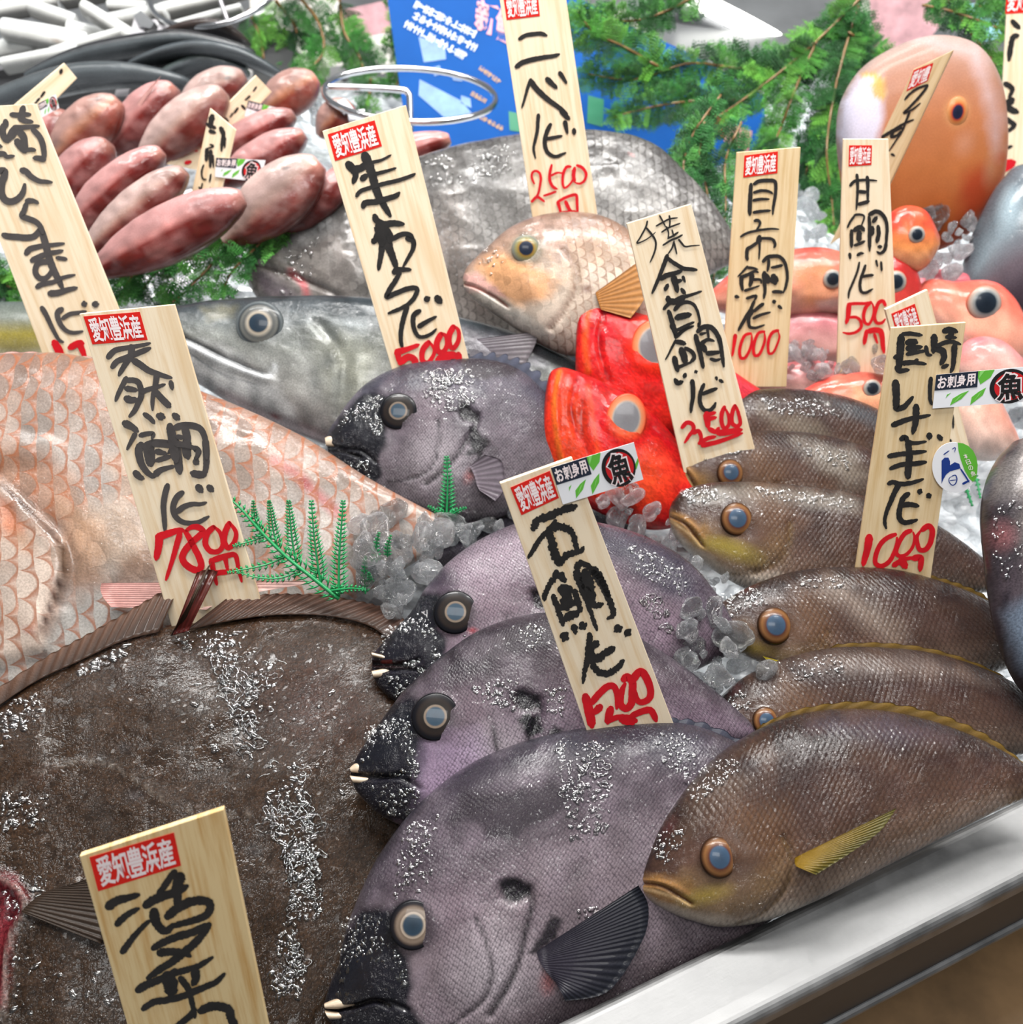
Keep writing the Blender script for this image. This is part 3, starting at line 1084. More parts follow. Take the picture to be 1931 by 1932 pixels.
P_F2 = Plane(960, 1600, 0.0, 26, 0)
F2, LF2 = beakfish('dark purple beakfish with pale parted beak, second from the steel edge', P_F2,
    [(662, 1452), (676, 1425), (695, 1396), (722, 1358), (768, 1300), (830, 1243), (900, 1194), (980, 1165), (1060, 1158), (1150, 1180), (1250, 1232), (1350, 1305), (1430, 1375)],
    [(664, 1470), (672, 1490), (690, 1512), (715, 1535), (760, 1558), (850, 1585), (960, 1590), (1080, 1550), (1180, 1505), (1270, 1455), (1340, 1420), (1390, 1400), (1430, 1385)],
    0.026, (663, 1460), (822, 1352), 45, [(1, '#1e1b22'), (0.6, '#30272e'), (0.25, '#43373f'), (-0.3, '#6a5966'), (-1, '#604f5d')],
    jaws=[([(661, 1448), (674, 1440), (700, 1451), (724, 1462)], [(663, 1457), (690, 1460), (710, 1463), (726, 1466)]),
          ([(661, 1463), (690, 1466), (718, 1465), (735, 1462)], [(668, 1477), (692, 1478), (716, 1474), (736, 1466)])],
    mouth=[(664, 1461), (700, 1463), (735, 1464), (760, 1458)],
    extra=[(('P', [(805, 1400), (900, 1380), (930, 1440), (880, 1540), (800, 1560), (790, 1470)], 40, 14), '#9b86a0', 0.6), (('P', [(980, 1355), (1000, 1340), (1020, 1362), (1030, 1380), (1000, 1390), (984, 1376)], 5, 5), '#070709', 1.0)],
    wet=[([(685, 1370), (770, 1350), (795, 1470), (685, 1450)], 170), ([(700, 1480), (800, 1490), (780, 1550), (720, 1530)], 40), ([(890, 1290), (980, 1280), (970, 1340), (910, 1340)], 40), ([(1030, 1290), (1070, 1300), (1060, 1350), (1030, 1340)], 20), ([(960, 1180), (1030, 1175), (1020, 1240)], 20)],
    seed=12)

P_F3 = Plane(1000, 1350, 0.0, 27, 0)
F3, LF3 = beakfish('purple beakfish with open mouth, third from the steel edge beside the ice', P_F3,
    [(704, 1234), (722, 1215), (745, 1190), (775, 1158), (805, 1112), (850, 1060), (920, 1013), (1000, 985), (1100, 985), (1200, 1008), (1290, 1055), (1350, 1120), (1400, 1200)],
    [(704, 1275), (715, 1296), (738, 1318), (770, 1332), (810, 1340), (900, 1345), (1000, 1340), (1100, 1325), (1200, 1305), (1290, 1275), (1340, 1252), (1375, 1235), (1400, 1215)],
    0.025, (704, 1254), (860, 1155), 42, [(1, '#2a2732'), (0.6, '#483d48'), (0.2, '#665660'), (-0.4, '#705f6b'), (-1, '#594a54')],
    jaws=[([(702, 1231), (722, 1236), (745, 1243), (766, 1251)], [(704, 1239), (724, 1244), (745, 1250), (767, 1256)]),
          ([(702, 1266), (722, 1262), (748, 1256), (770, 1251)], [(706, 1279), (726, 1277), (750, 1268), (772, 1257)])],
    mouth=[(706, 1252), (735, 1253), (765, 1254), (790, 1246)],
    extra=[(('L', [(708, 1252), (740, 1253), (768, 1254)], 15, 5), '#1c0d0e', 1.0), (('L', [(722, 1249), (738, 1249)], 5, 4), '#8a2a24', 0.7),
           (('P', [(840, 1060), (920, 1020), (1010, 1000), (1010, 1060), (940, 1120), (900, 1130)], 40, 14), '#9a8894', 0.7), (('B', (892, 1190, 12, 8, 0), 0.8), '#b02a30', 0.6),
           (('P', [(1110, 990), (1290, 1050), (1370, 1180), (1250, 1120), (1140, 1040)], 40, 12), '#2b2a38', 0.8)],
    wet=[([(720, 1190), (810, 1150), (840, 1280), (720, 1240)], 170), ([(730, 1275), (810, 1270), (800, 1330), (750, 1320)], 50), ([(1180, 1020), (1290, 1070), (1300, 1130), (1200, 1080)], 60), ([(880, 1150), (900, 1170), (900, 1210), (870, 1210)], 14)],
    rings=[([(1190, 1110), (1260, 1130), (1270, 1200)], 10, 4, 9), ([(760, 1220), (820, 1230), (800, 1290)], 8, 4, 8)], seed=13)

P_F4 = Plane(850, 985, -0.005, 32, 0)
F4, LF4 = beakfish('grey beakfish with jagged back fin, furthest up the counter above the ice', P_F4,
    [(617, 824), (626, 806), (642, 786), (662, 758), (700, 722), (765, 692), (840, 682), (920, 682), (980, 700), (1035, 750), (1090, 830)],
    [(618, 842), (622, 862), (634, 885), (655, 905), (690, 930), (745, 958), (820, 980), (900, 985), (970, 965), (1040, 920), (1090, 860)],
    0.026, (617, 832), (752, 776), 36, [(1, '#2c2e3a'), (0.6, '#45424d'), (0.2, '#5a535b'), (-0.4, '#645c62'), (-1, '#70676c')],
    jaws=[([(614, 826), (626, 824), (650, 839), (672, 852)], [(616, 842), (640, 845), (656, 851), (674, 857)])],
    mouth=[(622, 848), (650, 852), (680, 862)],
    extra=[(('P', [(884, 805), (896, 800), (916, 835), (912, 865), (896, 850), (884, 830)], 6, 6), '#08080a', 1.0), (('L', [(912, 835), (902, 870), (890, 890)], 7, 4), '#0d0c10', 0.95)],
    wet=[([(790, 700), (890, 695), (900, 760), (820, 790), (800, 740)], 110), ([(640, 780), (740, 735), (720, 820), (640, 830)], 120), ([(640, 870), (700, 870), (700, 920), (650, 905)], 30), ([(800, 790), (840, 790), (835, 840), (810, 850)], 16)],
    rings=[([(800, 710), (870, 700), (880, 760)], 10, 4, 9)], seed=14)
fin(F4, P_F4, [(780, 690), (840, 682), (920, 684), (980, 702), (1030, 748)], [(800, 682), (860, 672), (932, 664), (1000, 684), (1050, 735)], 12, '#3b3d4c', '#454858', M['fin'], name='dorsal_fin', jag=0.75)
fin(F4, P_F4.shift(0.026), [(885, 880), (890, 886), (896, 900), (900, 915), (905, 925)], [(915, 858), (945, 868), (952, 895), (950, 925), (935, 945)], 9, '#6a6068', '#5c535b', M['fin'], off=(0, 0.003), name='pectoral_fin')

P_F5 = Plane(1000, 1090, -0.04, 25, 0)
L5 = Loft(P_F5, [(824, 1040), (850, 1015), (890, 985), (950, 962), (1020, 955), (1100, 962), (1180, 985), (1240, 1030)],
          [(826, 1070), (860, 1090), (910, 1100), (960, 1105), (1030, 1105), (1110, 1095), (1190, 1075), (1240, 1045)], 0.02, 90, 40)
L5.ramp([(1, '#23252f'), (0.3, '#3f3a46'), (-1, '#5a5058')])
r5 = empty('beakfish', P_F5.hit(np.array((1000., 1100.))), 'dark beakfish mostly buried in ice, only its back showing', 'fish', 'striped beakfish on the counter')
L5.build('body', M['beak'], r5)

# ------------------------------------------------------------------ chicken grunt (the brown row)
ISK = [(('P', [(1206, 1652), (1235, 1650), (1300, 1660), (1330, 1690), (1300, 1712), (1240, 1705), (1205, 1680)], 16, 8), '#8a6230', 0.7),
       (('P', [(1290, 1650), (1340, 1660), (1400, 1675), (1450, 1640), (1480, 1600), (1490, 1660), (1440, 1720), (1360, 1745), (1290, 1728)], 50, 14), '#7c6140', 0.65),
       (('B', (1330, 1690, 70, 24, -15), 0.9), '#a08a3a', 0.6),
       (('B', (1357, 1617, 40, 38, 0), 0.35), '#3a2414', 0.85),
       (('P', [(1210, 1690), (1300, 1722), (1400, 1738), (1500, 1700), (1520, 1730), (1380, 1770), (1250, 1740)], 20, 6), '#c2b3a4', 0.9),
       (('P', [(1380, 1500), (1470, 1530), (1500, 1590), (1450, 1640), (1400, 1600), (1360, 1560)], 60, 14), '#60432c', 0.6),
       (('L', [(1478, 1580), (1494, 1630), (1480, 1680), (1440, 1722), (1390, 1742)], 5, 4), '#5a4426', 0.8),
       (('L', [(1208, 1666), (1250, 1672), (1290, 1694), (1306, 1704)], 5, 3), '#4a2a16', 0.95),
       (('L', [(1208, 1660), (1260, 1664), (1300, 1684)], 7, 5), '#a87a4a', 0.6),
       (('L', [(1210, 1676), (1260, 1688), (1300, 1708)], 6, 5), '#c9a97c', 0.6),
       (('B', (1262, 1560, 34, 18, -60), 0.9), '#4a2626', 0.7)]
ISC = [(('B', (1357, 1617, 44, 42, 0), 0.4), 5), (('L', [(1478, 1580), (1494, 1630), (1480, 1680), (1440, 1722)], 9, 8), -6),
       (('L', [(1208, 1666), (1250, 1672), (1306, 1704)], 7, 6), -6), (('B', (1420, 1660, 70, 70, 0), 0.8), 5), (('B', (1255, 1668, 44, 16, 20), 0.8), 4)]
REFI = [(1207, 1668), (1357, 1617)]
EYE_I = [(0, '#2c3a4a'), (0.50, '#34465a'), (0.57, '#4a2a20'), (0.62, '#5c3a26'), (0.78, '#75502f'), (0.90, '#4a2e1a'), (0.96, '#2e1c10'), (1.0, '#24160c')]
IST = [(1, '#17100f'), (0.7, '#211514'), (0.25, '#35231f'), (-0.25, '#4c3830'), (-0.65, '#6a564a'), (-1, '#9a8a7c')]


def grunt(label, plane, top, bot, tmax, snout, eyep, eyer, extra=(), wet=(), rings=(), seed=1, dorsal=None, ns=140, nf=80, stops=IST):
    L = Loft(plane, top, bot, tmax, ns, nf, 14, es=0.78, tpow=0.75)
    L.ramp(stops)
    L.mottle(0.38, 14, seed, '#5a4030')
    if snout:
        ab = sim(REFI, [snout, eyep])
        L.paint([(tfop(o, ab), c, a) for o, c, a in ISK])
        L.sculpt([(tfop(o, ab), d * abs(ab[0])) for o, d in ISC])
        L.bare([tfop(('B', (1310, 1660, 170, 120, -10), 0.4), ab)])
    L.paint(extra)
    L.lumps(0.0005, 9, seed)
    root = empty('grunt_fish', plane.hit(np.array(bot[len(bot) // 2], float)), label, 'fish', 'brown grunts in an overlapping row')
    L.build('body', M['isaki'], root)
    if eyer:
        eye(root, L, eyep, eyer, EYE_I, M['eye'], dome=0.4, lift=-0.06, asp=1.08)
    if dorsal:
        fin(root, plane, dorsal[0], dorsal[1], dorsal[2], '#4a3618', '#6a5222', M['fin'], name='dorsal_fin', jag=0.25)
    if wet or rings:
        droplets(root, L, wet, seed, rings=rings, lo=1.5, hi=3.6)
    return root, L


P_P1 = Plane(1440, 1735, 0.025, 26, 0)
P1, LP1 = grunt('brown grunt lying along the steel edge, lowest of the overlapping row', P_P1,
    [(1206, 1658), (1214, 1630), (1228, 1592), (1252, 1545), (1300, 1480), (1360, 1420), (1440, 1371), (1520, 1345), (1620, 1338), (1720, 1352), (1820, 1384), (1900, 1424), (1990, 1480)],
    [(1207, 1678), (1214, 1690), (1232, 1704), (1262, 1720), (1300, 1735), (1360, 1748), (1440, 1737), (1530, 1702), (1620, 1658), (1720, 1608), (1820, 1558), (1920, 1512), (1990, 1495)],
    0.030, (1207, 1668), (1357, 1617), 33,
    extra=[(('P', [(1560, 1360), (1660, 1345), (1760, 1370), (1790, 1400), (1700, 1400), (1600, 1390), (1530, 1370)], 40, 16), '#4f4550', 0.45), (('P', [(1300, 1480), (1340, 1450), (1420, 1470), (1380, 1520), (1290, 1590)], 40, 14), '#5c4a3e', 0.5),
           (('P', [(1560, 1690), (1700, 1600), (1850, 1520), (1900, 1500), (1820, 1570), (1640, 1660)], 30, 8), '#9d8a80', 0.7)],
    wet=[([(1290, 1470), (1380, 1420), (1400, 1450), (1310, 1520)], 60), ([(1225, 1600), (1260, 1560), (1300, 1570), (1260, 1640)], 40)], seed=21,
    dorsal=([(1420, 1384), (1500, 1352), (1600, 1340), (1720, 1354), (1830, 1390), (1920, 1436)], [(1440, 1364), (1520, 1334), (1640, 1322), (1760, 1342), (1860, 1384), (1935, 1440)], 15), ns=230, nf=140)
fin(P1, P_P1.shift(0.031), [(1500, 1618), (1500, 1622), (1500, 1628), (1502, 1634)], [(1692, 1524), (1660, 1568), (1600, 1612), (1540, 1650)], 18, '#8a6a1c', '#4f4a20', M['fin'], off=(0.0, 0.003), name='pectoral_fin', dark=0.3, bend=0.002, amp=0.0002)

P_P2 = Plane(1620, 1480, 0.0, 28, 0)
P2, LP2 = grunt('brown grunt whose face is half hidden, second in the row from the steel edge', P_P2,
    [(1325, 1364), (1334, 1346), (1352, 1322), (1400, 1280), (1470, 1246), (1560, 1224), (1650, 1222), (1750, 1232), (1850, 1262), (1950, 1312), (2050, 1380)],
    [(1326, 1385), (1338, 1405), (1360, 1428), (1420, 1455), (1520, 1470), (1620, 1468), (1720, 1455), (1820, 1440), (1920, 1425), (2000, 1410), (2050, 1395)],
    0.024, (1326, 1374), (1446, 1360), 24, extra=[(('P', [(1470, 1252), (1600, 1226), (1760, 1240), (1900, 1296), (1740, 1275), (1590, 1268)], 30, 14), '#6a5a52', 0.55)],
    wet=[([(1470, 1250), (1580, 1235), (1600, 1265), (1490, 1290)], 40), ([(1340, 1340), (1400, 1300), (1420, 1330), (1360, 1380)], 40)], seed=22,
    dorsal=([(1560, 1226), (1650, 1223), (1750, 1234), (1850, 1264), (1930, 1304)], [(1580, 1214), (1670, 1212), (1770, 1226), (1870, 1262), (1940, 1306)], 10))

P_P3 = Plane(1640, 1310, 0.0, 28, 0)
P3, LP3 = grunt('brown grunt with wide orange-ringed eye beside the ice, third in the row', P_P3,
    [(1337, 1160), (1350, 1146), (1372, 1130), (1430, 1100), (1500, 1079), (1580, 1072), (1680, 1076), (1760, 1096), (1830, 1122), (1900, 1162), (1980, 1212)],
    [(1338, 1178), (1354, 1200), (1384, 1226), (1450, 1256), (1540, 1285), (1640, 1300), (1740, 1300), (1830, 1285), (1910, 1258), (1955, 1240), (1980, 1225)],
    0.024, (1338, 1168), (1463, 1180), 32, extra=[(('P', [(1560, 1090), (1650, 1140), (1700, 1200), (1690, 1240), (1640, 1180), (1560, 1120)], 40, 18), '#8a7a6e', 0.55)],
    wet=[([(1350, 1130), (1430, 1105), (1450, 1140), (1370, 1170)], 60), ([(1500, 1085), (1600, 1085), (1600, 1110), (1520, 1110)], 30)], seed=23,
    dorsal=([(1680, 1077), (1760, 1097), (1830, 1124), (1900, 1164)], [(1690, 1070), (1770, 1088), (1848, 1116), (1905, 1160)], 10))
fin(P3, P_P3.shift(0.012), [(1440, 1238), (1470, 1246), (1500, 1252), (1520, 1258)], [(1470, 1270), (1520, 1268), (1552, 1256), (1575, 1246)], 9, '#8a7a1a', '#6f6a1c', M['fin'], off=(0.0, 0.006), name='pelvic_fin', dark=0.4)

P_P4 = Plane(1580, 1150, 0.0, 30, 0)
P4, LP4 = grunt('brown grunt with yellow cheek beneath the leaning price board, fourth in the row', P_P4,
    [(1263, 962), (1270, 945), (1290, 926), (1340, 913), (1420, 912), (1500, 919), (1600, 932), (1700, 962), (1780, 1002), (1850, 1052), (1900, 1092)],
    [(1263, 985), (1274, 1012), (1298, 1040), (1345, 1075), (1410, 1112), (1490, 1135), (1590, 1143), (1690, 1140), (1780, 1130), (1860, 1118), (1900, 1105)],
    0.023, (1264, 975), (1391, 979), 30, extra=[(('P', [(1300, 930), (1420, 915), (1620, 940), (1620, 965), (1440, 940), (1320, 945)], 20, 12), '#8c8378', 0.5), (('B', (1390, 1040, 70, 26, 20), 0.9), '#9a8a2e', 0.6)],
    wet=[([(1280, 925), (1340, 915), (1380, 940), (1300, 950)], 60), ([(1420, 918), (1620, 940), (1610, 960), (1440, 940)], 70)], seed=24)
P_P5 = Plane(1530, 985, 0.0, 32, 0)
P5, LP5 = grunt('brown grunt with downturned mouth next to the red fish, fifth in the row', P_P5,
    [(1271, 862), (1280, 850), (1302, 838), (1370, 821), (1440, 816), (1520, 819), (1600, 836), (1680, 870), (1760, 922)],
    [(1269, 885), (1276, 905), (1296, 930), (1370, 955), (1450, 968), (1530, 972), (1620, 966), (1700, 950), (1760, 933)],
    0.021, (1270, 873), (1379, 892), 25, extra=[(('P', [(1500, 830), (1600, 850), (1640, 900), (1600, 920), (1540, 870)], 30, 14), '#8d8478', 0.6)],
    wet=[([(1290, 845), (1400, 825), (1420, 850), (1310, 870)], 50), ([(1500, 835), (1600, 850), (1610, 890), (1540, 870)], 40)], seed=25)
P_P6 = Plane(1540, 890, 0.0, 34, 0)
P6, LP6 = grunt('dark brown grunt at the top of the overlapping row, head behind a board', P_P6,
    [(1335, 800), (1360, 766), (1400, 744), (1450, 736), (1530, 739), (1610, 756), (1680, 791), (1750, 842), (1820, 892)],
    [(1335, 820), (1360, 845), (1400, 862), (1460, 876), (1540, 884), (1620, 890), (1700, 892), (1770, 896), (1820, 900)],
    0.020, None, None, 0, extra=[(('P', [(1540, 742), (1650, 775), (1720, 830), (1660, 810), (1580, 770)], 26, 12), '#40464c', 0.7), (('P', [(1440, 770), (1540, 800), (1600, 850), (1540, 840), (1450, 800)], 30, 14), '#7d7466', 0.55)],
    wet=[([(1430, 750), (1560, 755), (1600, 790), (1460, 780)], 60)], seed=26)

# ------------------------------------------------------------------ flounder
P_FL = Plane(300, 1600, -0.014, 13, 26)
FL_TOP = [(-330, 1640), (-260, 1520), (-150, 1430), (-20, 1345), (60, 1290), (150, 1245), (230, 1208), (320, 1186), (420, 1172), (520, 1158), (620, 1160), (700, 1180), (770, 1240), (840, 1330), (880, 1420), (900, 1500)]
FL_BOT = [(-330, 1700), (-290, 1860), (-200, 1980), (-90, 2080), (40, 2150), (150, 2190), (250, 2210), (350, 2200), (450, 2160), (540, 2090), (610, 2000), (680, 1890), (750, 1770), (820, 1660), (870, 1580), (900, 1530)]
LFL = Loft(P_FL, FL_TOP, FL_BOT, 0.015, 210, 120, 16, es=0.55, tpow=0.3)
LFL.ramp([(1, '#412d1f'), (0.8, '#38271a'), (0.3, '#352519'), (-0.4, '#312318'), (-1, '#33251a')])
LFL.paint([(('B', (600, 1330, 180, 140, 20), 0.9), '#3d231c', 0.7), (('B', (330, 1260, 200, 60, -8), 0.9), '#35231c', 0.5),
           (('L', [(12, 1512), (40, 1478), (90, 1450), (150, 1436), (200, 1440), (245, 1464), (290, 1496), (330, 1520), (370, 1532), (480, 1538)], 3, 4), '#7c736a', 0.6),
           (('B', (190, 1520, 40, 24, 20), 0.9), '#1f1916', 0.55), (('B', (255, 1500, 26, 16, 0), 0.9), '#45454a', 0.5), (('B', (235, 1410, 20, 10, 0), 0.9), '#484a4e', 0.5), (('B', (480, 1605, 26, 14, 0), 0.9), '#45484c', 0.5),
           (('B', (170, 1740, 150, 90, -30), 0.9), '#30261f', 0.5), (('P', [(-40, 1640), (30, 1650), (56, 1690), (30, 1740), (10, 1900), (-60, 1900)], 16, 8), '#7c2430', 0.85),
           (('L', [(-10, 1650), (36, 1680), (50, 1720), (24, 1760), (10, 1830), (4, 1932)], 8, 5), '#9a8c84', 0.6), (('B', (80, 1460, 60, 20, -20), 0.9), '#452f26', 0.5)])
LFL.sculpt([(('L', [(12, 1512), (40, 1478), (90, 1450), (150, 1436), (200, 1440), (245, 1464), (290, 1496), (330, 1520), (370, 1532), (480, 1538)], 6, 8), 2),
            (('L', [(-10, 1650), (36, 1680), (50, 1720), (24, 1760), (10, 1830), (4, 1932)], 14, 14), 14), (('P', [(-60, 1660), (20, 1680), (34, 1720), (8, 1760), (-8, 1900), (-60, 1900)], 20), -16),
            (('B', (190, 1730, 190, 110, -20), 0.8), 8)])
LFL.mottle(0.25, 22, 3, '#4a3424')
LFL.lumps(0.0016, 26, 4)
FLO = empty('flounder', P_FL.hit(np.array((300., 1600.))), 'huge mottled brown flounder lying flat across the corner, water beaded on it', 'fish')
LFL.build('body', M['flounder'], FLO)
fin(FLO, P_FL.shift(0.004), [(-60, 1372), (60, 1290), (150, 1247), (230, 1210), (300, 1192)], [(-50, 1330), (78, 1244), (176, 1190), (270, 1136), (345, 1092)], 17, '#33241c', '#5a4032', M['fin'], name='dorsal_fin', amp=0.0005, off=(0.006, 0.006), jag=0.05)
fin(FLO, P_FL.shift(0.008), [(322, 1200), (330, 1196), (340, 1192)], [(372, 1112), (384, 1082), (400, 1060)], 4, '#33261c', '#43352a', M['fin'], name='dorsal_fin', amp=0.0004, off=(0.006, 0.024), bend=0.01)
fin(FLO, P_FL.shift(0.008), [(326, 1198), (340, 1194), (356, 1190)], [(372, 1080), (392, 1074), (412, 1078)], 4, '#5c201c', '#4f261f', M['fin'], name='dorsal_fin', amp=0.0004, off=(0.008, 0.022), bend=0.006)
fin(FLO, P_FL.shift(0.006), [(350, 1190), (430, 1172), (520, 1160), (620, 1162), (700, 1182), (750, 1222)], [(430, 1128), (510, 1120), (600, 1122), (690, 1136), (748, 1156), (782, 1190)], 22, '#33241c', '#624437', M['fin'], name='dorsal_fin', amp=0.0005, off=(0.005, 0.004), jag=0.04)
fin(FLO, P_FL.shift(0.017), [(40, 1720), (60, 1700), (90, 1680), (130, 1670)], [(190, 1780), (230, 1720), (235, 1680), (220, 1640)], 16, '#332820', '#2c221b', M['fin'], name='pectoral_fin', amp=0.0005, off=(0.002, 0.003))
droplets(FLO, LFL, [([(380, 1230), (470, 1200), (530, 1260), (520, 1340), (450, 1420), (430, 1320)], 70), ([(510, 1440), (570, 1440), (600, 1600), (610, 1720), (560, 1760), (580, 1880), (500, 1880), (560, 1640), (500, 1560)], 240),
                    ([(0, 1340), (60, 1300), (90, 1340), (0, 1420)], 40), ([(0, 1490), (90, 1500), (80, 1560), (0, 1570)], 34), ([(0, 1620), (110, 1680), (80, 1790), (20, 1830)], 60), ([(150, 1660), (200, 1800), (220, 1900), (20, 1920), (30, 1860)], 30),
                    ([(330, 1190), (470, 1190), (440, 1250), (330, 1220)], 60), ([(150, 1255), (240, 1215), (230, 1240), (150, 1280)], 30), ([(300, 1300), (620, 1250), (660, 1500), (400, 1500)], 26)], 31, lo=2.0, hi=5.5,
         rings=[([(400, 1240), (500, 1200), (530, 1270), (470, 1330), (520, 1400), (470, 1440), (420, 1330)], 30, 6, 16), ([(500, 1440), (570, 1440), (600, 1560), (570, 1640), (500, 1560)], 26, 6, 18), ([(530, 1580), (610, 1600), (600, 1720), (550, 1740)], 24, 5, 13), ([(540, 1780), (590, 1800), (540, 1880), (500, 1870)], 14, 6, 14), ([(30, 1680), (90, 1660), (40, 1760)], 8, 6, 14)])

# ------------------------------------------------------------------ sea bream
P_SB = Plane(50, 1330, -0.050, 34, 4)
LSB = Loft(P_SB, [(-470, 940), (-400, 830), (-300, 750), (-120, 690), (50, 670), (180, 680), (380, 740), (560, 818), (700, 905), (850, 985)],
           [(-470, 1000), (-420, 1130), (-300, 1260), (-120, 1330), (50, 1345), (220, 1325), (400, 1275), (560, 1200), (720, 1100), (850, 1020)], 0.034, 200, 130, 14, es=0.7)
LSB.ramp([(1, '#84685c'), (0.6, '#a1938a'), (0.1, '#b0a8a2'), (-0.4, '#b8b2ac'), (-1, '#aaa49e')])
LSB.paint([(('P', [(-60, 860), (60, 845), (130, 900), (190, 1000), (200, 1110), (130, 1120), (110, 1020), (60, 965), (0, 905), (-60, 890)], 40, 20), '#a8714e', 0.6),
           (('P', [(-80, 900), (10, 905), (60, 960), (112, 1020), (125, 1070), (112, 1150), (80, 1230), (-80, 1290)], 10, 6), '#d8c2b2', 0.8),
           (('L', [(0, 905), (36, 938), (64, 966), (98, 1004), (122, 1040), (128, 1075), (112, 1130), (88, 1190)], 26, 20), '#8a6f62', 0.75),
           (('L', [(4, 912), (62, 972), (112, 1024), (122, 1066), (108, 1120), (86, 1186)], 7, 5), '#3a2018', 0.9),
           (('P', [(120, 960), (230, 930), (290, 1000), (300, 1090), (220, 1080), (140, 1080)], 60, 20), '#b8906c', 0.5), (('P', [(230, 1060), (300, 1010), (330, 1090), (200, 1110)], 20, 8), '#6e4428', 0.6),
           (('L', [(520, 870), (560, 895), (590, 925), (640, 970)], 20, 16), '#b8474c', 0.6), (('B', (575, 912, 16, 14, 0), 0.7), '#8a1f30', 0.8),
           (('B', (60, 1190, 8, 12, 0), 0.8), '#8e1c2c', 0.8), (('B', (40, 1010, 60, 26, 50), 0.9), '#cc8a58', 0.5), (('P', [(0, 935), (30, 950), (50, 1000), (10, 1010)], 20, 10), '#c8643a', 0.6),
           (('P', [(200, 870), (300, 840), (330, 900), (240, 940)], 40, 14), '#c8a58c', 0.5)])
LSB.bare([('P', [(124, 960), (230, 930), (300, 1000), (320, 1100), (140, 1120), (110, 1180), (128, 1075)], 40, 16), ('L', [(0, 905), (64, 966), (122, 1040), (128, 1075), (112, 1130), (88, 1220)], 30, 20)])
LSB.mottle(0.3, 34, 8, '#96694c')
LSB.sculpt([(('P', [(-200, 880), (10, 905), (60, 960), (112, 1020), (125, 1070), (112, 1150), (80, 1230), (-200, 1320)], 30), 14), (('L', [(-10, 890), (60, 955), (118, 1016), (134, 1070), (118, 1140)], 16, 16), -12), (('B', (30, 850, 100, 40, 0), 0.8), 12)])
LSB.lumps(0.0018, 22, 6)
SB = empty('sea_bream', P_SB.hit(np.array((50., 1330.))), 'big pinkish sea bream with coarse orange-edged scales behind the flounder', 'fish')
LSB.build('body', M['tai'], SB)
fin(SB, P_SB.shift(0.046), [(192, 1100), (190, 1112), (196, 1128), (210, 1145)], [(610, 1096), (480, 1118), (430, 1128), (390, 1150)], 12, '#d39a92', '#e0b8b0', M['fin'], off=(-0.004, 0.004), name='pectoral_fin', dark=0.3, amp=0.0003)
fin(SB, P_SB, [(-120, 692), (0, 674), (100, 674), (180, 682)], [(-110, 680), (10, 664), (110, 666), (190, 676)], 8, '#c98f86', '#cda59c', M['fin'], name='dorsal_fin', jag=0.3)

# ------------------------------------------------------------------ silver yellowtail head and its neighbours
P_SV = Plane(540, 850, -0.015, 36, 0)
LSV = Loft(P_SV, [(226, 628), (240, 612), (275, 594), (350, 577), (440, 567), (560, 562), (700, 566), (850, 597), (1000, 640), (1150, 720)],
           [(226, 640), (245, 655), (290, 676), (370, 722), (460, 775), (560, 818), (660, 850), (800, 855), (980, 815), (1150, 735)], 0.030, 150, 90, 12, es=0.8)
LSV.ramp([(1, '#2c3338'), (0.75, '#42484c'), (0.45, '#686c6c'), (0.1, '#959792'), (-0.5, '#a19f9b'), (-1, '#807474')])
LSV.paint([(('P', [(330, 640), (420, 650), (520, 720), (560, 800), (460, 770), (360, 712)], 26, 10), '#d6d6d6', 0.7), (('L', [(340, 632), (380, 650), (430, 676), (500, 706)], 5, 4), '#3c3f44', 0.95),
           (('L', [(352, 648), (420, 682), (500, 712), (520, 690)], 9, 7), '#e6e8ea', 0.8), (('L', [(352, 662), (420, 706), (500, 728)], 3, 3), '#5c6064', 0.7),
           (('B', (490, 612, 50, 46, 0), 0.4), '#4a4e50', 0.85), (('P', [(560, 600), (640, 620), (680, 700), (660, 790), (620, 740), (590, 660)], 50, 16), '#6d6f66', 0.5),
           (('B', (405, 590, 5, 4, 0), 0.7), '#15171a', 1.0), (('P', [(380, 580), (450, 575), (440, 600), (390, 606)], 14, 8), '#8b8468', 0.5), (('P', [(610, 640), (720, 640), (730, 800), (650, 800)], 60, 20), '#a6a795', 0.5),
           (('P', [(860, 620), (1000, 640), (1030, 690), (960, 700), (880, 680)], 30, 10), '#5b545c', 0.8), (('L', [(420, 745), (520, 790), (620, 830)], 20, 16), '#b49a9c', 0.6), (('B', (520, 786, 14, 7, 20), 0.8), '#7d1c22', 0.8),
           (('L', [(300, 640), (330, 648), (350, 660)], 8, 6), '#c9ccd0', 0.7)])
LSV.mottle(0.5, 15, 5, '#5c6266')
LSV.sculpt([(('L', [(340, 632), (430, 676), (500, 706)], 7, 7), -7), (('L', [(352, 650), (420, 686), (506, 716)], 14, 12), 6), (('B', (490, 612, 56, 50, 0), 0.35), 4), (('L', [(600, 610), (650, 680), (640, 780)], 16, 16), -6)])
LSV.lumps(0.0012, 16, 8)
SV = empty('yellowtail', P_SV.hit(np.array((540., 850.))), 'silver yellowtail with a big dark eye and long jaw, behind the sea bream', 'fish')
LSV.build('body', M['silver'], SV)
eye(SV, LSV, (490, 612), 44, [(0, '#1c2733'), (0.38, '#25323e'), (0.43, '#a89c8a'), (0.50, '#8a847a'), (0.60, '#4a4c4c'), (0.74, '#63635f'), (0.82, '#2b3034'), (0.92, '#5c6264'), (1, '#4a4e50')], M['eye'], dome=0.28, lift=-0.02)
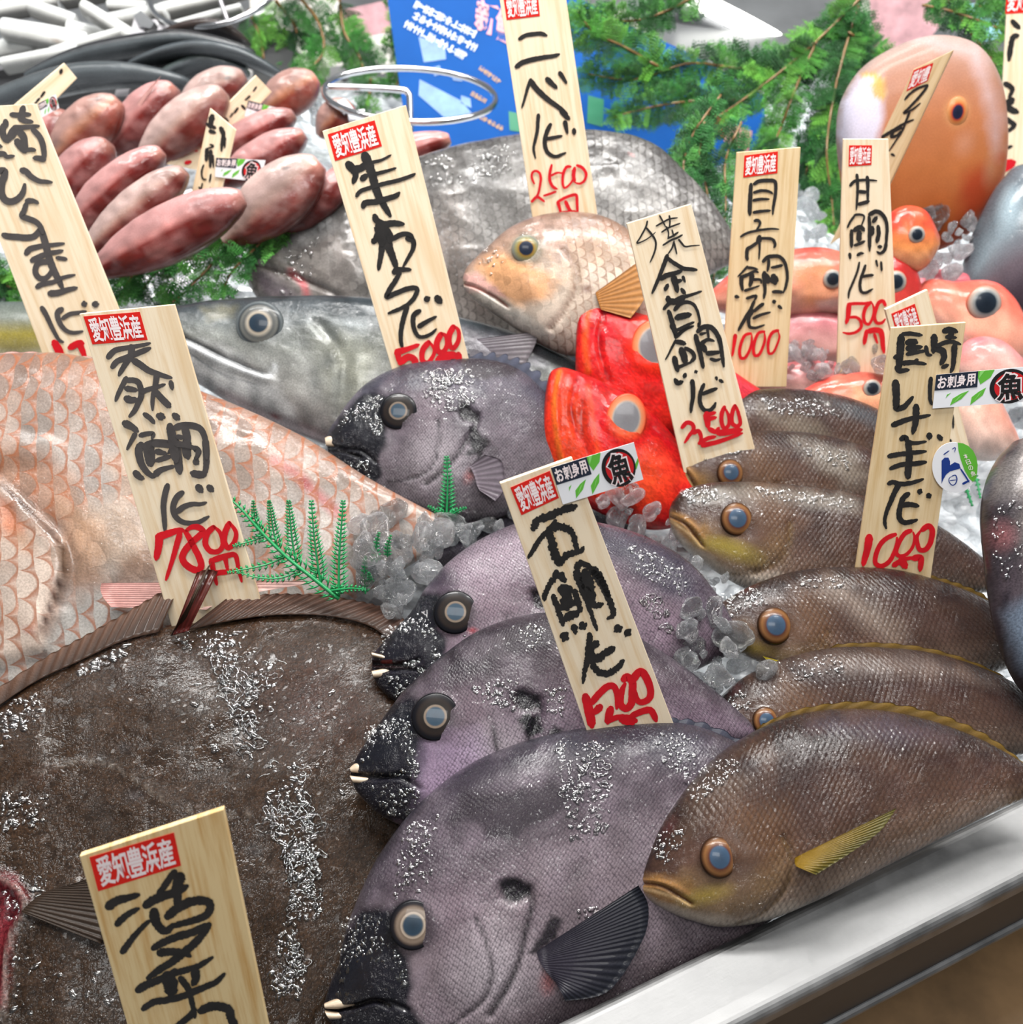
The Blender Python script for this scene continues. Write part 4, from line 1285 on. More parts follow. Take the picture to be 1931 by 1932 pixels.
fin(SV, P_SV.shift(0.012), [(900, 640), (890, 660), (900, 690)], [(1015, 625), (1010, 650), (990, 690)], 9, '#5b545c', '#6b6468', M['fin'], name='pectoral_fin', off=(0.01, 0.014))

P_HM = Plane(60, 720, -0.015, 36, 0)
LHM = Loft(P_HM, [(-320, 640), (-240, 604), (-100, 580), (60, 572), (160, 584), (240, 620)], [(-320, 660), (-240, 690), (-100, 716), (60, 720), (160, 700), (240, 645)], 0.022, 90, 50)
LHM.ramp([(1, '#56605c'), (0.4, '#7b8078'), (0.0, '#9a8c3e'), (-0.3, '#8d8250'), (-0.7, '#b9bab2'), (-1, '#c4c2bc')])
HM = empty('amberjack', P_HM.hit(np.array((60., 720.))), 'grey amberjack with a yellow stripe, only a strip of flank showing behind the sea bream', 'fish')
LHM.build('body', M['silver'], HM)

P_NB = Plane(850, 680, -0.04, 40, 0)
LNB = Loft(P_NB, [(464, 498), (474, 470), (500, 440), (580, 396), (680, 350), (800, 298), (950, 263), (1100, 250), (1230, 276), (1330, 370), (1400, 470)],
           [(464, 520), (474, 545), (500, 572), (600, 620), (700, 660), (850, 690), (1000, 690), (1130, 650), (1250, 590), (1340, 520), (1400, 490)], 0.042, 170, 100, 12, es=0.8)
LNB.ramp([(1, '#4c4a4a'), (0.6, '#656362'), (0.2, '#7d7a78'), (-0.3, '#8a8682'), (-1, '#908a86')])
LNB.paint([(('P', [(464, 490), (560, 440), (640, 430), (680, 520), (660, 640), (560, 600), (480, 550)], 40, 16), '#857c78', 0.7), (('L', [(478, 498), (520, 510), (580, 530), (640, 560)], 6, 5), '#3c302e', 0.85), (('L', [(548, 512), (572, 536), (580, 560)], 12, 8), '#c25058', 0.8),
           (('B', (622, 464, 6, 4, -20), 0.6), '#0f0f10', 1.0), (('P', [(470, 505), (520, 520), (560, 560), (500, 560)], 20, 8), '#7a6a78', 0.7), (('B', (1190, 292, 6, 5, 0), 0.8), '#a03030', 0.7), (('P', [(760, 420), (860, 380), (900, 480), (850, 560), (780, 520)], 60, 20), '#8b7a72', 0.5), (('P', [(860, 500), (930, 470), (960, 600), (880, 600)], 50, 16), '#7d6a64', 0.55),
           (('P', [(500, 440), (600, 400), (640, 430), (540, 480)], 30, 12), '#9a9c9e', 0.5)])
LNB.bare([('P', [(440, 480), (560, 420), (650, 440), (680, 520), (640, 640), (500, 600)], 50, 14)])
LNB.mottle(0.35, 24, 6, '#a8a4a0')
LNB.sculpt([(('L', [(478, 498), (520, 510), (580, 530), (640, 560)], 10, 10), -8), (('P', [(600, 420), (680, 420), (690, 620), (600, 600)], 30), 8)])
LNB.lumps(0.0035, 24, 9)
NB = empty('croaker', P_NB.hit(np.array((850., 690.))), 'huge grey scaly croaker stretched behind the other fish, a board standing on it', 'fish')
LNB.build('body', M['croaker'], NB)
droplets(NB, LNB, [([(470, 480), (620, 420), (660, 470), (540, 560)], 50), ([(800, 300), (980, 270), (960, 330), (820, 360)], 60), ([(620, 560), (700, 560), (900, 620), (900, 670), (700, 640)], 30)], 41)

P_SN = Plane(1060, 690, 0.035, 42, 0)
LSN = Loft(P_SN, [(874, 524), (880, 508), (894, 492), (922, 466), (960, 434), (1010, 412), (1070, 404), (1130, 410), (1180, 434), (1240, 480), (1300, 540)],
           [(876, 546), (888, 560), (912, 578), (960, 612), (1010, 644), (1060, 668), (1110, 674), (1170, 662), (1230, 632), (1270, 596), (1300, 565)], 0.030, 120, 80, 12, es=0.75)
LSN.ramp([(1, '#7c6458'), (0.6, '#a88a78'), (0.2, '#c0a894'), (-0.3, '#cdbbaa'), (-1, '#d2c2b4')])
LSN.paint([(('P', [(905, 505), (940, 470), (1000, 500), (1060, 530), (1040, 560), (990, 580), (940, 560), (910, 535)], 22, 10), '#d89a66', 0.8), (('P', [(874, 520), (900, 515), (935, 540), (960, 565), (930, 560), (880, 550)], 8, 4), '#d8a8a0', 0.95), (('P', [(884, 546), (930, 560), (985, 590), (1050, 640), (1000, 640), (920, 590)], 18, 8), '#d3cec6', 0.9),
           (('L', [(878, 536), (905, 545), (935, 560), (958, 578)], 4, 3), '#8a4a40', 0.9), (('B', (994, 470, 36, 34, 0), 0.3), '#8a8474', 0.8), (('P', [(960, 440), (1010, 420), (1060, 440), (1080, 490), (1050, 500), (1020, 450)], 24, 10), '#ab8f84', 0.6),
           (('L', [(1062, 470), (1082, 500), (1086, 540), (1070, 580), (1040, 620)], 5, 4), '#8a6a5a', 0.7), (('L', [(1040, 480), (1046, 520), (1030, 560)], 6, 6), '#d8b49a', 0.6), (('B', (1108, 545, 16, 12, 0), 0.7), '#6a4c44', 0.8), (('P', [(1000, 410), (1100, 405), (1150, 430), (1060, 440)], 30, 12), '#8f746a', 0.6)])
LSN.bare([('P', [(860, 500), (960, 400), (1060, 400), (1078, 480), (1086, 540), (1060, 620), (1000, 680), (860, 600)], 20, 6)])
LSN.mottle(0.2, 12, 7)
LSN.sculpt([(('L', [(1062, 470), (1084, 500), (1088, 540), (1070, 580), (1040, 620)], 9, 8), -6), (('L', [(878, 536), (905, 545), (958, 578)], 6, 5), -5), (('B', (994, 470, 40, 38, 0), 0.4), 5), (('B', (985, 530, 70, 40, 30), 0.8), 5)])
SN = empty('snapper', P_SN.hit(np.array((1060., 680.))), 'pinkish brown snapper head with pale lips and orange cheek, above the red fish', 'fish')
LSN.build('body', M['snapper'], SN)
eye(SN, LSN, (993, 470), 27, [(0, '#161c2c'), (0.45, '#1d2536'), (0.52, '#8a6a2a'), (0.7, '#7f7a52'), (0.88, '#6d7068'), (1, '#8a8474')], M['eye'], dome=0.35, lift=-0.05)
fin(SN, P_SN.shift(0.030), [(1124, 552), (1126, 560), (1130, 572), (1134, 584)], [(1216, 486), (1225, 520), (1215, 565), (1190, 600)], 9, '#a06a34', '#b07c48', M['fin'], name='pectoral_fin', off=(0.001, 0.003), dark=0.4)
droplets(SN, LSN, [([(900, 470), (960, 460), (950, 520), (910, 520)], 12), ([(970, 445), (1010, 445), (1010, 470), (975, 475)], 8)], 42)

# ------------------------------------------------------------------ red alfonsinos
EYE_R = [(0, '#6a676a'), (0.60, '#77767a'), (0.66, '#a09a92'), (0.72, '#c98a64'), (0.88, '#d9714a'), (1.0, '#d8301c')]
RST = [(1, '#b00c18'), (0.5, '#c4101c'), (0.0, '#cf1a1e'), (-0.6, '#d2241f'), (-1, '#b81a20')]


def alfonsino(label, plane, top, bot, paint, eyep, eyer, asp, rot, grooves=()):
    L = Loft(plane, top, bot, 0.024, 110, 70, 12, es=0.7, tpow=0.6)
    L.ramp(RST)
    L.paint(paint)
    L.mottle(0.35, 7, 4, '#d8381c')
    L.sculpt(list(grooves) + [(('B', (eyep[0], eyep[1], eyer * 1.35, eyer * 1.45, 0), 0.35), 6)])
    L.lumps(0.0009, 12, 15)
    r = empty('alfonsino', plane.hit(np.array(bot[len(bot) // 2], float)), label, 'fish', 'bright red fish with huge eyes')
    L.build('body', M['red'], r)
    if eyer:
        eye(r, L, eyep, eyer, EYE_R, M['eye'], dome=0.16, lift=0.0, asp=asp, rot=rot)
    return r, L


P_R1 = Plane(1150, 985, -0.01, 40, -6)
alfonsino('bright red fish with a huge silvery eye, lower of the two', P_R1,
          [(1026, 800), (1028, 760), (1036, 712), (1048, 698), (1072, 697), (1120, 715), (1180, 745), (1240, 790), (1290, 850), (1340, 920)],
          [(1025, 820), (1025, 850), (1030, 880), (1045, 905), (1090, 945), (1160, 980), (1230, 1000), (1290, 990), (1320, 970), (1340, 945)],
          [(('P', [(1030, 760), (1060, 700), (1100, 740), (1110, 860), (1070, 920), (1030, 880)], 40, 14), '#d84a1c', 0.6), (('L', [(1056, 702), (1046, 760), (1052, 830), (1066, 890)], 8, 7), '#e8782a', 0.7), (('L', [(1090, 715), (1078, 770), (1092, 830)], 6, 6), '#9a0a18', 0.8), (('L', [(1110, 730), (1120, 800), (1130, 860)], 8, 8), '#e0531f', 0.6),
           (('B', (1184, 790, 42, 48, 0), 0.4), '#e85a2a', 0.9), (('P', [(1120, 870), (1230, 850), (1290, 900), (1230, 960), (1130, 940)], 50, 20), '#dd4a1e', 0.7), (('L', [(1098, 760), (1100, 820), (1126, 880), (1180, 905)], 5, 5), '#8a0a14', 0.6)],
          (1182, 790), 38, 1.28, -0.1, [(('L', [(1090, 715), (1078, 770), (1092, 830)], 8, 8), -6), (('L', [(1060, 705), (1050, 780), (1066, 890)], 10, 10), 5), (('L', [(1098, 760), (1100, 820), (1126, 880), (1180, 905)], 8, 8), -5)])
P_R2 = Plane(1200, 850, 0.0, 42, -6)
alfonsino('bright red fish with its big eye half covered by a board, upper of the two', P_R2,
          [(1088, 660), (1088, 620), (1092, 590), (1100, 577), (1125, 573), (1180, 586), (1240, 606), (1300, 640), (1380, 700), (1450, 745)],
          [(1087, 680), (1086, 710), (1090, 740), (1105, 765), (1160, 800), (1240, 832), (1320, 832), (1390, 802), (1430, 775), (1450, 760)],
          [(('B', (1236, 650, 60, 66, 0), 0.3), '#e8301a', 0.9), (('L', [(1112, 580), (1104, 640), (1110, 700)], 10, 9), '#e2641f', 0.6), (('L', [(1140, 590), (1130, 650), (1150, 720)], 7, 6), '#8a0814', 0.7), (('P', [(1380, 700), (1450, 745), (1440, 770), (1380, 740)], 20, 6), '#c23a4a', 0.8)],
          (1236, 652), 44, 1.15, -0.15, [(('L', [(1140, 590), (1130, 650), (1150, 720)], 8, 8), -6)])

# ------------------------------------------------------------------ small red fish with goggle eyes
EYE_G = [(0, '#141b24'), (0.56, '#1b242e'), (0.62, '#6a7072'), (0.78, '#968f88'), (0.92, '#a08070'), (1, '#b05a44')]


def redfish(label, p, z, al, top, bot, t, eyep=None, eyer=0, cols=('#b93a34', '#d06a58', '#e0a08a', '#d8b4ac'), extra=(), seed=1):
    pl = Plane(p[0], p[1], z, al, 0)
    L = Loft(pl, top, bot, t, 70, 40, 10, es=0.8)
    L.ramp([(1, cols[0]), (0.4, cols[1]), (-0.3, cols[2]), (-1, cols[3])])
    L.paint(extra)
    L.mottle(0.3, 14, seed, cols[2])
    L.lumps(0.0014, 14, seed)
    r = empty('redfish', pl.hit(np.array(bot[len(bot) // 2], float)), label, 'fish', 'small red fish heaped in ice')
    L.build('body', M['pink'], r)
    if eyer:
        eye(r, L, eyep, eyer, EYE_G, M['eye'], dome=0.35, lift=-0.02)
    return r


redfish('small red fish with its round eye just beside a price board', (1560, 640), 0.02, 52, [(1330, 560), (1400, 500), (1480, 474), (1550, 468), (1610, 490), (1640, 540)], [(1330, 580), (1400, 600), (1480, 600), (1550, 596), (1610, 590), (1640, 560)], 0.026, (1571, 527), 18, extra=[(('P', [(1500, 510), (1560, 500), (1590, 560), (1520, 580)], 30, 8), '#e8a070', 0.7), (('P', [(1540, 570), (1600, 560), (1600, 590), (1550, 595)], 10, 4), '#d8c8c4', 0.8)], seed=51)
redfish('dark red fish between two price boards, grey eye half hidden', (1700, 640), 0.02, 52, [(1600, 520), (1640, 480), (1690, 474), (1720, 500), (1732, 540), (1728, 590)], [(1600, 560), (1620, 600), (1650, 640), (1690, 650), (1715, 640), (1728, 610)], 0.022, (1690, 532), 20, cols=('#9c1f20', '#a82a28', '#b84038', '#c8807a'), seed=52)
redfish('red fish with a bulging white eye near the far heap of ice', (1850, 700), 0.0, 50, [(1720, 560), (1750, 528), (1800, 532), (1860, 530), (1900, 556), (1930, 610), (1950, 660)], [(1720, 590), (1750, 620), (1790, 660), (1840, 690), (1890, 700), (1930, 695), (1950, 680)], 0.028, (1858, 572), 30, cols=('#cc4a40', '#d8705c', '#e8a890', '#d8c0b8'), extra=[(('P', [(1820, 590), (1900, 600), (1930, 660), (1840, 650)], 40, 10), '#e8a58a', 0.8)], seed=53)
redfish('pink fish curled behind the goggle-eyed red fish', (1800, 580), 0.01, 55, [(1700, 560), (1720, 525), (1770, 508), (1830, 520), (1860, 550)], [(1700, 575), (1730, 590), (1780, 596), (1830, 590), (1860, 570)], 0.016, cols=('#c04a58', '#cc6a74', '#e0a8a8', '#e8c8c4'), seed=54)
redfish('small red fish with grey eye peeping out below the orange fish', (1720, 500), 0.07, 55, [(1655, 440), (1680, 402), (1712, 388), (1745, 400), (1768, 440)], [(1655, 462), (1680, 500), (1715, 516), (1745, 505), (1768, 470)], 0.018, (1730, 443), 15, cols=('#b83028', '#c85038', '#d88a50', '#d8b090'), seed=50)
redfish('small orange-red fish with dark eye, right above the brown grunts', (1640, 800), 0.01, 46, [(1500, 745), (1560, 712), (1620, 702), (1680, 712), (1720, 745), (1740, 790)], [(1500, 765), (1560, 790), (1620, 805), (1680, 810), (1720, 808), (1740, 800)], 0.020, (1646, 733), 17, cols=('#c03a34', '#d4604c', '#e4a084', '#dcbcb0'), extra=[(('P', [(1610, 730), (1680, 740), (1700, 790), (1620, 780)], 20, 8), '#e8a27c', 0.8)], seed=55)
redfish('pale pink fish lying among ice below the boards', (1540, 700), 0.0, 48, [(1330, 640), (1420, 600), (1520, 580), (1600, 600), (1640, 640)], [(1330, 655), (1420, 680), (1520, 690), (1600, 685), (1640, 660)], 0.020, cols=('#b05660', '#c07a80', '#cc9c98', '#c8a89c'), seed=56)
redfish('pink fish body half under ice beside the leaning board', (1570, 770), 0.0, 46, [(1400, 720), (1460, 690), (1540, 680), (1600, 690), (1650, 715)], [(1400, 735), (1460, 755), (1540, 765), (1600, 760), (1650, 735)], 0.016, (1537, 710), 10, cols=('#cc6068', '#d88a8c', '#e2b4ac', '#dcc4bc'), seed=57)
redfish('orange-pink fish behind the oval sticker', (1840, 850), 0.0, 46, [(1770, 740), (1800, 712), (1850, 720), (1890, 770), (1920, 830)], [(1770, 770), (1790, 820), (1820, 860), (1870, 870), (1920, 850)], 0.022, cols=('#d0745c', '#dc9480', '#e8c0b0', '#e4d0c8'), seed=58)
redfish('pink fish at the picture edge above the sashimi sticker', (1880, 760), 0.0, 48, [(1790, 680), (1830, 640), (1880, 640), (1930, 680), (1980, 720)], [(1790, 700), (1830, 735), (1880, 750), (1930, 755), (1980, 740)], 0.020, cols=('#c8606a', '#d88c86', '#e4b8ac', '#e0ccc4'), seed=59)

# ------------------------------------------------------------------ the tall orange fish and grey neighbours
P_OR = Plane(1720, 480, 0.02, 62, 0)
LOR = Loft(P_OR, [(1590, 330), (1580, 260), (1588, 190), (1625, 130), (1690, 88), (1760, 68), (1830, 84), (1872, 140), (1888, 220), (1890, 300)],
           [(1592, 345), (1600, 400), (1620, 440), (1650, 470), (1700, 480), (1750, 476), (1800, 455), (1840, 420), (1870, 380), (1888, 330)], 0.042, 110, 80, 12, es=0.6, tpow=0.7)
LOR.ramp([(1, '#9a847c'), (0.7, '#a87a66'), (0.3, '#b0704c'), (-0.2, '#ae683c'), (-0.7, '#a85a30'), (-1, '#983e24')])
LOR.paint([(('P', [(1590, 190), (1620, 150), (1660, 150), (1668, 200), (1660, 260), (1640, 300), (1600, 300), (1580, 250)], 18, 6), '#ccc8da', 0.95), (('P', [(1628, 140), (1650, 136), (1672, 160), (1668, 195), (1650, 180)], 8, 6), '#c49a44', 0.9),
           (('B', (1640, 152, 16, 10, 20), 0.7), '#e6ddd4', 0.8), (('P', [(1720, 70), (1850, 90), (1890, 220), (1880, 300), (1862, 200), (1830, 110)], 30, 8), '#c0a8a8', 0.7), (('B', (1770, 400, 70, 50, 0), 0.9), '#b05a28', 0.6), (('P', [(1820, 330), (1886, 300), (1870, 400), (1800, 450)], 40, 12), '#a83c22', 0.8),
           (('B', (1820, 270, 26, 36, 20), 0.9), '#c08c74', 0.5), (('B', (1870, 320, 22, 46, 10), 0.9), '#b8906c', 0.5), (('B', (1806, 210, 30, 36, 10), 0.6), '#cc9a68', 0.6)])
OR = empty('orange_fish', P_OR.hit(np.array((1720., 470.))), 'big orange-brown fish head standing tall with a pale gill patch', 'fish')
LOR.build('body', M['matte'], OR)
eye(OR, LOR, (1806, 212), 19, [(0, '#171a2c'), (0.42, '#20223a'), (0.50, '#a8402a'), (0.62, '#b8703c'), (0.85, '#b88458'), (1, '#ae6a40')], M['eye'], dome=0.3, lift=-0.05, asp=1.3)

P_GR = Plane(1890, 600, 0.0, 55, 0)
LGR = Loft(P_GR, [(1800, 560), (1830, 460), (1860, 390), (1890, 340), (1930, 310), (2000, 330), (2060, 420)], [(1800, 590), (1840, 610), (1880, 620), (1930, 620), (1980, 590), (2030, 530), (2060, 460)], 0.04, 80, 50)
LGR.ramp([(1, '#5c646c'), (0.5, '#7f8c94'), (0, '#6a6068'), (-0.5, '#4a3e48'), (-1, '#3c343c')])
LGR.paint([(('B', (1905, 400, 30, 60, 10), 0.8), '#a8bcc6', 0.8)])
GR = empty('grey_fish', P_GR.hit(np.array((1890., 610.))), 'dark grey fish with a pale blue sheen beside the orange fish', 'fish')
LGR.build('body', M['dark'], GR)

P_RS = Plane(1960, 1330, 0.05, 30, -10)
LRS = Loft(P_RS, [(1906, 838), (1880, 868), (1860, 910), (1850, 970), (1856, 1050), (1866, 1130), (1884, 1210), (1912, 1280), (1950, 1325), (1990, 1345)],
           [(1960, 832), (2010, 860), (2050, 910), (2070, 970), (2080, 1050), (2080, 1130), (2070, 1210), (2050, 1280), (2025, 1325), (2000, 1345)], 0.03, 100, 60)
LRS.ramp([(1, '#38343c'), (0.75, '#4c464a'), (0.4, '#8a807c'), (-0.2, '#a0a0a2'), (-1, '#8e9aa6')])
LRS.mottle(0.4, 16, 9, '#5c545c')
LRS.paint([(('B', (1890, 1010, 40, 40, 20), 0.9), '#a8686a', 0.7), (('P', [(1870, 1090), (1931, 1060), (1940, 1200), (1890, 1190)], 40, 10), '#5c5058', 0.8), (('P', [(1895, 1160), (1940, 1120), (1960, 1280), (1920, 1260)], 30, 10), '#7c8ca0', 0.8), (('P', [(1870, 880), (1931, 860), (1940, 930), (1870, 940)], 30, 10), '#8c8684', 0.7), (('B', (1898, 1130, 14, 30, 20), 0.8), '#2c2830', 0.8)])
RS = empty('silver_fish', P_RS.hit(np.array((1960., 1330.))), 'silver grey fish hanging head down along the picture edge beside the brown grunts', 'fish')
LRS.build('body', M['silver'], RS)
droplets(RS, LRS, [([(1870, 960), (1931, 940), (1931, 1100), (1875, 1080)], 30)], 43)

# ------------------------------------------------------------------ heap of pink fish, back of the counter
PC = [('#a48078', '#b88672', '#a86a50', '#7a3024'), ('#b08280', '#b07470', '#6e241f', '#5a1c19'), ('#b49a94', '#a88a80', '#94695f', '#6a2c27')]
PINKS = [  # tail, head, width, palette, eye, words
    (100, 300, 112, 206, 74, 1, None, 'pink fish just beside the tall board with an unfinished price'),
    (110, 300, 224, 188, 84, 0, (184, 186), 'orange-pink fish with a small eye below the dark fish'),
    (226, 276, 330, 162, 78, 1, None, 'plump pink fish under the flat stand post'),
    (282, 300, 424, 172, 84, 2, (385, 178), 'long grey-pink fish pointing up to the stand post'),
    (352, 200, 462, 142, 66, 2, (430, 147), 'pale pink fish with closed eye against the dark fish'),
    (505, 208, 598, 146, 74, 0, None, 'orange-pink fish next to the wire ring'),
    (610, 250, 664, 196, 60, 0, None, 'brownish pink fish seen through the wire ring'),
    (112, 380, 206, 268, 80, 1, None, 'short red-bellied fish resting against the tall board'),
    (140, 430, 306, 284, 74, 1, None, 'red-bellied fish with a lump of ice on its head'),
    (180, 470, 350, 322, 74, 2, None, 'grey-backed pink fish lying behind the small price board'),
    (205, 500, 460, 372, 96, 1, None, 'long smooth pink fish lowest in the heap above the cypress'),
    (400, 300, 556, 216, 62, 1, None, 'dark red fish under the sashimi sticker'),
    (430, 340, 576, 254, 66, 1, None, 'dark red fish wedged in the middle of the heap'),
    (450, 440, 604, 306, 104, 2, (540, 318), 'broad grey-pink fish with an open eye near the croaker'),
    (540, 430, 660, 330, 66, 1, None, 'dull red fish half behind the tall board'),
    (120, 470, 214, 494, 54, 2, None, 'small pale fish snout poking out beside the tall board'),
    (640, 330, 850, 262, 60, 1, None, 'red fish glimpsed behind the croaker')]
for i, (x0, y0, x1, y1, w, pc, ey, words) in enumerate(PINKS):
    w *= 1.16
    x0, y0 = x0 - (x1 - x0) * .14, y0 - (y1 - y0) * .14
    zz = 0.03
    pl = Plane((x0 + x1) / 2, max(y0, y1) + w * 0.4, zz, 58, 0)
    d = np.array([x1 - x0, y1 - y0], float)
    d /= np.linalg.norm(d)
    nrm_ = np.array([d[1], -d[0]])
    if nrm_[1] > 0:
        nrm_ = -nrm_
    prof = [(0, .22), (.1, .46), (.25, .76), (.42, .97), (.6, 1.0), (.78, .88), (.92, .60), (.985, .36), (1.0, .24)]
    base = np.array([x0, y0], float)
    L_ = np.hypot(x1 - x0, y1 - y0)
    top = [tuple(base + d * L_ * s + nrm_ * w * .5 * q) for s, q in prof]
    bot = [tuple(base + d * L_ * s - nrm_ * w * .5 * q) for s, q in prof]
    L = Loft(pl, top, bot, 0.022, 60, 40, 10, es=0.5)
    a, b, c, e = PC[pc]
    L.ramp([(1, a), (0.35, a), (0.12, b), (-0.06, c), (-0.3, e), (-1, e)])  # lit pale upper face and darker red side are put into the colours
    hx_, hy_ = x0 + (x1 - x0) * .70, y0 + (y1 - y0) * .70
    L.paint([(('L', [(hx_ + nrm_[0] * w * .36, hy_ + nrm_[1] * w * .36), (hx_ - d[0] * 8, hy_ - d[1] * 8), (hx_ - nrm_[0] * w * .3, hy_ - nrm_[1] * w * .3)], 3, 5), '#6e3c36', 0.5), (('B', (x1, y1, w * .3, w * .3, 0), 0.9), '#c08c7c', 0.5)])
    if ey:
        L.paint([(('B', (ey[0], ey[1], 9, 5, -15), 0.5), '#23262c', 1.0), (('B', (ey[0], ey[1], 22, 12, -15), 0.8), '#c8b4ac', 0.3)])
    L.mottle(0.4, 15, 60 + i, a)
    L.lumps(0.0032, 18, 60 + i)
    r = empty('pink_fish', pl.hit(np.array(((x0 + x1) / 2, (y0 + y1) / 2 + w / 2))), words, 'fish', 'pink fish heaped at the back')
    L.build('body', M['pink'], r)
pl = Plane(270, 260, 0.06, 58, 0)
_pf = fin(None, pl.shift(0.02), [(236, 240), (240, 236), (246, 232)], [(262, 190), (290, 158), (304, 144)], 3, '#c48a84', '#cfa09a', M['fin'], name='loose_fin')
_pf.name = 'fish_fin'
tag(_pf, 'slender pink fin sticking up from the heap by the stand post', 'fin')

# dark long fish curled in the tray behind
for i, (pts, w, c1, words) in enumerate([
        ([(-60, 215), (60, 175), (160, 150), (260, 146), (360, 160)], 46, '#4e5356', 'grey long fish lowest in the back tray behind the pink heap'),
        ([(60, 150), (160, 116), (260, 96), (360, 84), (480, 104)], 44, '#2b2a2c', 'blackish long fish arched across the back tray'),
        ([(250, 132), (330, 108), (400, 102), (470, 116), (540, 150)], 30, '#3a4146', 'dark blue-sheened long fish near the green sprigs in the back tray'),
        ([(300, 84), (360, 66), (420, 62), (470, 86)], 34, '#3c3330', 'dark brown fish against the tray rim'),
        ([(290, 170), (340, 144), (400, 128), (470, 140)], 34, '#5e6a68', 'greenish grey fish just above the pale pink one')]):
    P = crom(pts, 40)
    z0 = 0.03
    t = np.gradient(P, axis=0)
    t /= np.linalg.norm(t, axis=1)[:, None]
    nn = np.stack([t[:, 1], -t[:, 0]], -1)
    k = np.linspace(0, 1, 40)
    pr = np.clip(np.sin(math.pi * np.clip(k * 0.9 + 0.06, 0, 1)) ** 0.5, 0.15, 1)
    pl = Plane(pts[2][0], pts[2][1] + w, z0 + (0.02 if i == 2 else 0), 50, 0)
    L = Loft(pl, (P + nn * w * .5 * pr[:, None])[::1], (P - nn * w * .5 * pr[:, None]), 0.035, 60, 30, 10)
    L.ramp([(1, c1), (0.3, c1), (-0.2, '#6c7276' if i != 3 else c1), (-1, '#26262a')])
    r = empty('long_fish', pl.hit(np.array((pts[2][0], pts[2][1] + w / 2.))), words, 'fish', 'dark long fish in the back tray')
    L.build('body', M['dark'], r)

# ------------------------------------------------------------------ price boards
_GL = {}


def glyph(ch, bold=0.0):
    key = (ch, bold)
    if key not in _GL:
        c = bpy.data.curves.new('g', 'FONT')
        c.body = ch
        c.resolution_u = 3
        c.offset = bold
        o = bpy.data.objects.new('g', c)
        COL.objects.link(o)
        bpy.context.view_layer.update()
        me = bpy.data.meshes.new_from_object(o.evaluated_get(bpy.context.evaluated_depsgraph_get()))
        V = np.array([v.co[:] for v in me.vertices])[:, :2] if len(me.vertices) else np.zeros((0, 2))
        F = [tuple(p.vertices) for p in me.polygons]
        bpy.data.objects.remove(o, do_unlink=True)
        bpy.data.meshes.remove(me)
        bpy.data.curves.remove(c)
        if len(V):
            V = (V - V.min(0)) / np.maximum(V.max(0) - V.min(0), 1e-6)
        _GL[key] = (V, F)
    return _GL[key]


def bil(q, uv):
    q = np.asarray(q, float)
    u, v = uv[:, 0:1], uv[:, 1:2]
    return q[0] * (1 - u) * (1 - v) + q[1] * u * (1 - v) + q[2] * u * v + q[3] * (1 - u) * v


def text_quad(mb, plane, quad, chars, off, vert=False, pad=0.06, bold=0.012, col=None, slant=0.0):
    """characters set side by side (or one under the other) in a quad given TL TR BR BL."""
    n = len(chars)
    for i, ch in enumerate(chars):
        V, F = glyph(ch, bold)
        if not len(V):
            continue
        u = V[:, 0] * (1 - 2 * pad) + pad
        v = 1 - V[:, 1]
        if vert:
            U = np.stack([u, (i + pad + v * (1 - 2 * pad)) / n], -1)
        else:
            U = np.stack([(i + u) / n + slant * (0.5 - v), v], -1)
        X = plane.shift(off).hit(bil(quad, U))
        F2 = [f for f in F]
        if len(F2):
            a, b, c = X[F2[0][0]], X[F2[0][1]], X[F2[0][2]]
            if np.dot(np.cross(b - a, c - a), plane.n) < 0:
                F2 = [f[::-1] for f in F2]
        mb.add(X, F2, col)


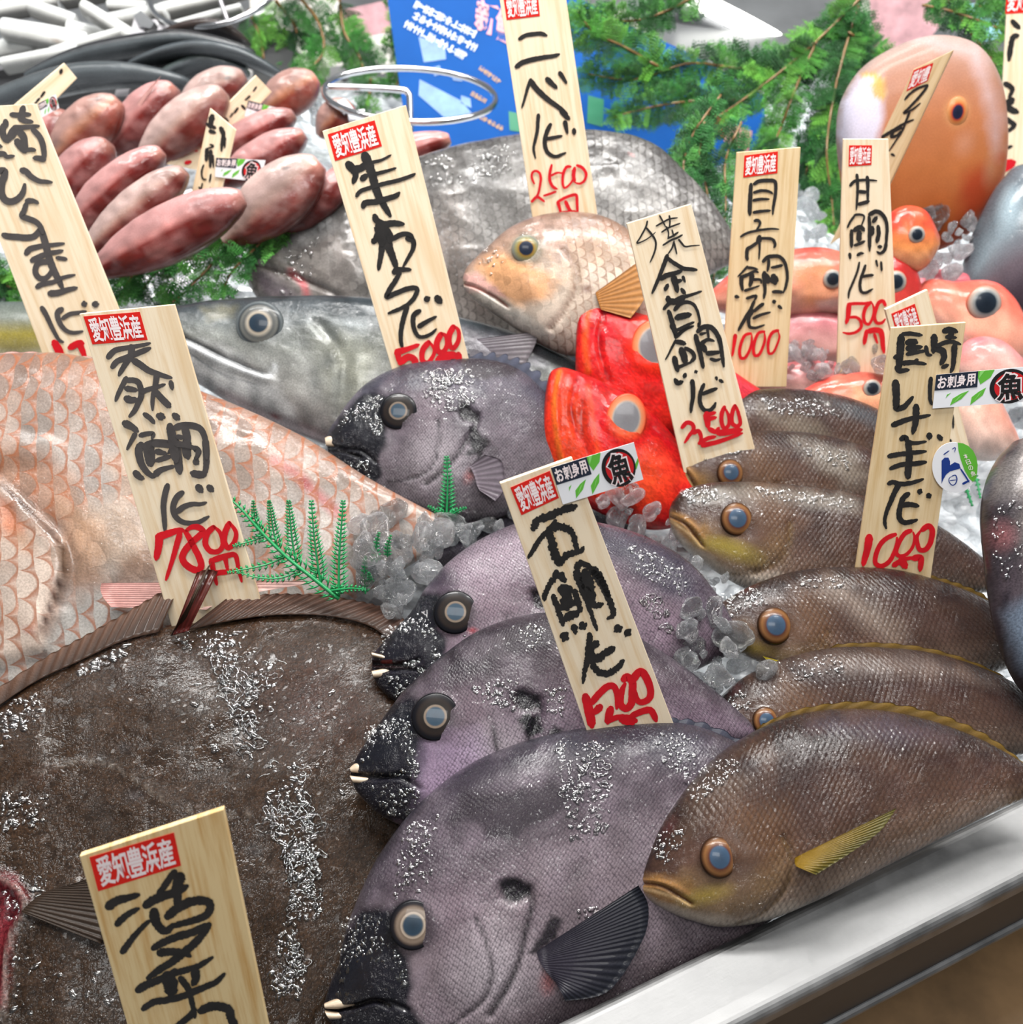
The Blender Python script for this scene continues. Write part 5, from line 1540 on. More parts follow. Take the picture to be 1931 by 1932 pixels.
def strokes(mb, plane, org, txt, off, dry=0.0, seed=1, wk=1.0):
    """brush strokes 'width: x,y x,y ...' in tenths of a zoomed view; org = (x, y, size of that view)."""
    ox, oy, sz = org
    k = sz * 10 / 1931.0
    rnd = np.random.RandomState(seed)
    for si, s in enumerate(txt.split(';')):
        s = s.strip()
        if not s:
            continue
        w, pts = s.split(':')
        w = float(w) * k * wk
        P = np.array([[float(a) for a in p.split(',')] for p in pts.split()]) * k + [ox, oy]
        L = np.linalg.norm(np.diff(P, axis=0), axis=1).sum()
        n = int(np.clip(L / 2.2, 6, 80))
        Q = crom(P, n)
        t = np.gradient(Q, axis=0)
        t /= np.maximum(np.linalg.norm(t, axis=1)[:, None], 1e-9)
        nn = np.stack([-t[:, 1], t[:, 0]], -1)
        kk = np.linspace(0, 1, n)
        ww = w / 2 * (0.86 + 0.22 * np.sin(kk * 2.6 + rnd.rand() * 2) + 0.05 * (rnd.rand(n) - 0.5))
        ww *= np.interp(kk, [0, 0.06, 0.88, 1], [0.8, 1, 0.95, 0.55])
        j1 = 1 + dry * (rnd.rand(n) - 0.5)
        j2 = 1 + dry * (rnd.rand(n) - 0.5)
        A, B = Q + nn * (ww * j1)[:, None], Q - nn * (ww * j2)[:, None]
        caps = []
        for e, sg in ((0, -1), (n - 1, 1)):
            an = np.linspace(-math.pi / 2, math.pi / 2, 7)[1:-1]
            caps.append(Q[e] + sg * t[e] * (ww[e] * 0.9 * np.cos(an))[:, None] + nn[e] * (ww[e] * np.sin(an))[:, None])
        V = np.vstack([A, B, caps[0], caps[1]])
        X = plane.shift(off + 0.00002 * si).hit(V)
        F = [(i, i + 1, n + i + 1, n + i) for i in range(n - 1)]
        c0, c1 = 2 * n, 2 * n + 5
        F.append((0, n) + tuple(range(c0, c0 + 5)))
        F.append((2 * n - 1, n - 1) + tuple(range(c1 + 4, c1 - 1, -1)))
        a, b, c = X[F[0][0]], X[F[0][1]], X[F[0][3]]
        fl = np.dot(np.cross(b - a, c - a), plane.n) < 0
        FF = []
        for f in F:
            p = X[list(f)]
            nv = sum(np.cross(p[i] - p[0], p[i + 1] - p[0]) for i in range(1, len(p) - 1))
            FF.append(f if np.dot(nv, plane.n) > 0 else f[::-1])
        mb.add(X, FF)


def zq(org, pts):
    k = org[2] * 10 / 1931.0
    return [(org[0] + x * k, org[1] + y * k) for x, y in pts]


def board(label, anchor, z, tilt, az, quad, stamp=None, black=(), red=(), wood='wood', ink='ink', dry=0.25, stamptext='愛知豊浜産', thick=0.0028, seed=1):
    """a pine board standing in the fish, its face leaning back by tilt from upright."""
    pl = Plane(anchor[0], anchor[1], z, 90 - tilt, az)
    root = empty('price_board', pl.p0, label, 'price board', 'wooden price boards')
    q = np.array(quad, float)
    X = pl.hit(q)
    # a board is rectangular: keep its long axis, set its sides parallel at their mean width
    V, F = plate(pl, q, thick)
    nn = 4
    c = pl.to2(X)
    up = (c[0] + c[1]) / 2 - (c[3] + c[2]) / 2
    up /= np.linalg.norm(up)
    sd = np.array([up[1], -up[0]])
    uv = np.stack([(pl.to2(V) - c[3]) @ sd, (pl.to2(V) - c[3]) @ up], -1)
    uv = uv + np.array([seed * 0.37, seed * 0.53])
    b = mesh('plank', V, F, M[wood], root, uv=uv, smooth=False)
    bv = b.modifiers.new('edge', 'BEVEL')
    bv.width = 0.0003
    bv.segments = 2
    if stamp:
        pts = stamp
        V, F = plate(pl, pts, 0.00015, 0.00022)
        st = mesh('origin_label', V, F, M['stamp'], root, smooth=False)
        if stamptext:
            mb = MB()
            s = np.array(pts, float)
            ctr = s.mean(0)
            qq = ctr + (s - ctr) * [0.90, 0.86]
            text_quad(mb, pl, qq, stamptext, 0.0004, pad=0.0, bold=0.022)
            st_t = mb.build('lettering', M['stamp_white'], st, smooth=False)
    mb = MB()
    for o, s in black:
        strokes(mb, pl, o, s, 0.0003, dry, seed)
    if mb.n:
        mb.build('fish_name_writing', M[ink], root, smooth=False)
    mb = MB()
    for o, s in red:
        strokes(mb, pl, o, s, 0.0008, 0.08, seed + 50)
    if mb.n:
        mb.build('price_writing', M['red_ink'], root, smooth=False)
    return root, pl


def sashimi(parent, pl, quad, off=0.0012, seed=1, curl=0.0):
    """the white sticker: dark panel, green bamboo leaves, round fish mark."""
    q = np.array(quad, float)
    st = mesh('sashimi_sticker', *plate(pl, q, 0.0003, off), M['paper'], parent, smooth=False)
    R = lambda pts: bil(q, np.array(pts, float))

    def poly(name, pts, mat, o):
        return mesh(name, *plate(pl, R(pts), 0.00004, off + o), M[mat], st, smooth=False)
    for pts in ([(.43, 0), (.60, 0), (.56, .22), (.46, .40), (.43, .2)], [(.44, .62), (.52, .5), (.49, .72), (.37, .98), (.38, .75)], [(.27, .62), (.35, .55), (.28, .78), (.17, .95), (.19, .75)], [(.13, .62), (.17, .57), (.12, .72)], [(.93, .62), (1.0, .42), (1.0, .52), (.95, .70)]):
        poly('leaf_print', pts, 'green_print', 0.00008)
    for pts in ([(.45, 0.02), (.50, 0.0), (.44, .22)], [(.45, .68), (.48, .6), (.40, .9)], [(.25, .72), (.30, .62), (.20, .9)]):
        poly('leaf_print', pts, 'light_green_print', 0.00014)
    poly('panel_print', [(0, 0), (.43, 0), (.43, .47), (0, .47)], 'navy', 0.00018)
    mb = MB()
    text_quad(mb, pl, R([(.02, .06), (.41, .06), (.41, .42), (.02, .42)]), 'お刺身用', off + 0.00028, pad=0.03, bold=0.03)
    mb.build('lettering', M['stamp_white'], st, smooth=False)
    an = np.linspace(0, 2 * math.pi, 40, endpoint=False)
    cx, cy = .755, .52
    poly('round_print', [(cx + .200 * math.cos(a), cy + .50 * math.sin(a)) for a in an], 'print_black', 0.00018)
    poly('round_print', [(cx + .012 + .165 * math.cos(a), cy + .40 * math.sin(a)) for a in an], 'print_red', 0.00026)
    for o, bold, mat in ((0.00034, 0.075, 'stamp_white'), (0.00044, 0.028, 'print_black')):
        mb = MB()
        gq = R([(cx - .125, cy - .38), (cx + .145, cy - .38), (cx + .145, cy + .40), (cx - .125, cy + .40)]) if mat == 'print_black' else R([(cx - .145, cy - .43), (cx + .165, cy - .43), (cx + .165, cy + .45), (cx - .145, cy + .45)])
        text_quad(mb, pl, gq, '魚', off + o, pad=0.0, bold=bold)
        mb.build('lettering', M[mat], st, smooth=False)
    return st


A_ = (140, 1520, 400)
board('nearest price board, knotty pine, standing before the flounder with big black brush writing', (330, 2010), 0.02, 24, 4,
      zq(A_, [(5, 46), (136, 3.3), (187, 250), (63, 250)]), zq(A_, [(14, 47), (91, 24.5), (97.5, 54.5), (22, 78)]),
      [(A_, '8: 31,92 38,87 48,84 59,81;6: 39,108 45,102 52,97 59,93.5;6: 44,133 50,125 57,116 65,108 69,104.5;6: 92,60 87,66 81,75 76,80;8: 65,91 72,86 82,82 92,79 103,73;10: 97,64 94,72 94,82 94,92;9: 73,96 74,104 79,112 85,114 90,108;8: 85,101 92,95 102,89 112,86.5 121,87 124,92 121,99 113,103 103,106 92,109 84,112;7: 72,130 80,125 92,120 105,116 115,112 123,108;7: 123,108 117,117 110,125 103,131 96,137 88,143 78,149 67,157;8: 78,134 86,133 97,133 106,137;7: 58,168 66,163 76,159 90,153 104,149 115,145 126,138;13: 85,155 88,163 88,172;6: 97,157 103,165 106,174 109,186 110,193;8: 110,150 111,157 108,163;6: 63,185 72,179 84,177 97,174 112,168 124,163 130,160 137,153;8: 115,187 124,183 134,183 141,186 143,193 148,205 150,220;6: 110,186 106,191 95,200 80,212;6: 92,150 84,160')],
      wood='wood_yellow', seed=3)

B1, B2 = (150, 570, 300), (200, 830, 300)
board('price board with a big red price standing before the sea bream', (400, 1150), 0.02, 26, 6,
      [(150, 592.5), (329.4, 574.7), (513, 1205), (331, 1205)], zq(B1, [(5, 17.5), (73.5, 12), (83, 46), (16, 51.5)]),
      [(B1, '7: 35,67 43,59 55,56 67,54 78,52 86,50;7: 40,79 46,72 56,68 66,64 76,60 86,56;8: 63,54 63,63 58,72 53,80 48,89;8: 66,71 74,76 84,83 95,87 104,90 112,92;6: 57,92 53,100 48,110 44,120;7: 57,95 66,95 72,98 75,107 75,115 71,124 67,132 61,139;7: 57,105 64,106 70,107;9: 57,117 63,119 70,118;6: 76,109 84,106 95,103 104,100;7: 94,88 93,97 91,107 89,118 89,131;8: 92,108 100,117 107,124 110,127;6: 111,97 113,106;6: 79,136 86,141 91,147;9: 96,138 103,140;8: 115,137 121,142;9: 55,147 63,151 71,157;6: 68,160 63,169 58,179;6: 74,162 82,160 90,160 88,166;7: 90,172 100,173 110,175;11: 110,150 113,165 115,180 118,193;8: 116,153 125,150 137,150 147,154 152,163 154,175 155,190;9: 128,153 131,165 130,175;6: 118,163 126,165;8: 118,172 130,174 142,178;6: 145,180 142,190'),
       (B2, '10: 43,6 40,14 43,28 49,38 55,43 59,45;13: 52,6 53,18 55,30;8: 47,8 56,4 64,3 76,4 80,10 76,16;8: 62,14 74,17;6: 62,25 72,22 79,20;6: 52,30 58,27;8: 60,42 66,37 75,34 83,32;11: 84,0 86,15 88,28 90,40;8: 121,0 122,15 122,30 120,42;9: 120,42 112,42 104,40;12: 98,2 98,14 100,22;8: 108,10 113,14 111,20 108,24;9: 109,26 112,29;9: 36,40 41,45 46,47;7: 75,55 72,66 70,80 71,95 72,111;7: 93,64 86,70 82,80 83,90 90,98 100,101 112,100 120,96 125,93;7: 87,87 95,81 105,78 115,78 122,76;9: 112,57 117,63;8: 125,57 130,62')],
      [(B2, '9: 65,116 64,130 61,145;9: 63,118 75,114 88,110 95,110;7: 90,114 86,128 82,142 78,155 73,170;8: 97,112 103,122 108,132 113,142 116,152 112,158 104,156 96,150 93,142 97,133 105,124 113,117 118,111 112,106 104,106 98,110;7: 131,106 123,114 121,126 127,135 137,135 142,127 139,113 131,105;7: 150,101 145,112 144,124 149,131 156,124 158,112 150,100;7: 128,146 131,160 135,176;7: 130,146 146,141 157,140 161,155 165,172;6: 145,144 148,158;7: 133,162 148,160 162,158')], ink='grey_ink', dry=0.06, seed=4)

C1, C2 = (940, 830, 300), (990, 1080, 300)
rC, pC = board('price board with red stamp and sashimi sticker standing between the beakfish', (1190, 1400), 0.047, 25, 8,
      [(944, 912), (1080, 863.5), (1302, 1446), (1131, 1446)], zq(C1, [(15, 58), (63, 37.5), (74, 70.5), (28.5, 91.5)]),
      [(C1, '9: 43,108 47,99 57,94 70,89 80,85 90,82 95,80;6: 70,98 64,106 56,115 48,125 41,136 37,143;10: 62,108 64,120 68,135 73,148 77,151;9: 66,107 75,105 85,108 90,113 94,125 97,138;8: 77,149 83,140 92,137 100,135 104,130;8: 71,160 69,168;7: 68,169 63,175 58,186 55,193;8: 71,165 78,166 82,171;8: 95,155 100,150 106,151 113,156;8: 96,158 99,172 104,185 107,193;12: 106,160 110,172 114,182;9: 113,156 122,164 128,175 134,190'),
       (C2, '9: 37,2 45,5 49,11;5: 33,10 28,20 24,34;7: 35,28 39,40 43,52 47,64;11: 44,21 52,20 58,23;13: 50,22 51,34 52,44;8: 42,44 50,40 58,38 68,36;10: 51,56 57,52 66,48;7: 61,22 64,34 69,47;8: 62,0 67,14 74,30 79,44 84,58 88,70;13: 73,4 75,12 79,22 84,32;8: 76,20 82,36 88,40 95,38;9: 84,0 92,10 98,22 103,34 107,45 107,52 101,56;12: 47,77 52,80;9: 60,66 62,74;10: 70,63 73,68;7: 79,75 78,88 77,100 76,108 73,120 71,134;8: 80,85 82,100 83,110 87,118 95,123 105,121 113,115 120,107;8: 84,90 89,84;9: 88,106 96,99 105,94 109,91;11: 113,67 116,71;11: 125,73 128,75')],
      [(C2, '11: 74,150 77,162 80,175 82,187;8: 82,158 90,148 100,139 108,138 112,146 113,158 112,165;9: 92,163 87,168 83,170;9: 120,130 125,127 131,133 131,145 130,158 124,165 117,160 118,145 122,135;9: 131,132 137,123 143,121 149,130 153,142 152,152 145,157 138,156 134,146 133,136;9: 105,165 102,175 101,183;8: 100,180 112,176 122,174;12: 118,178 135,180;8: 130,174 145,168 154,168 160,180')], dry=0.55, seed=5)
sashimi(rC, pC, zq(C1, [(64, 34), (165, 3), (176.5, 48), (79, 78.5)]))

D1, D2 = (600, 190, 300), (640, 450, 300)
board('price board reading 5000 yen, standing behind the topmost beakfish', (825, 740), 0.046, 26, 4,
      [(608.5, 247.5), (766, 198.5), (909, 776), (763, 776)], zq(D1, [(12, 41), (69, 24), (78, 55.5), (21, 73.5)]),
      [(D1, '10: 37,77 42,83 46,90 43,100;11: 57,66 61,76 66,90 70,105 75,118 82,130 88,140;9: 44,84 52,82 58,78;8: 54,95 60,90;4: 66,75 78,72 89,66;5: 70,89 82,86 95,82;5: 47,116 52,110 66,105 80,101 97,97 112,92 118,89;7: 55,129 58,124 70,123 84,119 94,116 99,112;8: 69,140 72,146 80,150 92,149 104,150;12: 74,152 76,160 78,175;9: 80,155 87,163 88,172;6: 69,171 72,160;6: 91,168 100,163 110,162 116,166'),
       (D2, '8: 42,4 45,0;8: 53,5 51,20 48,38;10: 58,0 61,12 65,22 70,36;7: 83,0 90,3 90,12 85,22 78,34;8: 67,41 73,38 87,38;6: 74,42 68,52 61,63 58,71 68,67 80,62 90,60 95,62 92,71 85,79 75,85 65,89 60,91;6: 83,83 79,95 76,108 75,122 77,133;6: 98,88 91,93 90,103 92,112 97,119 105,119 113,115 118,110;6: 97,107 105,102 112,98 118,95;8: 106,74 110,72;9: 119,72 124,78')],
      [(D2, '9: 71,137 73,150;8: 71,138 84,134 97,129;8: 74,151 84,144 92,148 91,159 82,165 73,170;7: 109,126 102,135 101,147 107,151 113,145 116,135 109,125;7: 124,116 119,126 120,136 126,138 131,130 130,119 124,115;7: 139,107 134,117 134,128 139,133 145,124 145,112 139,106;9: 120,147 131,142 143,142;8: 145,140 146,150;8: 120,147 122,155;7: 132,144 133,152')], dry=0.15, seed=6)

E1, E2 = (920, 0, 220), (940, 210, 220)
board('price board reading 2500 yen, tallest, behind the snapper', (1075, 440), 0.10, 22, 2,
      [(936, -48), (1060, -62), (1137, 470), (1014, 470)], zq(E1, [(26, -8), (83, -14), (87, 27), (32, 33.5)]),
      [(E1, '7: 53,65 63,59 75,57 88,56 98,59;8: 48,111 58,104 75,99 95,95 110,93 119,90;6: 72,132 67,145 62,163 57,179;9: 72,134 80,146 92,158 104,168 118,178 132,189;9: 99,131 108,140 115,146;8: 120,121 126,130 131,138'),
       (E2, '8: 104,0 112,8 118,13;6: 67,6 66,18 65,33 62,47 59,62 62,78;7: 87,22 82,32 78,45 78,58 82,68 90,74 98,75 105,72 112,69;6: 80,46 92,44 106,41;8: 111,18 113,28 115,37;7: 126,30 126,38')],
      [(E2, '4: 60,120 56,110 57,102 63,99 69,103 71,112 69,126 66,138 60,145 55,149;4.5: 56,150 64,142 72,146 77,150;4: 76,140 86,137 96,133;5: 89,89 86,102 86,115 91,125 98,129;3.5: 88,107 98,102 107,103;5: 120,92 113,93 108,104 107,118 110,127 118,122 124,112 123,98;6: 127,94 125,106 127,117;5: 131,90 140,94 146,104 143,115 135,120 127,118;6: 99,151 102,160 104,169;5: 99,150 112,143 124,139 130,140 131,155 132,169;6: 112,150 118,162 124,168;5: 105,168 130,166')], dry=0.12, seed=7)

F1_, F2_ = (1170, 380, 250), (1190, 610, 250)
board('price board reading 3500 yen across the red fish', (1355, 870), 0.035, 25, 4,
      [(1183, 422), (1304.7, 385), (1440, 905), (1294, 905)], None,
      [(F1_, '2.5: 40,29 38,37 30,52 25,61 36,57 45,51 52,45;3: 38,38 47,49 52,58 52,68 49,78 44,89;2.5: 53,36 62,31 72,26 84,24;2.5: 58,21 63,30 67,38;2.5: 72,21 73,30 72,38;2.5: 61,45 70,39 80,35 88,32;2.5: 68,37 71,46 70,55;2.5: 76,42 79,52;3: 70,54 78,50 85,45;3: 63,64 74,57 84,53 91,49;2.5: 79,58 76,68 70,77;2.5: 79,60 83,77;3: 86,56 90,61 95,66 104,65 116,64;6: 69,79 66,88 62,98 57,111 52,123 47,134;6: 69,82 76,88 84,93 93,98 103,99 112,100;7: 60,113 68,108 80,105 90,101;6: 66,129 70,121;9: 78,110 81,120 84,132;6: 82,117 90,115;6: 90,128 95,135;5: 92,110 95,118;9: 70,140 72,145 80,146 88,142 95,139;5: 95,139 108,135 119,131;5: 64,157 72,149 85,147;7: 71,160 75,172 79,185 82,193;6: 80,158 87,150 97,147 107,150 113,160 116,172 117,180;9: 82,170 92,167 103,165;5: 83,188 95,182 108,176'),
       (F2_, '7: 60,3 64,12 66,22;6: 66,20 78,10 92,4;5: 100,0 99,6;4: 66,25 60,36 55,46 51,53;7: 66,27 74,28 80,30;8: 64,50 66,60 69,70;10: 74,38 78,48 80,58;6: 80,36 90,42 93,50 88,56;5: 70,64 80,60 90,56;7: 95,18 98,30 102,45 105,60 106,65;7: 98,12 105,6 114,5 122,10 129,22 132,35 134,50 136,63;5: 102,16 110,14;6: 103,30 112,24 122,26;9: 106,34 110,42;7: 112,44 122,43 130,42;5: 117,52 124,54 131,52;4: 112,8 114,22;7: 65,82 69,87 76,85;6: 80,74 78,79;6: 95,70 96,72;7: 90,84 91,95 91,108 89,120 88,130;6: 107,89 103,98 101,108 102,118 107,126 115,127 121,122 124,116;6: 105,103 115,99 126,95;5: 125,79 126,83;5: 130,83 135,86')],
      [(F2_, '6: 75,152 82,145 90,147 92,155 86,163 79,174;6: 92,160 99,157 103,166 101,176;6: 100,175 112,168 124,165;10: 111,132 112,142 113,152;6: 114,133 124,130;6: 113,140 125,137;7: 115,154 124,158 129,152;6: 137,122 133,132 133,145 137,153 143,148 143,135 138,124;6: 152,120 148,132 148,145 155,150 160,145 157,130 153,119;9: 128,160 145,158 162,155;7: 105,178 130,172 163,160')], dry=0.15, seed=8)

G1, G2 = (1340, 270, 220), (1340, 480, 220)
board('price board reading 1000 yen beside the bushy cypress', (1425, 690), 0.05, 24, -2,
      [(1390.7, 287.7), (1511, 278), (1484, 730), (1361, 730)], zq(G1, [(57, 21), (112.5, 14), (111.5, 50), (55, 57.5)]),
      [(G1, '7: 68,68 67,85 66,105 66,119;6: 73,68 82,63 95,62 106,63 109,70 108,88 105,105 104,118;5: 73,82 85,79 97,80 104,84;5: 72,95 85,93 98,93;5: 72,115 85,113 100,112;5: 74,129 79,128 83,132 81,138 77,144;4: 51,155 62,149 78,145 92,143 103,142 114,143;9: 82,155 80,165;6: 78,165 68,172 62,176 61,186 61,193;4: 82,165 82,178 81,193;5: 82,158 95,158 104,160 108,168 106,173'),
       (G2, '5: 61,0 62,10;4: 62,20 55,28 46,37;5: 62,22 72,23 79,25;7: 52,37 52,48 54,60;6: 54,37 64,33 74,28 80,30;8: 70,34 68,45 66,53;5: 58,60 68,57 82,52;5: 70,42 83,42 85,48;12: 90,34 95,42 100,44;13: 105,36 108,48;7: 90,30 90,45 91,60 89,73;6: 88,12 95,5 105,3 115,4 123,12 127,25 128,40 125,55 121,64;5: 97,8 97,18 95,28;5: 102,22 112,20 120,18;6: 104,62 113,62 120,63;7: 43,70 48,71;5: 61,73 70,70 77,69 73,77;6: 73,78 67,92 60,103 53,115 47,126;6: 88,82 80,88 72,95;6: 71,93 65,103 64,112 66,120 74,122 82,120 90,117;5: 72,106 82,101 92,98 100,96;8: 106,78 107,81;6: 114,86 119,90')],
      [(G2, '7: 42,134 40,148 37,168;5: 68,131 58,134 52,146 49,160 51,171 58,171 65,160 69,146 69,133;5: 90,128 81,130 75,141 72,156 74,167 81,166 87,155 91,141 90,130;5: 113,126 104,129 98,139 96,153 98,164 105,162 111,150 115,137 113,128')], wood='wood_dull', dry=0.15, seed=9)

H1, H2 = (1550, 250, 220), (1550, 460, 220)
board('price board reading 500 yen among the small red fish', (1637, 680), 0.045, 22, -4,
      [(1591.6, 262.5), (1676.5, 262.5), (1695, 705), (1579, 705)], zq(H1, [(46, 21.5), (84, 21.5), (83, 54), (45, 56.5)]),
      [(H1, '5: 48,88 55,81 68,79 80,79 92,80;5: 59,70 60,85 60,100 59,115 58,128;6: 76,74 77,88 77,102 77,115;6: 62,98 75,99;6: 61,119 70,117 79,114;4: 55,138 48,148 43,158;4: 55,137 64,136 71,139 69,148 66,155;6: 50,162 50,175 50,190;8: 55,162 65,157 71,163;9: 63,165 62,180;5: 55,187 64,184 72,180;9: 84,158 84,170;6: 79,139 80,152 80,165 80,180 80,193;7: 80,136 90,131 100,135 107,146 109,160 108,175 107,193;7: 86,148 92,140;7: 94,155 95,168 92,182'),
       (H2, '4: 80,0 80,13;6: 107,0 105,10 98,16 92,13;6: 95,5 100,5;6: 47,17 48,25;5: 60,19 65,16 70,16;4: 63,31 60,45 55,58 50,70 46,80 45,90;5: 73,36 69,48 65,60 64,72 67,80 74,81 80,78 85,75;5: 67,55 76,53 86,52;4: 91,28 93,38;4: 99,30 100,45')],
      [(H2, '5: 44,100 58,99 72,99 80,97;8: 46,101 45,112 44,122 41,132;5: 46,122 58,122 65,128 66,138 58,146 46,149 36,147;6: 82,97 74,105 70,118 72,130 79,133 85,122 87,108 84,98;6: 106,102 102,95 95,98 90,110 88,122 92,131 100,131 106,125;7: 75,144 73,155 71,166;9: 78,145 88,143 98,145 101,155 102,168 104,180;5: 88,150 93,165')], dry=0.15, seed=10)

I1, I2 = (1631, 600, 300), (1600, 830, 280)
rI, pI = board('price board with a sashimi sticker and an oval sticker, standing among brown grunts', (1685, 1110), 0.03, 25, -6,
      [(1682.3, 618.6), (1823, 608.5), (1749, 1145), (1604, 1145)], None,
      [(I1, '9: 45,22 44,35 43,48 42,62;5: 46,20 55,19 70,21;8: 52,30 60,29 64,30;8: 53,37 62,36 70,35;5: 52,44 62,42 74,40;6: 37,48 43,46;8: 40,60 44,64 54,63;6: 47,55 60,54 75,56;6: 64,51 62,55;8: 85,22 85,32 84,42;5: 75,35 77,44 82,45;8: 87,37 95,40 97,48 93,56;7: 97,16 105,14 113,17;7: 106,14 105,22 101,24;5: 88,34 98,30 108,29 117,32;7: 110,33 109,45 108,58 105,66;5: 95,60 102,57;5: 100,23 112,24;9: 38,78 39,92 39,104 40,110 48,108 54,102 59,96;5: 81,73 80,85 80,98 82,105;7: 35,130 45,126 58,122 70,120 80,118;8: 63,107 63,118 62,128 59,140;7: 45,147 50,145 53,150 62,152 75,150;8: 53,150 55,165 54,180 52,193;6: 30,168 40,166 55,164 75,162;6: 32,183 45,178 60,177 75,175;8: 79,142 79,147;6: 90,143 94,148'),
       (I2, '7: 80,15 80,30 79,45 78,50;6: 53,57 59,55 66,57 76,57 86,55 98,51;7: 67,58 61,68 56,80 51,92 48,105 50,115;7: 79,70 72,76 68,88 67,100 72,107 80,107 90,104;7: 70,85 80,84 92,86;8: 93,67 96,68;8: 105,72 107,75')],
      [(I2, '10: 28,126 26,140 22,155 20,163;6: 62,123 52,127 43,135 37,148 36,160 44,164 54,158 60,147 64,135 64,127;6: 82,118 74,122 67,133 63,145 67,151 76,149 84,140 87,128 85,120;7: 97,117 105,112 110,118 108,132 102,142 94,143 91,136 90,126 95,118;12: 70,157 76,166;7: 60,163 72,156 85,153;8: 85,154 95,154 94,170')], wood='wood_dull', dry=0.2, seed=11)
sashimi(rI, pI, zq(I1, [(87.5, 69), (206, 58.5), (206, 101), (83, 110)]))
# oval sticker, half off the board's edge
an = np.linspace(0, 2 * math.pi, 48, endpoint=False)
EV = lambda rx, ry, cx=139., cy=36., rot=-12: zq(I2, [(cx + rx * math.cos(a) * math.cos(math.radians(rot)) - ry * math.sin(a) * math.sin(math.radians(rot)), cy + rx * math.cos(a) * math.sin(math.radians(rot)) + ry * math.sin(a) * math.cos(math.radians(rot))) for a in an])
ov = mesh('oval_sticker', *plate(pI, EV(29, 33), 0.0004, 0.0016), M['paper'], rI, smooth=False)
mesh('green_print', *plate(pI, zq(I2, [(143, 3.6), (150, 4.5), (157, 8), (163, 14), (167, 22), (169, 32), (168.5, 42), (167, 50), (163, 55), (158, 50), (152, 40), (147, 26), (144, 14)]), 0.00005, 0.0017), M['green_print'], ov, smooth=False)
mesh('swallow_print', *plate(pI, zq(I2, [(122, 27), (126, 23), (131, 23), (133, 28), (133, 33), (139, 29), (145, 31), (147, 37), (140, 39), (133, 41), (128, 45), (124, 52), (122, 57), (122, 45)]), 0.00005, 0.0017), M['blueprint'], ov, smooth=False)
mb = MB()
strokes(mb, pI, I2, '1.6: 125,19 132,14;2: 147,38 153,47 158,55;3: 150,57 158,53;1.5: 136,47 140,46 142,51 140,57 136,59 132,55 132,50 136,47;1.2: 133,53 141,52;1.2: 136,12 140,10 139,16', 0.00185)
mb.build('sticker_marks', M['blueprint'], ov, smooth=False)
mb = MB()
text_quad(mb, pI, zq(I2, [(149, 18), (155, 17), (168, 46), (161, 49)]), '本日の魚', 0.00185, vert=True, pad=0.08, bold=0.01)
mb.build('lettering', M['stamp_white'], ov, smooth=False)

J1, J2 = (0, 180, 260), (0, 430, 260)
board('tall price board at the picture edge behind the sea bream, its price half hidden', (170, 690), 0.045, 25, 6,
      [(-95, 205), (67.3, 196), (274, 706), (95, 706)], None,
      [(J1, '9: 33,17 31,26 32,34;7: 16,27 26,28 35,27 43,27;8: 28,32 36,36 46,37;8: 8,36 9,45;9: 5,42 4,52 8,62 14,63;12: 14,60 20,50 28,47;10: 25,48 33,58 35,68 37,78;10: 24,64 30,74 36,80;7: 20,45 32,45 55,43;8: 46,48 55,57 60,68 62,80 62,90;8: 62,90 53,88 47,88;6: 35,77 44,76 50,77;7: -5,70 3,72;8: -8,83 5,82 10,86 20,85;10: -5,107 6,106 6,114 3,122 2,135 6,145 14,149 24,146 32,137 35,125;9: 31,105 37,107 44,114 55,120 64,121 73,122;8: 38,148 47,148 54,151;8: 37,152 34,162 31,169 40,173 50,177 57,184 60,193'),
       (J2, '9: 5,10 12,12 25,13 38,14 48,12 55,5 58,0;10: 57,0 62,15 66,30 70,45 76,60 82,72 88,85;8: 37,36 42,30 52,27 62,25 75,24 90,22;8: 45,46 55,41 68,36 80,34 88,32;6: 80,42 94,44;8: 70,48 60,48 52,52 50,62 55,70 63,71 70,65 74,55;7: 52,83 60,79 75,76 88,70 105,66;9: 70,92 82,91 95,87 108,84;7: 59,112 65,122 71,135 77,147 83,157 89,160;8: 87,114 81,119 82,128 87,138 95,145 105,147 116,145;6: 88,127 98,121 110,119 121,117;9: 117,107 121,106;9: 132,107 138,107')],
      [(J2, '11: 76,160 82,170 87,182;9: 98,168 110,162 117,162;9: 112,163 117,175 120,185')], ink='grey_ink', dry=0.05, seed=12)

K1, K2 = (320, 130, 240), (320, 280, 200)
rK, pK = board('small upright price board with a short red price in the pink heap', (365, 480), 0.03, 20, 6,
      [(397, 204.6), (446, 246), (388, 492), (334, 492)], None,
      [(K1, '9: 65,72 63,82 62,90;6: 57,84 70,90;7: 62,95 70,97;7: 78,90 82,100 80,112 79,125;5: 84,105 84,120;3: 62,115 67,118 57,121;6: 57,122 56,140;6: 63,125 62,150;4: 66,132 67,150;3: 52,146 49,157 51,167 56,168;3: 63,160 61,172'),
       (K2, '3: 60,64 58,75 55,85 54,98;4: 54,71 58,75 65,83 67,92 62,99;3: 74,72 74,85 72,98;3: 49,88 46,102 43,115 43,125;3: 51,104 49,115 48,125 50,136;3: 50,115 58,122;3: 66,103 65,115 69,120')],
      [(K2, '4: 42,126 38,133 37,142 42,144 46,138 42,126;7: 36,150 42,146;6: 42,152 52,155;6: 44,160 42,170 50,168 46,174 40,175')], seed=13)
sashimi(rK, pK, zq(K1, [(71, 135), (146, 139), (138, 172), (69, 164)]))
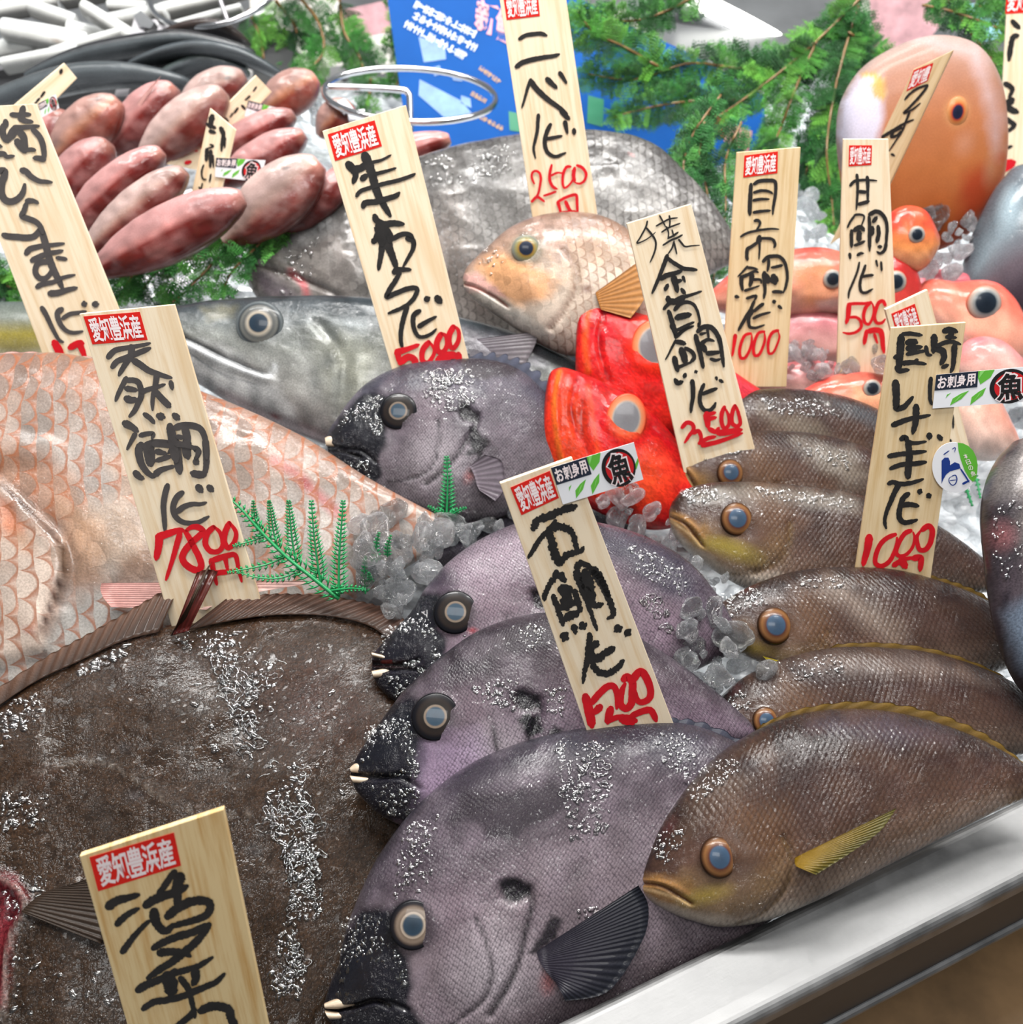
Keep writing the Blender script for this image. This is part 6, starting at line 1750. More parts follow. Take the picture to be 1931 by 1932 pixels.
rK2, pK2 = board('slanting price board seen edge-on behind the small one in the pink heap', (400, 300), 0.05, 10, 30,
      [(484, 143), (513, 174), (374, 322), (316, 310)], None,
      [(K1, '3: 132,28 127,35;4: 122,42 115,48;4: 104,60 98,68;3: 84,74 90,80;4: 110,56 116,62;3: 96,68 92,74')], [(K1, '6: 32,120 42,125;6: 25,143 33,141;5: 40,112 50,120')], seed=14)
sashimi(rK2, pK2, zq(K1, [(120, 48), (173, 62), (159, 92), (114, 72)]))
L1 = (0, 0, 480)
rL, pL = board('slanting price board at the back beside the dark long fish', (60, 215), 0.13, 15, 30,
      [(121.8, 119.3), (146, 148), (80, 215), (14, 210)], None, [(L1, '2: 30,75 26,80;2: 24,88 20,94;2.5: 47,53 46,56;2: 34,70 31,74')], seed=15)
sashimi(rL, pL, [(72, 196), (106, 178), (112, 204), (80, 222)])
M1 = (1631, 80, 300)
board('price board leaning against the orange fish, seen at a steep slant', (1610, 460), 0.05, 8, -45,
      [(1724, 131.3), (1798, 95.5), (1656, 396), (1566, 462)], zq(M1, [(60, 34), (84, 25), (77, 47), (51, 60)]),
      [(M1, '3: 77,52 65,56 55,63 49,70;3: 77,53 68,65 56,78 48,86 58,82 68,74;3: 55,85 51,95 46,108 38,120 30,132;4: 22,115 35,107 48,99 60,94;4: 45,104 36,108 33,115 40,113 44,108;3: 33,136 37,138')], wood='wood_dull', stamptext='愛知豊', seed=16)
N1 = (1281, 0, 650)
board('price board at the right picture edge behind the orange fish', (1925, 330), 0.03, 18, -6,
      [(1903, -30), (2000, -34), (1985, 345), (1882, 345)], zq(N1, [(184, -8), (200, -9), (200, 7), (183, 8)]),
      [(N1, '3: 187,12 191,16;3: 190,20 187,22 185,34;3: 183,47 187,50 185,55;4: 187,56 184,60 190,63;3: 181,66 188,70 184,74;2: 181,84 187,82')], [(N1, '6: 181,94 188,91')], stamptext='愛知豊', seed=17)
O1 = (1550, 460, 220)
board('price board mostly hidden behind the stickered one, its red stamp showing', (1790, 870), 0.02, 24, 10,
      [(1671, 584), (1750.5, 546.6), (1834, 860), (1748, 880)], zq(O1, [(116, 116), (155, 99.5), (165, 135), (125, 150)]),
      [(I1, '3: 107,118 108,128 108,134;3: 104,148 106,150')], stamptext='愛知豊浜産', seed=18)

# ------------------------------------------------------------------ cypress sprigs and plastic fern
LEAF = ['#34782c', '#276328', '#4d9236', '#1d5024', '#66a63e']


def leaflet(mb, p, d, n, ln, wd, c):
    s = np.cross(n, d)
    s /= max(math.sqrt(s @ s), 1e-9)
    a = p + d * (ln * .45)
    mb.V.append(np.array([p, a + s * wd, p + d * ln, a - s * wd, a + n * (wd * .5)]))
    k = mb.n
    mb.F += [(k, k + 1, k + 4), (k + 1, k + 2, k + 4), (k + 2, k + 3, k + 4), (k + 3, k, k + 4), (k + 3, k + 2, k + 1, k)]
    mb.C.append(np.tile(np.ones(3) if c is None else c, (5, 1)))
    mb.n += 5


def nrmz(v):
    return v / max(np.linalg.norm(v), 1e-9)


def cypress(label, paths, depth, seed, size=1.0, pal=LEAF, spray=46, density=1.0, sway=0.02, toward=0.0, stem='#7a5a34'):
    """sprays of flat scale-like leaves along woody stems; paths are photo outlines of the stems at a given distance."""
    rnd = random.Random(seed)
    P0 = []
    for path in paths:
        Q = crom(path, 26)
        dz = np.cumsum([rnd.uniform(-1, 1) for _ in range(26)]) * sway * 0.25
        Z = depth + dz + toward * np.linspace(0, -1, 26)
        P0.append(CAM + ray(Q) * Z[:, None])
    root = empty('cypress_branch', P0[0][0], label, 'foliage', 'green cypress branches between the fish')
    fo, st = MB(), MB()
    ppm = depth / FPX
    for X in P0:
        V, F = tube(X, 2.6 * ppm * size, 6, taper=[1, .8, .35])
        st.add(V, F, stem)
        n0 = nrmz(CAM - X[13])
        k = 0.0
        L = np.linalg.norm(np.diff(X, axis=0), axis=1).sum()
        steps = int(L / (17 * ppm * size) * density)
        for i in range(steps):
            f = (i + 0.5) / steps
            j = min(int(f * 25), 24)
            p = X[j] + (X[j + 1] - X[j]) * (f * 25 - j)
            t = nrmz(X[j + 1] - X[j])
            side = 1 if i % 2 else -1
            nn = nrmz(n0 + np.array([rnd.uniform(-.5, .5) for _ in range(3)]))
            s = nrmz(np.cross(nn, t)) * side
            ang = math.radians(rnd.uniform(28, 62))
            d = nrmz(t * math.cos(ang) + s * math.sin(ang))
            ln = spray * ppm * size * rnd.uniform(.6, 1.15) * (1 - 0.55 * f ** 2)
            m = max(4, int(ln / (6.0 * ppm)))
            c = rnd.choice(pal)
            cc = lin(c) * rnd.uniform(.75, 1.2)
            q = p
            nn = nrmz(nn - d * (nn @ d))
            for a in range(m):
                g_ = a / m
                d = nrmz(d + t * 0.05 + np.array([0, 0, -0.015]))
                s2 = nrmz(np.cross(nn, d))
                for sg in (1, -1):
                    if rnd.random() < 0.1:
                        continue
                    d2 = nrmz(d * .72 + s2 * sg * .69 + nn * rnd.uniform(-.15, .15))
                    sub = spray * 0.42 * ppm * size * (1 - g_) ** .7 * rnd.uniform(.6, 1.1) + 4 * ppm
                    w = max(2, int(sub / (4.6 * ppm)))
                    cs = cc * rnd.uniform(.8, 1.25)
                    q2 = q
                    s3 = nrmz(np.cross(nn, d2))
                    for b in range(w):
                        l3 = 7.5 * ppm * (1.0 if b < w - 1 else .8)
                        for sh_ in (1, -1):
                            leaflet(fo, q2, nrmz(d2 * .85 + s3 * sh_ * .5), nn, l3, 1.6 * ppm, cs * (0.8 + 0.5 * b / w))
                        q2 = q2 + d2 * (sub / w)
                    leaflet(fo, q2, d2, nn, 5 * ppm, 1.2 * ppm, cs * 1.15)
                for sh_ in (1, -1):
                    leaflet(fo, q, nrmz(d * .9 + s2 * sh_ * .4), nn, 6.5 * ppm, 1.3 * ppm, cc)
                q = q + d * (ln / m)
    st.build('stem', M['leaf'], root)
    fo.build('foliage', M['leaf'], root)
    return root


cypress('bushy cypress branch hanging between the blue poster and the orange fish', [
    [(1640, -20), (1560, 60), (1480, 130), (1400, 190), (1330, 240), (1290, 300)], [(1250, 130), (1180, 90), (1120, 60), (1090, 20)], [(1330, -20), (1260, 20), (1190, 40), (1130, 30)], [(1480, 130), (1400, 130), (1300, 120), (1200, 150), (1110, 140)],
    [(1620, 10), (1590, 110), (1570, 200), (1560, 290), (1570, 380), (1575, 440)], [(1540, 80), (1500, 170), (1470, 250), (1450, 280)], [(1400, 190), (1320, 190), (1240, 200), (1160, 220)], [(1600, 60), (1640, 90), (1660, 120)]],
    1.12, 71, size=1.1, spray=66, density=1.9)
cypress('drooping cypress spray hanging over the tail end of the croaker', [
    [(1330, 230), (1320, 290), (1330, 340), (1345, 420), (1350, 500), (1340, 560)], [(1400, 230), (1370, 300), (1370, 380), (1365, 450)], [(1360, 180), (1310, 250), (1290, 310), (1300, 350)]],
    0.98, 72, size=1.0, spray=52, pal=['#2f6e34', '#3a7f3c', '#245a2c', '#4c8c40'], density=1.8)
cypress('dark cypress branch hanging behind the 500 yen board', [
    [(1620, 20), (1600, 140), (1570, 260), (1550, 360), (1560, 440)], [(1580, 180), (1540, 260), (1520, 330)], [(1590, 200), (1590, 300), (1575, 400)]],
    1.16, 73, size=1.1, spray=60, pal=['#1f5a2a', '#2c6b30', '#194a22'], density=1.8)
cypress('cypress sprig arching over the orange fish at the picture edge', [
    [(1740, 10), (1790, 20), (1850, 40), (1900, 60)], [(1780, -10), (1830, 60), (1870, 110), (1895, 150)], [(1895, 140), (1905, 180), (1895, 230), (1905, 290)], [(1840, 10), (1880, 20), (1930, 10)]],
    1.10, 74, size=1.0, spray=50, density=1.5)
cypress('cypress branch in the far corner next to the stand pole', [
    [(470, 20), (490, 70), (500, 120), (510, 160)], [(560, -10), (600, 40), (610, 100), (570, 140)], [(640, -10), (650, 60), (680, 110), (690, 160)], [(520, 0), (560, 60), (540, 110)]],
    1.35, 75, size=1.25, spray=56, density=1.5)
cypress('small cypress sprig drooping in front of the blue poster', [
    [(760, -10), (752, 50), (748, 100), (752, 150), (740, 170)], [(700, 150), (690, 200), (640, 230)], [(740, 30), (760, 80), (765, 110)]],
    1.28, 76, size=1.1, spray=40, density=1.5)
cypress('cypress branch laid between the pink heap and the silver yellowtail', [
    [(560, 402), (500, 432), (420, 458), (330, 476), (250, 492), (200, 520)], [(470, 440), (420, 480), (380, 520), (340, 560), (310, 580)], [(360, 470), (300, 510), (260, 560)], [(520, 425), (480, 470), (440, 510), (420, 550)], [(300, 485), (250, 520), (230, 560)]],
    0.925, 77, size=1.15, spray=54, pal=['#4c9a44', '#3a8438', '#62ab4c', '#2c6a30'], density=1.6)
cypress('cypress sprig at the picture edge beside the tall board', [
    [(60, 540), (30, 545), (-10, 530)], [(60, 560), (20, 575), (-10, 572)], [(40, 530), (10, 515), (-10, 505)]],
    0.98, 78, size=1.1, spray=46, density=1.8)


def fern(label, org, stems, depth, seed, size=1.0, group='plastic fern leaves'):
    rnd = random.Random(seed)
    X0 = CAM + ray(np.array(org, float)) * depth
    root = empty('plastic_fern', X0, label, 'plastic leaf', group)
    mb = MB()
    ppm = depth / FPX
    n0 = nrmz(CAM - X0 + np.array([0, -.2, .3]))
    for path, w, nl, ll in stems:
        Q = crom(path, 24)
        X = CAM + ray(Q) * (depth - np.linspace(0, 0.01, 24))[:, None]
        V, F = tube(X, w * ppm, 6, taper=[1, .8, .4])
        mb.add(V, F)
        for i in range(nl):
            f = (i + .6) / nl
            j = min(int(f * 23), 22)
            p = X[j] + (X[j + 1] - X[j]) * (f * 23 - j)
            t = nrmz(X[j + 1] - X[j])
            for sg in (1, -1):
                s = nrmz(np.cross(n0, t)) * sg
                d = nrmz(t * .55 + s * .83)
                l2 = ll * 1.35 * ppm * (1 - f * 0.86) ** .8 * size * min(1, 0.55 + f * 4)
                leaflet(mb, p, d, n0, l2, 2.4 * ppm * size, None)
                leaflet(mb, p + d * l2 * .4, nrmz(d * .5 + t * .85), n0, l2 * .45, 1.6 * ppm * size, None)
    mb.build('frond', M['plastic_leaf'], root)
    return root


fern('plastic fern leaf fanned out against the board before the sea bream', (640, 1130), [
    ([(640, 1130), (590, 1090), (540, 1050), (490, 1000), (450, 955), (400, 915)], 4.2, 26, 26), ([(605, 1100), (598, 1050), (592, 1000), (588, 945)], 2.6, 20, 20), ([(560, 1066), (552, 1020), (548, 980), (545, 945)], 2.4, 18, 18), ([(525, 1035), (516, 1000), (512, 970), (508, 945)], 2.2, 15, 15),
    ([(640, 1125), (640, 1060), (644, 1000), (648, 945)], 2.8, 22, 20), ([(500, 1010), (484, 985), (480, 965), (478, 945)], 2, 11, 12), ([(540, 1050), (500, 1066), (455, 1075), (430, 1080)], 2.2, 12, 12), ([(570, 1075), (530, 1090), (490, 1090), (450, 1080)], 2.2, 13, 12), ([(500, 1012), (470, 1022), (440, 1030)], 2, 9, 11),
    ([(620, 1115), (660, 1110), (690, 1112)], 2.2, 9, 12)], 0.655, 81)
fern('plastic fern tip poking out of the ice under the topmost beakfish', (842, 990), [([(842, 990), (844, 950), (845, 905), (843, 862)], 2.6, 18, 20), ([(842, 980), (825, 965), (808, 955)], 2, 7, 9), ([(844, 978), (862, 965), (880, 958)], 2, 7, 9)], 0.735, 82)
fern('plastic fern bits sticking up between the ice lumps', (700, 1090), [([(690, 1120), (688, 1080), (690, 1050)], 2.2, 9, 11), ([(712, 1060), (710, 1030), (716, 1005)], 2, 8, 10), ([(732, 1050), (732, 1030), (738, 1010)], 2, 7, 9), ([(700, 1100), (696, 1080)], 2, 5, 8)], 0.66, 83)
fern('plastic fern end under the oval sticker', (1835, 960), [([(1800, 860), (1815, 900), (1835, 955)], 4, 12, 10), ([(1815, 880), (1840, 900), (1850, 940)], 3, 10, 9)], 0.80, 84)
fern('plastic fern stalk by the far ice at the picture edge', (1920, 700), [([(1916, 690), (1912, 640), (1918, 590)], 2, 8, 10), ([(1914, 830), (1918, 790), (1916, 760)], 2, 6, 9)], 0.95, 85)

# ------------------------------------------------------------------ ice
_ICE = []


def ice_variant(seed):
    rnd = random.Random(seed)
    bm = bmesh.new()
    bmesh.ops.create_icosphere(bm, subdivisions=3, radius=1.0)
    pl = []
    for _ in range(rnd.randint(6, 9)):
        d = Vector([rnd.gauss(0, 1) for _ in range(3)]).normalized()
        pl.append((d, rnd.uniform(.42, .80)))
    off = np.array([rnd.uniform(0, 50) for _ in range(3)])
    for v in bm.verts:
        co = v.co.copy()
        for d, h in pl:
            e = co.dot(d) - h
            if e > 0:
                co -= d * e * 0.9
        w = vnoise(np.array([co.x * 2 + off[0]]), np.array([co.y * 2 + co.z * 1.7 + off[1]]), seed)[0]
        v.co = co * (0.84 + 0.34 * w)
    bmesh.ops.smooth_vert(bm, verts=bm.verts, factor=0.12, use_axis_x=True, use_axis_y=True, use_axis_z=True)
    me = bpy.data.meshes.new('ice_chunk')
    bm.to_mesh(me)
    bm.free()
    me.polygons.foreach_set('use_smooth', [True] * len(me.polygons))
    me.materials.append(M['ice'])
    return me


_ICE = [ice_variant(s) for s in range(14)]


def heap(label, group, poly, count, size, depth, seed, spread=0.02, flat=0.75):
    """lumps of ice filling an outline of the photo at a distance: depth is (near the bottom of the outline, near its top)."""
    rnd = random.Random(seed)
    A = np.array(poly, float)
    lo, hi = A.min(0), A.max(0)
    n = tries = 0
    while n < count and tries < count * 30:
        tries += 1
        p = np.array([rnd.uniform(lo[0], hi[0]), rnd.uniform(lo[1], hi[1])])
        if sdpoly(p[None], A)[0] > 0:
            continue
        f = (hi[1] - p[1]) / max(hi[1] - lo[1], 1)
        z = depth[0] * (1 - f) + depth[1] * f + rnd.uniform(-spread, spread)
        c = CAM + ray(p) * z
        r = rnd.uniform(*size) * (1.0 if rnd.random() < .7 else .6) * z / FPX
        o = bpy.data.objects.new('ice_chunk', rnd.choice(_ICE))
        COL.objects.link(o)
        o.location = c
        o.rotation_euler = [rnd.uniform(0, 6.28) for _ in range(3)]
        o.scale = (r * rnd.uniform(.8, 1.3), r * rnd.uniform(.7, 1.1), r * flat * rnd.uniform(.7, 1.1))
        tag(o, label, 'ice', group)
        n += 1


heap('clear ice lump in the heap below the topmost beakfish', 'ice lumps below the topmost beakfish', [(640, 905), (700, 925), (800, 970), (930, 985), (985, 960), (960, 1000), (870, 1030), (760, 1010), (690, 970)], 46, (13, 30), (0.725, 0.755), 91)
heap('clear ice lump in the heap between the plastic fern and the open-mouthed beakfish', 'ice lumps beside the plastic fern', [(665, 960), (760, 960), (870, 1010), (820, 1070), (770, 1130), (735, 1170), (690, 1130), (680, 1050)], 40, (16, 40), (0.645, 0.70), 92)
heap('clear ice lump under the sashimi sticker beside the red fish', 'ice lumps under the sashimi sticker', [(1110, 935), (1200, 925), (1250, 960), (1300, 1000), (1320, 1040), (1230, 1030), (1150, 1000)], 20, (13, 28), (0.715, 0.735), 93)
heap('clear ice lump wedged between the beakfish and the brown grunts', 'ice lumps between beakfish and grunts', [(1225, 1110), (1290, 1080), (1350, 1130), (1400, 1220), (1460, 1260), (1400, 1290), (1330, 1320), (1270, 1240)], 34, (14, 36), (0.60, 0.665), 94)
heap('ice lump behind the third grunt beside its snout', 'ice lumps by the grunt snouts', [(1290, 1040), (1370, 1080), (1430, 1110), (1350, 1130), (1310, 1090)], 9, (8, 19), (0.665, 0.70), 95)
heap('ice lump heaped between the topmost beakfish and the snapper', 'ice lumps behind the topmost beakfish', [(950, 655), (1040, 650), (1080, 690), (1060, 760), (1000, 780), (970, 710)], 20, (10, 22), (0.79, 0.84), 96)
heap('ice lump in the glittering pile against the orange fish', 'ice lumps against the orange fish', [(1740, 350), (1800, 335), (1835, 390), (1840, 470), (1800, 530), (1740, 520), (1730, 430)], 36, (11, 26), (0.87, 0.94), 97)
heap('ice lump between the 1000 yen and 500 yen boards', 'ice lumps between two price boards', [(1510, 345), (1545, 355), (1558, 410), (1540, 460), (1505, 465)], 11, (11, 24), (0.97, 1.05), 98)
heap('ice lump in the row scattered over the small red fish', 'ice lumps over the small red fish', [(1410, 660), (1480, 640), (1580, 655), (1680, 660), (1680, 700), (1560, 720), (1450, 690)], 38, (11, 23), (0.79, 0.82), 99)
heap('ice lump at the picture edge below the goggle-eyed red fish', 'ice lumps at the picture edge', [(1800, 640), (1931, 700), (1931, 880), (1850, 860), (1820, 740)], 18, (11, 25), (0.82, 0.90), 100)
heap('small ice lump lying on the pink heap', 'ice lumps on the pink heap', [(200, 250), (240, 270), (250, 310), (220, 310)], 9, (6, 13), (1.05, 1.07), 101)
heap('small ice lump on the pink fish near the wire ring', 'ice lumps near the wire ring', [(545, 185), (600, 195), (620, 230), (580, 245), (550, 215)], 12, (8, 16), (1.14, 1.17), 102)
heap('ice lump between the croaker and the silver yellowtail', 'ice lumps by the croaker jaw', [(440, 555), (560, 570), (700, 560), (700, 590), (480, 600)], 10, (7, 14), (0.93, 0.95), 103)

# ------------------------------------------------------------------ stands, poster and things at the back
BZ = 1.22


def wire(paths, r):
    mb = MB()
    for pts, z in paths:
        X = CAM + ray(crom(pts, 60)) * np.asarray(z)
        V, F = tube(X, r, 10)
        mb.add(V, F)
    return mb


def ring(name, label, c, rx, ry, tilt, z, r, bar=(), post=(), clip=None):
    root = empty(name, CAM + ray(np.array(c, float)) * z, label, 'display stand', 'chrome wire stands')
    a = np.linspace(0, 2 * math.pi, 90, endpoint=False)
    ca, sa = math.cos(math.radians(tilt)), math.sin(math.radians(tilt))
    Q = np.stack([c[0] + rx * np.cos(a) * ca - ry * np.sin(a) * sa, c[1] + rx * np.cos(a) * sa + ry * np.sin(a) * ca], -1)
    Z = z - 0.16 * (ry / rx) * np.sin(a)
    mb = MB()
    V, F = tube(CAM + ray(Q) * Z[:, None], r, 10, closed=True)
    mb.add(V, F)
    mb.build('ring', M['chrome'], root)
    if bar:
        wire([(bar, z)], r).build('cross_bar', M['chrome'], root)
    if post:
        wire([(post, z)], r * 1.1).build('post', M['white_metal'], root)
    if clip:
        mb = MB()
        pc = Plane(0, 0, p0=CAM + ray(np.array(clip[0], float)) * (z - 0.02), n=CAM - (CAM + ray(np.array(clip[0], float))) + np.array([0, -.2, .6]))
        for q in clip[1:]:
            mb.add(*plate(Plane(0, 0, p0=pc.p0, n=pc.n / np.linalg.norm(pc.n)), q, 0.008))
        mb.build('clip', M['white_metal'], root, smooth=False)
    return root


ring('ring_stand', 'round chrome wire ring with a bent cross bar above the croaker', (774, 180), 162, 50, 3, 1.06, 0.0034, bar=[(618, 164), (690, 166), (755, 170), (770, 176), (774, 200), (776, 330)],
     clip=((655, 200), [(628, 196), (650, 186), (668, 206), (650, 216)], [(656, 210), (688, 206), (690, 224), (658, 226)]))
ring('ring_stand', 'round chrome wire ring at the picture top over the back tray', (410, -25), 130, 70, -16, 1.30, 0.0036, post=[(290, 40), (300, 60), (308, 150)])
r_ = empty('pole_stand', CAM + ray(np.array((228., 180.))) * 1.25, 'flat grey stand post with a bright joint, rising from the pink heap', 'display stand')
mbp = MB()
pp = Plane(0, 0, p0=CAM + ray(np.array((250., 100.))) * 1.25, n=-_F)
mbp.add(*plate(pp, [(216, 182), (242, 182), (276, 40), (254, 34)], 0.004))
mbp.build('post', M['white_metal'], r_, smooth=False)
mbp = MB()
mbp.add(*plate(pp.shift(0.004), [(252, 30), (266, 20), (292, 42), (284, 54), (262, 50)], 0.014))
mbp.build('joint', M['chrome'], r_, smooth=False)
mbp = MB()
mbp.add(*plate(pp.shift(-0.03), [(296, 46), (316, 48), (320, 152), (298, 150)], 0.004))
mbp.build('post', M['white_metal'], r_, smooth=False)
r_ = empty('hook_rod', CAM + ray(np.array((468., 150.))) * 1.3, 'thin grey rod with a pale knotted tag hanging beside the back tray', 'display stand')
wire([([(408, -20), (430, 40), (452, 110)], 1.3)], 0.003).build('rod', M['white_metal'], r_)
Lk = Loft(Plane(0, 0, p0=CAM + ray(np.array((462., 130.))) * 1.3, n=-_F), [(444, 112), (452, 100), (468, 112), (478, 136), (474, 158)], [(444, 116), (452, 124), (460, 140), (466, 156), (472, 164)], 0.01, 24, 14)
Lk.ramp([(1, '#d8d4d2'), (-1, '#bdb8b8')])
Lk.build('tag_knot', M['pink'], r_)

# steel tray with the dark fish
tz = 1.42
tr = empty('steel_tray', CAM + ray(np.array((230., 130.))) * tz, 'pale rimmed metal tray holding the dark long fish', 'tray')
wire([([(-60, 150), (60, 112), (160, 88), (260, 72), (360, 50), (450, 38), (520, 30)], tz)], 0.011).build('rim', M['white_metal'], tr)
V, F = plate(Plane(230, 130, -0.02, 8, 0), [(-60, 150), (160, 88), (450, 38), (560, 60), (540, 190), (200, 230), (-60, 260)], 0.01)
mesh('base', V, F, M['steel_dark_and_reflection'], tr, smooth=False)

# pale packed seafood behind the tray
rnd = random.Random(5)
M['pale'] = skin('pale_seafood', scale=0, rough=0.3, coat=0.6, mott=0.25, mscale=25, wet=70, wbump=0.7, wdist=0.003)
PALE = [(10, 60, 120, 80, 46), (20, 78, 90, 84, 26), (60, 20, 120, 40, 30), (130, 60, 210, 80, 34), (160, 20, 250, 76, 30), (-20, 30, 70, 14, 34), (200, 50, 280, 36, 28), (210, 20, 260, 22, 26), (300, 30, 400, 6, 30), (320, 26, 440, -4, 16), (100, 110, 190, 84, 22), (-30, 110, 40, 96, 40), (330, 60, 420, 36, 18), (120, 6, 190, -8, 30), (10, 130, 110, 112, 24), (230, 86, 290, 62, 20)]
for i, (x0, y0, x1, y1, w) in enumerate(PALE):
    d = np.array([x1 - x0, y1 - y0], float)
    Ln = np.linalg.norm(d)
    d /= Ln
    nv = np.array([d[1], -d[0]])
    prof = [(0, .7), (.04, .9), (.3, .95), (.6, 1), (.96, .9), (1, .7)]
    x1, y1 = x1 + (x1 - x0) * .45, y1 + (y1 - y0) * .45
    d = np.array([x1 - x0, y1 - y0], float)
    Ln = np.linalg.norm(d)
    d /= Ln
    w *= .8
    pl = Plane((x0 + x1) / 2, (y0 + y1) / 2 + w / 2, 0.0 if i % 2 else 0.02, 35, rnd.uniform(-20, 20))
    L = Loft(pl, [tuple(np.array([x0, y0]) + d * Ln * s + nv * w * .5 * q) for s, q in prof], [tuple(np.array([x0, y0]) + d * Ln * s - nv * w * .5 * q) for s, q in prof], 0.018, 30, 20, 8, es=0.3, tpow=0.2)
    L.ramp([(1, '#e6e8e8'), (0, '#d4d6d4'), (-1, '#a8a6a2')])
    if i % 3 == 0:
        L.paint([(('B', (x0 + (x1 - x0) * .6, y0 + (y1 - y0) * .6, 14, 6, 20), 0.8), '#7a5a40', 0.6)])
    r = empty('seafood_strip', pl.p0, 'blurred pale strip of seafood in the heap beyond the metal tray', 'seafood', 'pale seafood strips beyond the tray')
    L.build('body', M['pale'], r)

# blue poster
M['poster'] = plain('poster_blue', '#14539f', rough=0.6, coat=0.0, spec=0.1, var=0.25, vscale=5)
M['poster_white'] = plain('poster_white', '#c8d0d4', rough=0.4)
M['poster_pink'] = plain('poster_pink', '#c88a90', rough=0.4)
M['poster_tan'] = plain('poster_tan', '#b08a5c', rough=0.4)
M['poster_pale'] = plain('poster_pale_blue', '#6f93c8', rough=0.4, var=0.4, vscale=30)
M['card_green'] = plain('card_green', '#1f7a58', rough=0.4)
_pp = CAM + ray(np.array((900., 200.))) * 1.21
pP = Plane(0, 0, p0=_pp, n=nrmz(CAM - _pp + np.array([0.1, 0, 0.55])))
po = mesh('poster', *plate(pP, [(722, -70), (960, -80), (1170, 40), (1300, 100), (1440, 180), (1450, 300), (1300, 350), (1000, 360), (800, 350), (760, 200)], 0.003), M['poster'], smooth=False)
tag(po, 'blue printed poster tilted behind the croaker and the tallest board', 'poster')


def ink_rows(parent, pl, rows, mat, name, off=0.0006, seed=3):
    """rows of print too small to read: short upright dashes between two points."""
    r2 = random.Random(seed)
    mb = MB()
    for (xa, ya, xb, yb, h) in rows:
        Ln = math.hypot(xb - xa, yb - ya)
        n = max(3, int(Ln / (h * .85)))
        ux, uy = (xb - xa) / Ln, (yb - ya) / Ln
        for i in range(n):
            cx, cy = xa + (xb - xa) * (i + .5) / n, ya + (yb - ya) * (i + .5) / n
            for q in range(4):
                a, b = r2.uniform(-.42, .42) * h, r2.uniform(-.3, .3) * h
                if q % 2:
                    e = [(cx + ux * a - uy * -h * .5, cy + uy * a + ux * -h * .5), (cx + ux * a - uy * h * .5, cy + uy * a + ux * h * .5)]
                    wv = (ux * h * .08, uy * h * .08)
                else:
                    e = [(cx - ux * h * .4 - uy * b, cy - uy * h * .4 + ux * b), (cx + ux * h * .4 - uy * b, cy + uy * h * .4 + ux * b)]
                    wv = (-uy * h * .08, ux * h * .08)
                pts = [(e[0][0] - wv[0], e[0][1] - wv[1]), (e[1][0] - wv[0], e[1][1] - wv[1]), (e[1][0] + wv[0], e[1][1] + wv[1]), (e[0][0] + wv[0], e[0][1] + wv[1])]
                mb.add(*plate(pl, pts, 0.0001, off + 0.00003 * q))
    return mb.build(name, M[mat], parent, smooth=False)


ink_rows(po, pP, [(784, 8, 898, 66, 15), (780, 28, 900, 92, 15), (764, 44, 880, 108, 15)], 'poster_white', 'small_print')
ink_rows(po, pP, [(906, 128, 944, 156, 9), (888, 150, 926, 170, 9), (890, 176, 918, 192, 9), (905, 220, 950, 244, 9)], 'poster_tan', 'small_print', seed=5)
mb = MB()
text_quad(mb, pP, [(900, -6), (944, 12), (938, 72), (894, 56)], '新', 0.0008, pad=0, bold=0.03)
text_quad(mb, pP, [(938, 12), (980, 30), (974, 92), (932, 74)], '鮮', 0.0008, pad=0, bold=0.03)
mb.build('lettering', M['poster_pink'], po, smooth=False)
mb = MB()
for q in ([(790, 70), (840, 84), (842, 112), (800, 118)], [(792, 150), (870, 190), (900, 225), (850, 232), (790, 180)], [(815, 128), (830, 124), (835, 140), (820, 144)], [(850, 140), (880, 142), (872, 154), (856, 152)], [(870, 180), (888, 186), (890, 204), (870, 196)]):
    mb.add(*plate(pP, q, 0.0002, 0.0006))
mb.build('picture_print', M['poster_pale'], po, smooth=False)
for q, mt in (([(960, 210), (985, 216), (985, 250), (962, 246)], 'card_green'), ([(1110, 180), (1140, 188), (1138, 240), (1108, 232)], 'card_green'), ([(1330, 205), (1372, 220), (1366, 262), (1326, 240)], 'print_red'), ([(1372, 232), (1420, 248), (1412, 290), (1366, 266)], 'poster_pink')):
    mesh('picture_print', *plate(pP, q, 0.0002, 0.0006), M[mt], po, smooth=False)

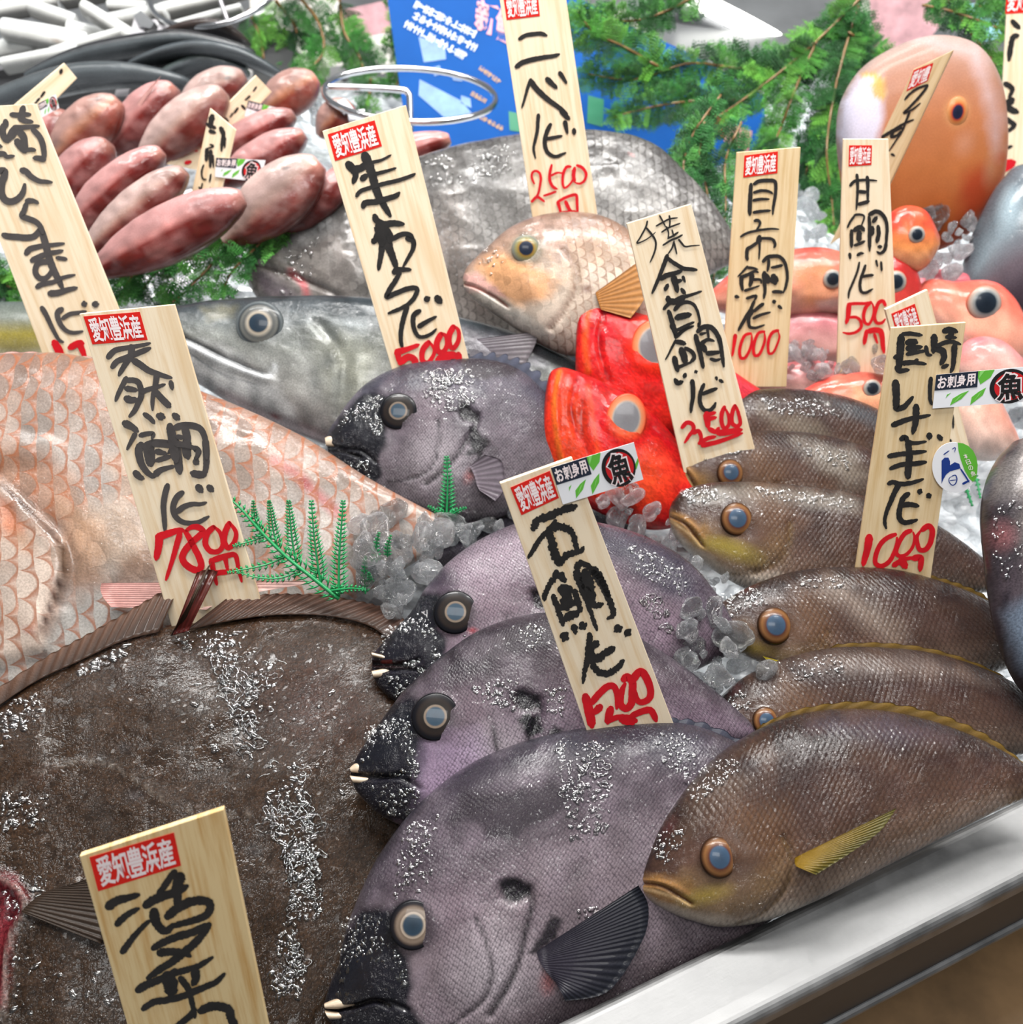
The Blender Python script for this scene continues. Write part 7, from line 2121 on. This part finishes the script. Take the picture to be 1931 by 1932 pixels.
# cards, packets and a shelf light behind
M['card'] = plain('pale_card', '#d9d6cf', rough=0.4, var=0.15, vscale=20)
M['card_pink'] = plain('pink_packet', '#cfa0a6', rough=0.3, coat=0.4, var=0.5, vscale=24)
M['card_blue'] = plain('light_blue_packet', '#9ad0e6', rough=0.3, coat=0.4, var=0.25, vscale=20)
M['shelf'] = plain('back_shelf', '#6c6e70', rough=0.35, metallic=0.3, var=0.4, vscale=6)
M['tube_lamp'] = plain('tube_lamp', '#fffef6', emis=5.0)
for q, mt, z, lab in (([(1080, 60), (1180, 14), (1220, 60), (1180, 90), (1100, 84)], 'card', 1.5, 'white card with a beige picture behind the tallest board'),
                      ([(1150, 60), (1300, 120), (1310, 160), (1180, 110)], 'card', 1.48, 'pale leaflet lying above the blue poster'),
                      ([(1640, -20), (1780, -30), (1790, 30), (1740, 90), (1650, 100)], 'card_pink', 1.5, 'pink and white packet above the orange fish'),
                      ([(1590, -10), (1650, -20), (1660, 60), (1610, 80)], 'card', 1.52, 'white packet behind the cypress and the orange fish'),
                      ([(1820, 10), (1890, 0), (1895, 70), (1850, 80)], 'card_blue', 1.4, 'light blue packet beside the board at the picture edge'),
                      ([(640, 20), (735, 0), (740, 60), (700, 90), (650, 60)], 'card_pink', 1.5, 'pale pink packet left of the blue poster'),
                      ([(690, 70), (745, 60), (752, 130), (720, 140)], 'card', 1.45, 'white card edge beside the blue poster'),
                      ([(470, -20), (640, -30), (650, 170), (520, 190), (480, 120)], 'card', 1.6, 'pale lilac sheet behind the far cypress branch')):
    c = np.mean(q, 0)
    p3 = CAM + ray(c) * z
    nv = nrmz(CAM - p3 + np.array([0, -.3, .4]))
    o = mesh('packet' if 'packet' in lab else 'card', *plate(Plane(0, 0, p0=p3, n=nv), q, 0.006), M[mt], smooth=False)
    tag(o, lab, 'packaging', None)
tb = empty('tube_lamp', CAM + ray(np.array((1440., 70.))) * 1.7, 'bright white tube lamp glowing behind the bushy cypress', 'lamp')
wire([([(1290, -10), (1400, 45), (1520, 112)], 1.7)], 0.016).build('tube', M['tube_lamp'], tb)
wire([([(1280, 20), (1390, 75), (1505, 140)], 1.72)], 0.022).build('housing', M['shelf'], tb)
sh = mesh('trim_5', *plate(Plane(1000, 10, -0.12, 4, 0), [(-500, -260), (2400, -260), (2400, 190), (1000, 150), (-500, 150)], 0.02), M['shelf'], smooth=False)
tag(sh, kind='structure')
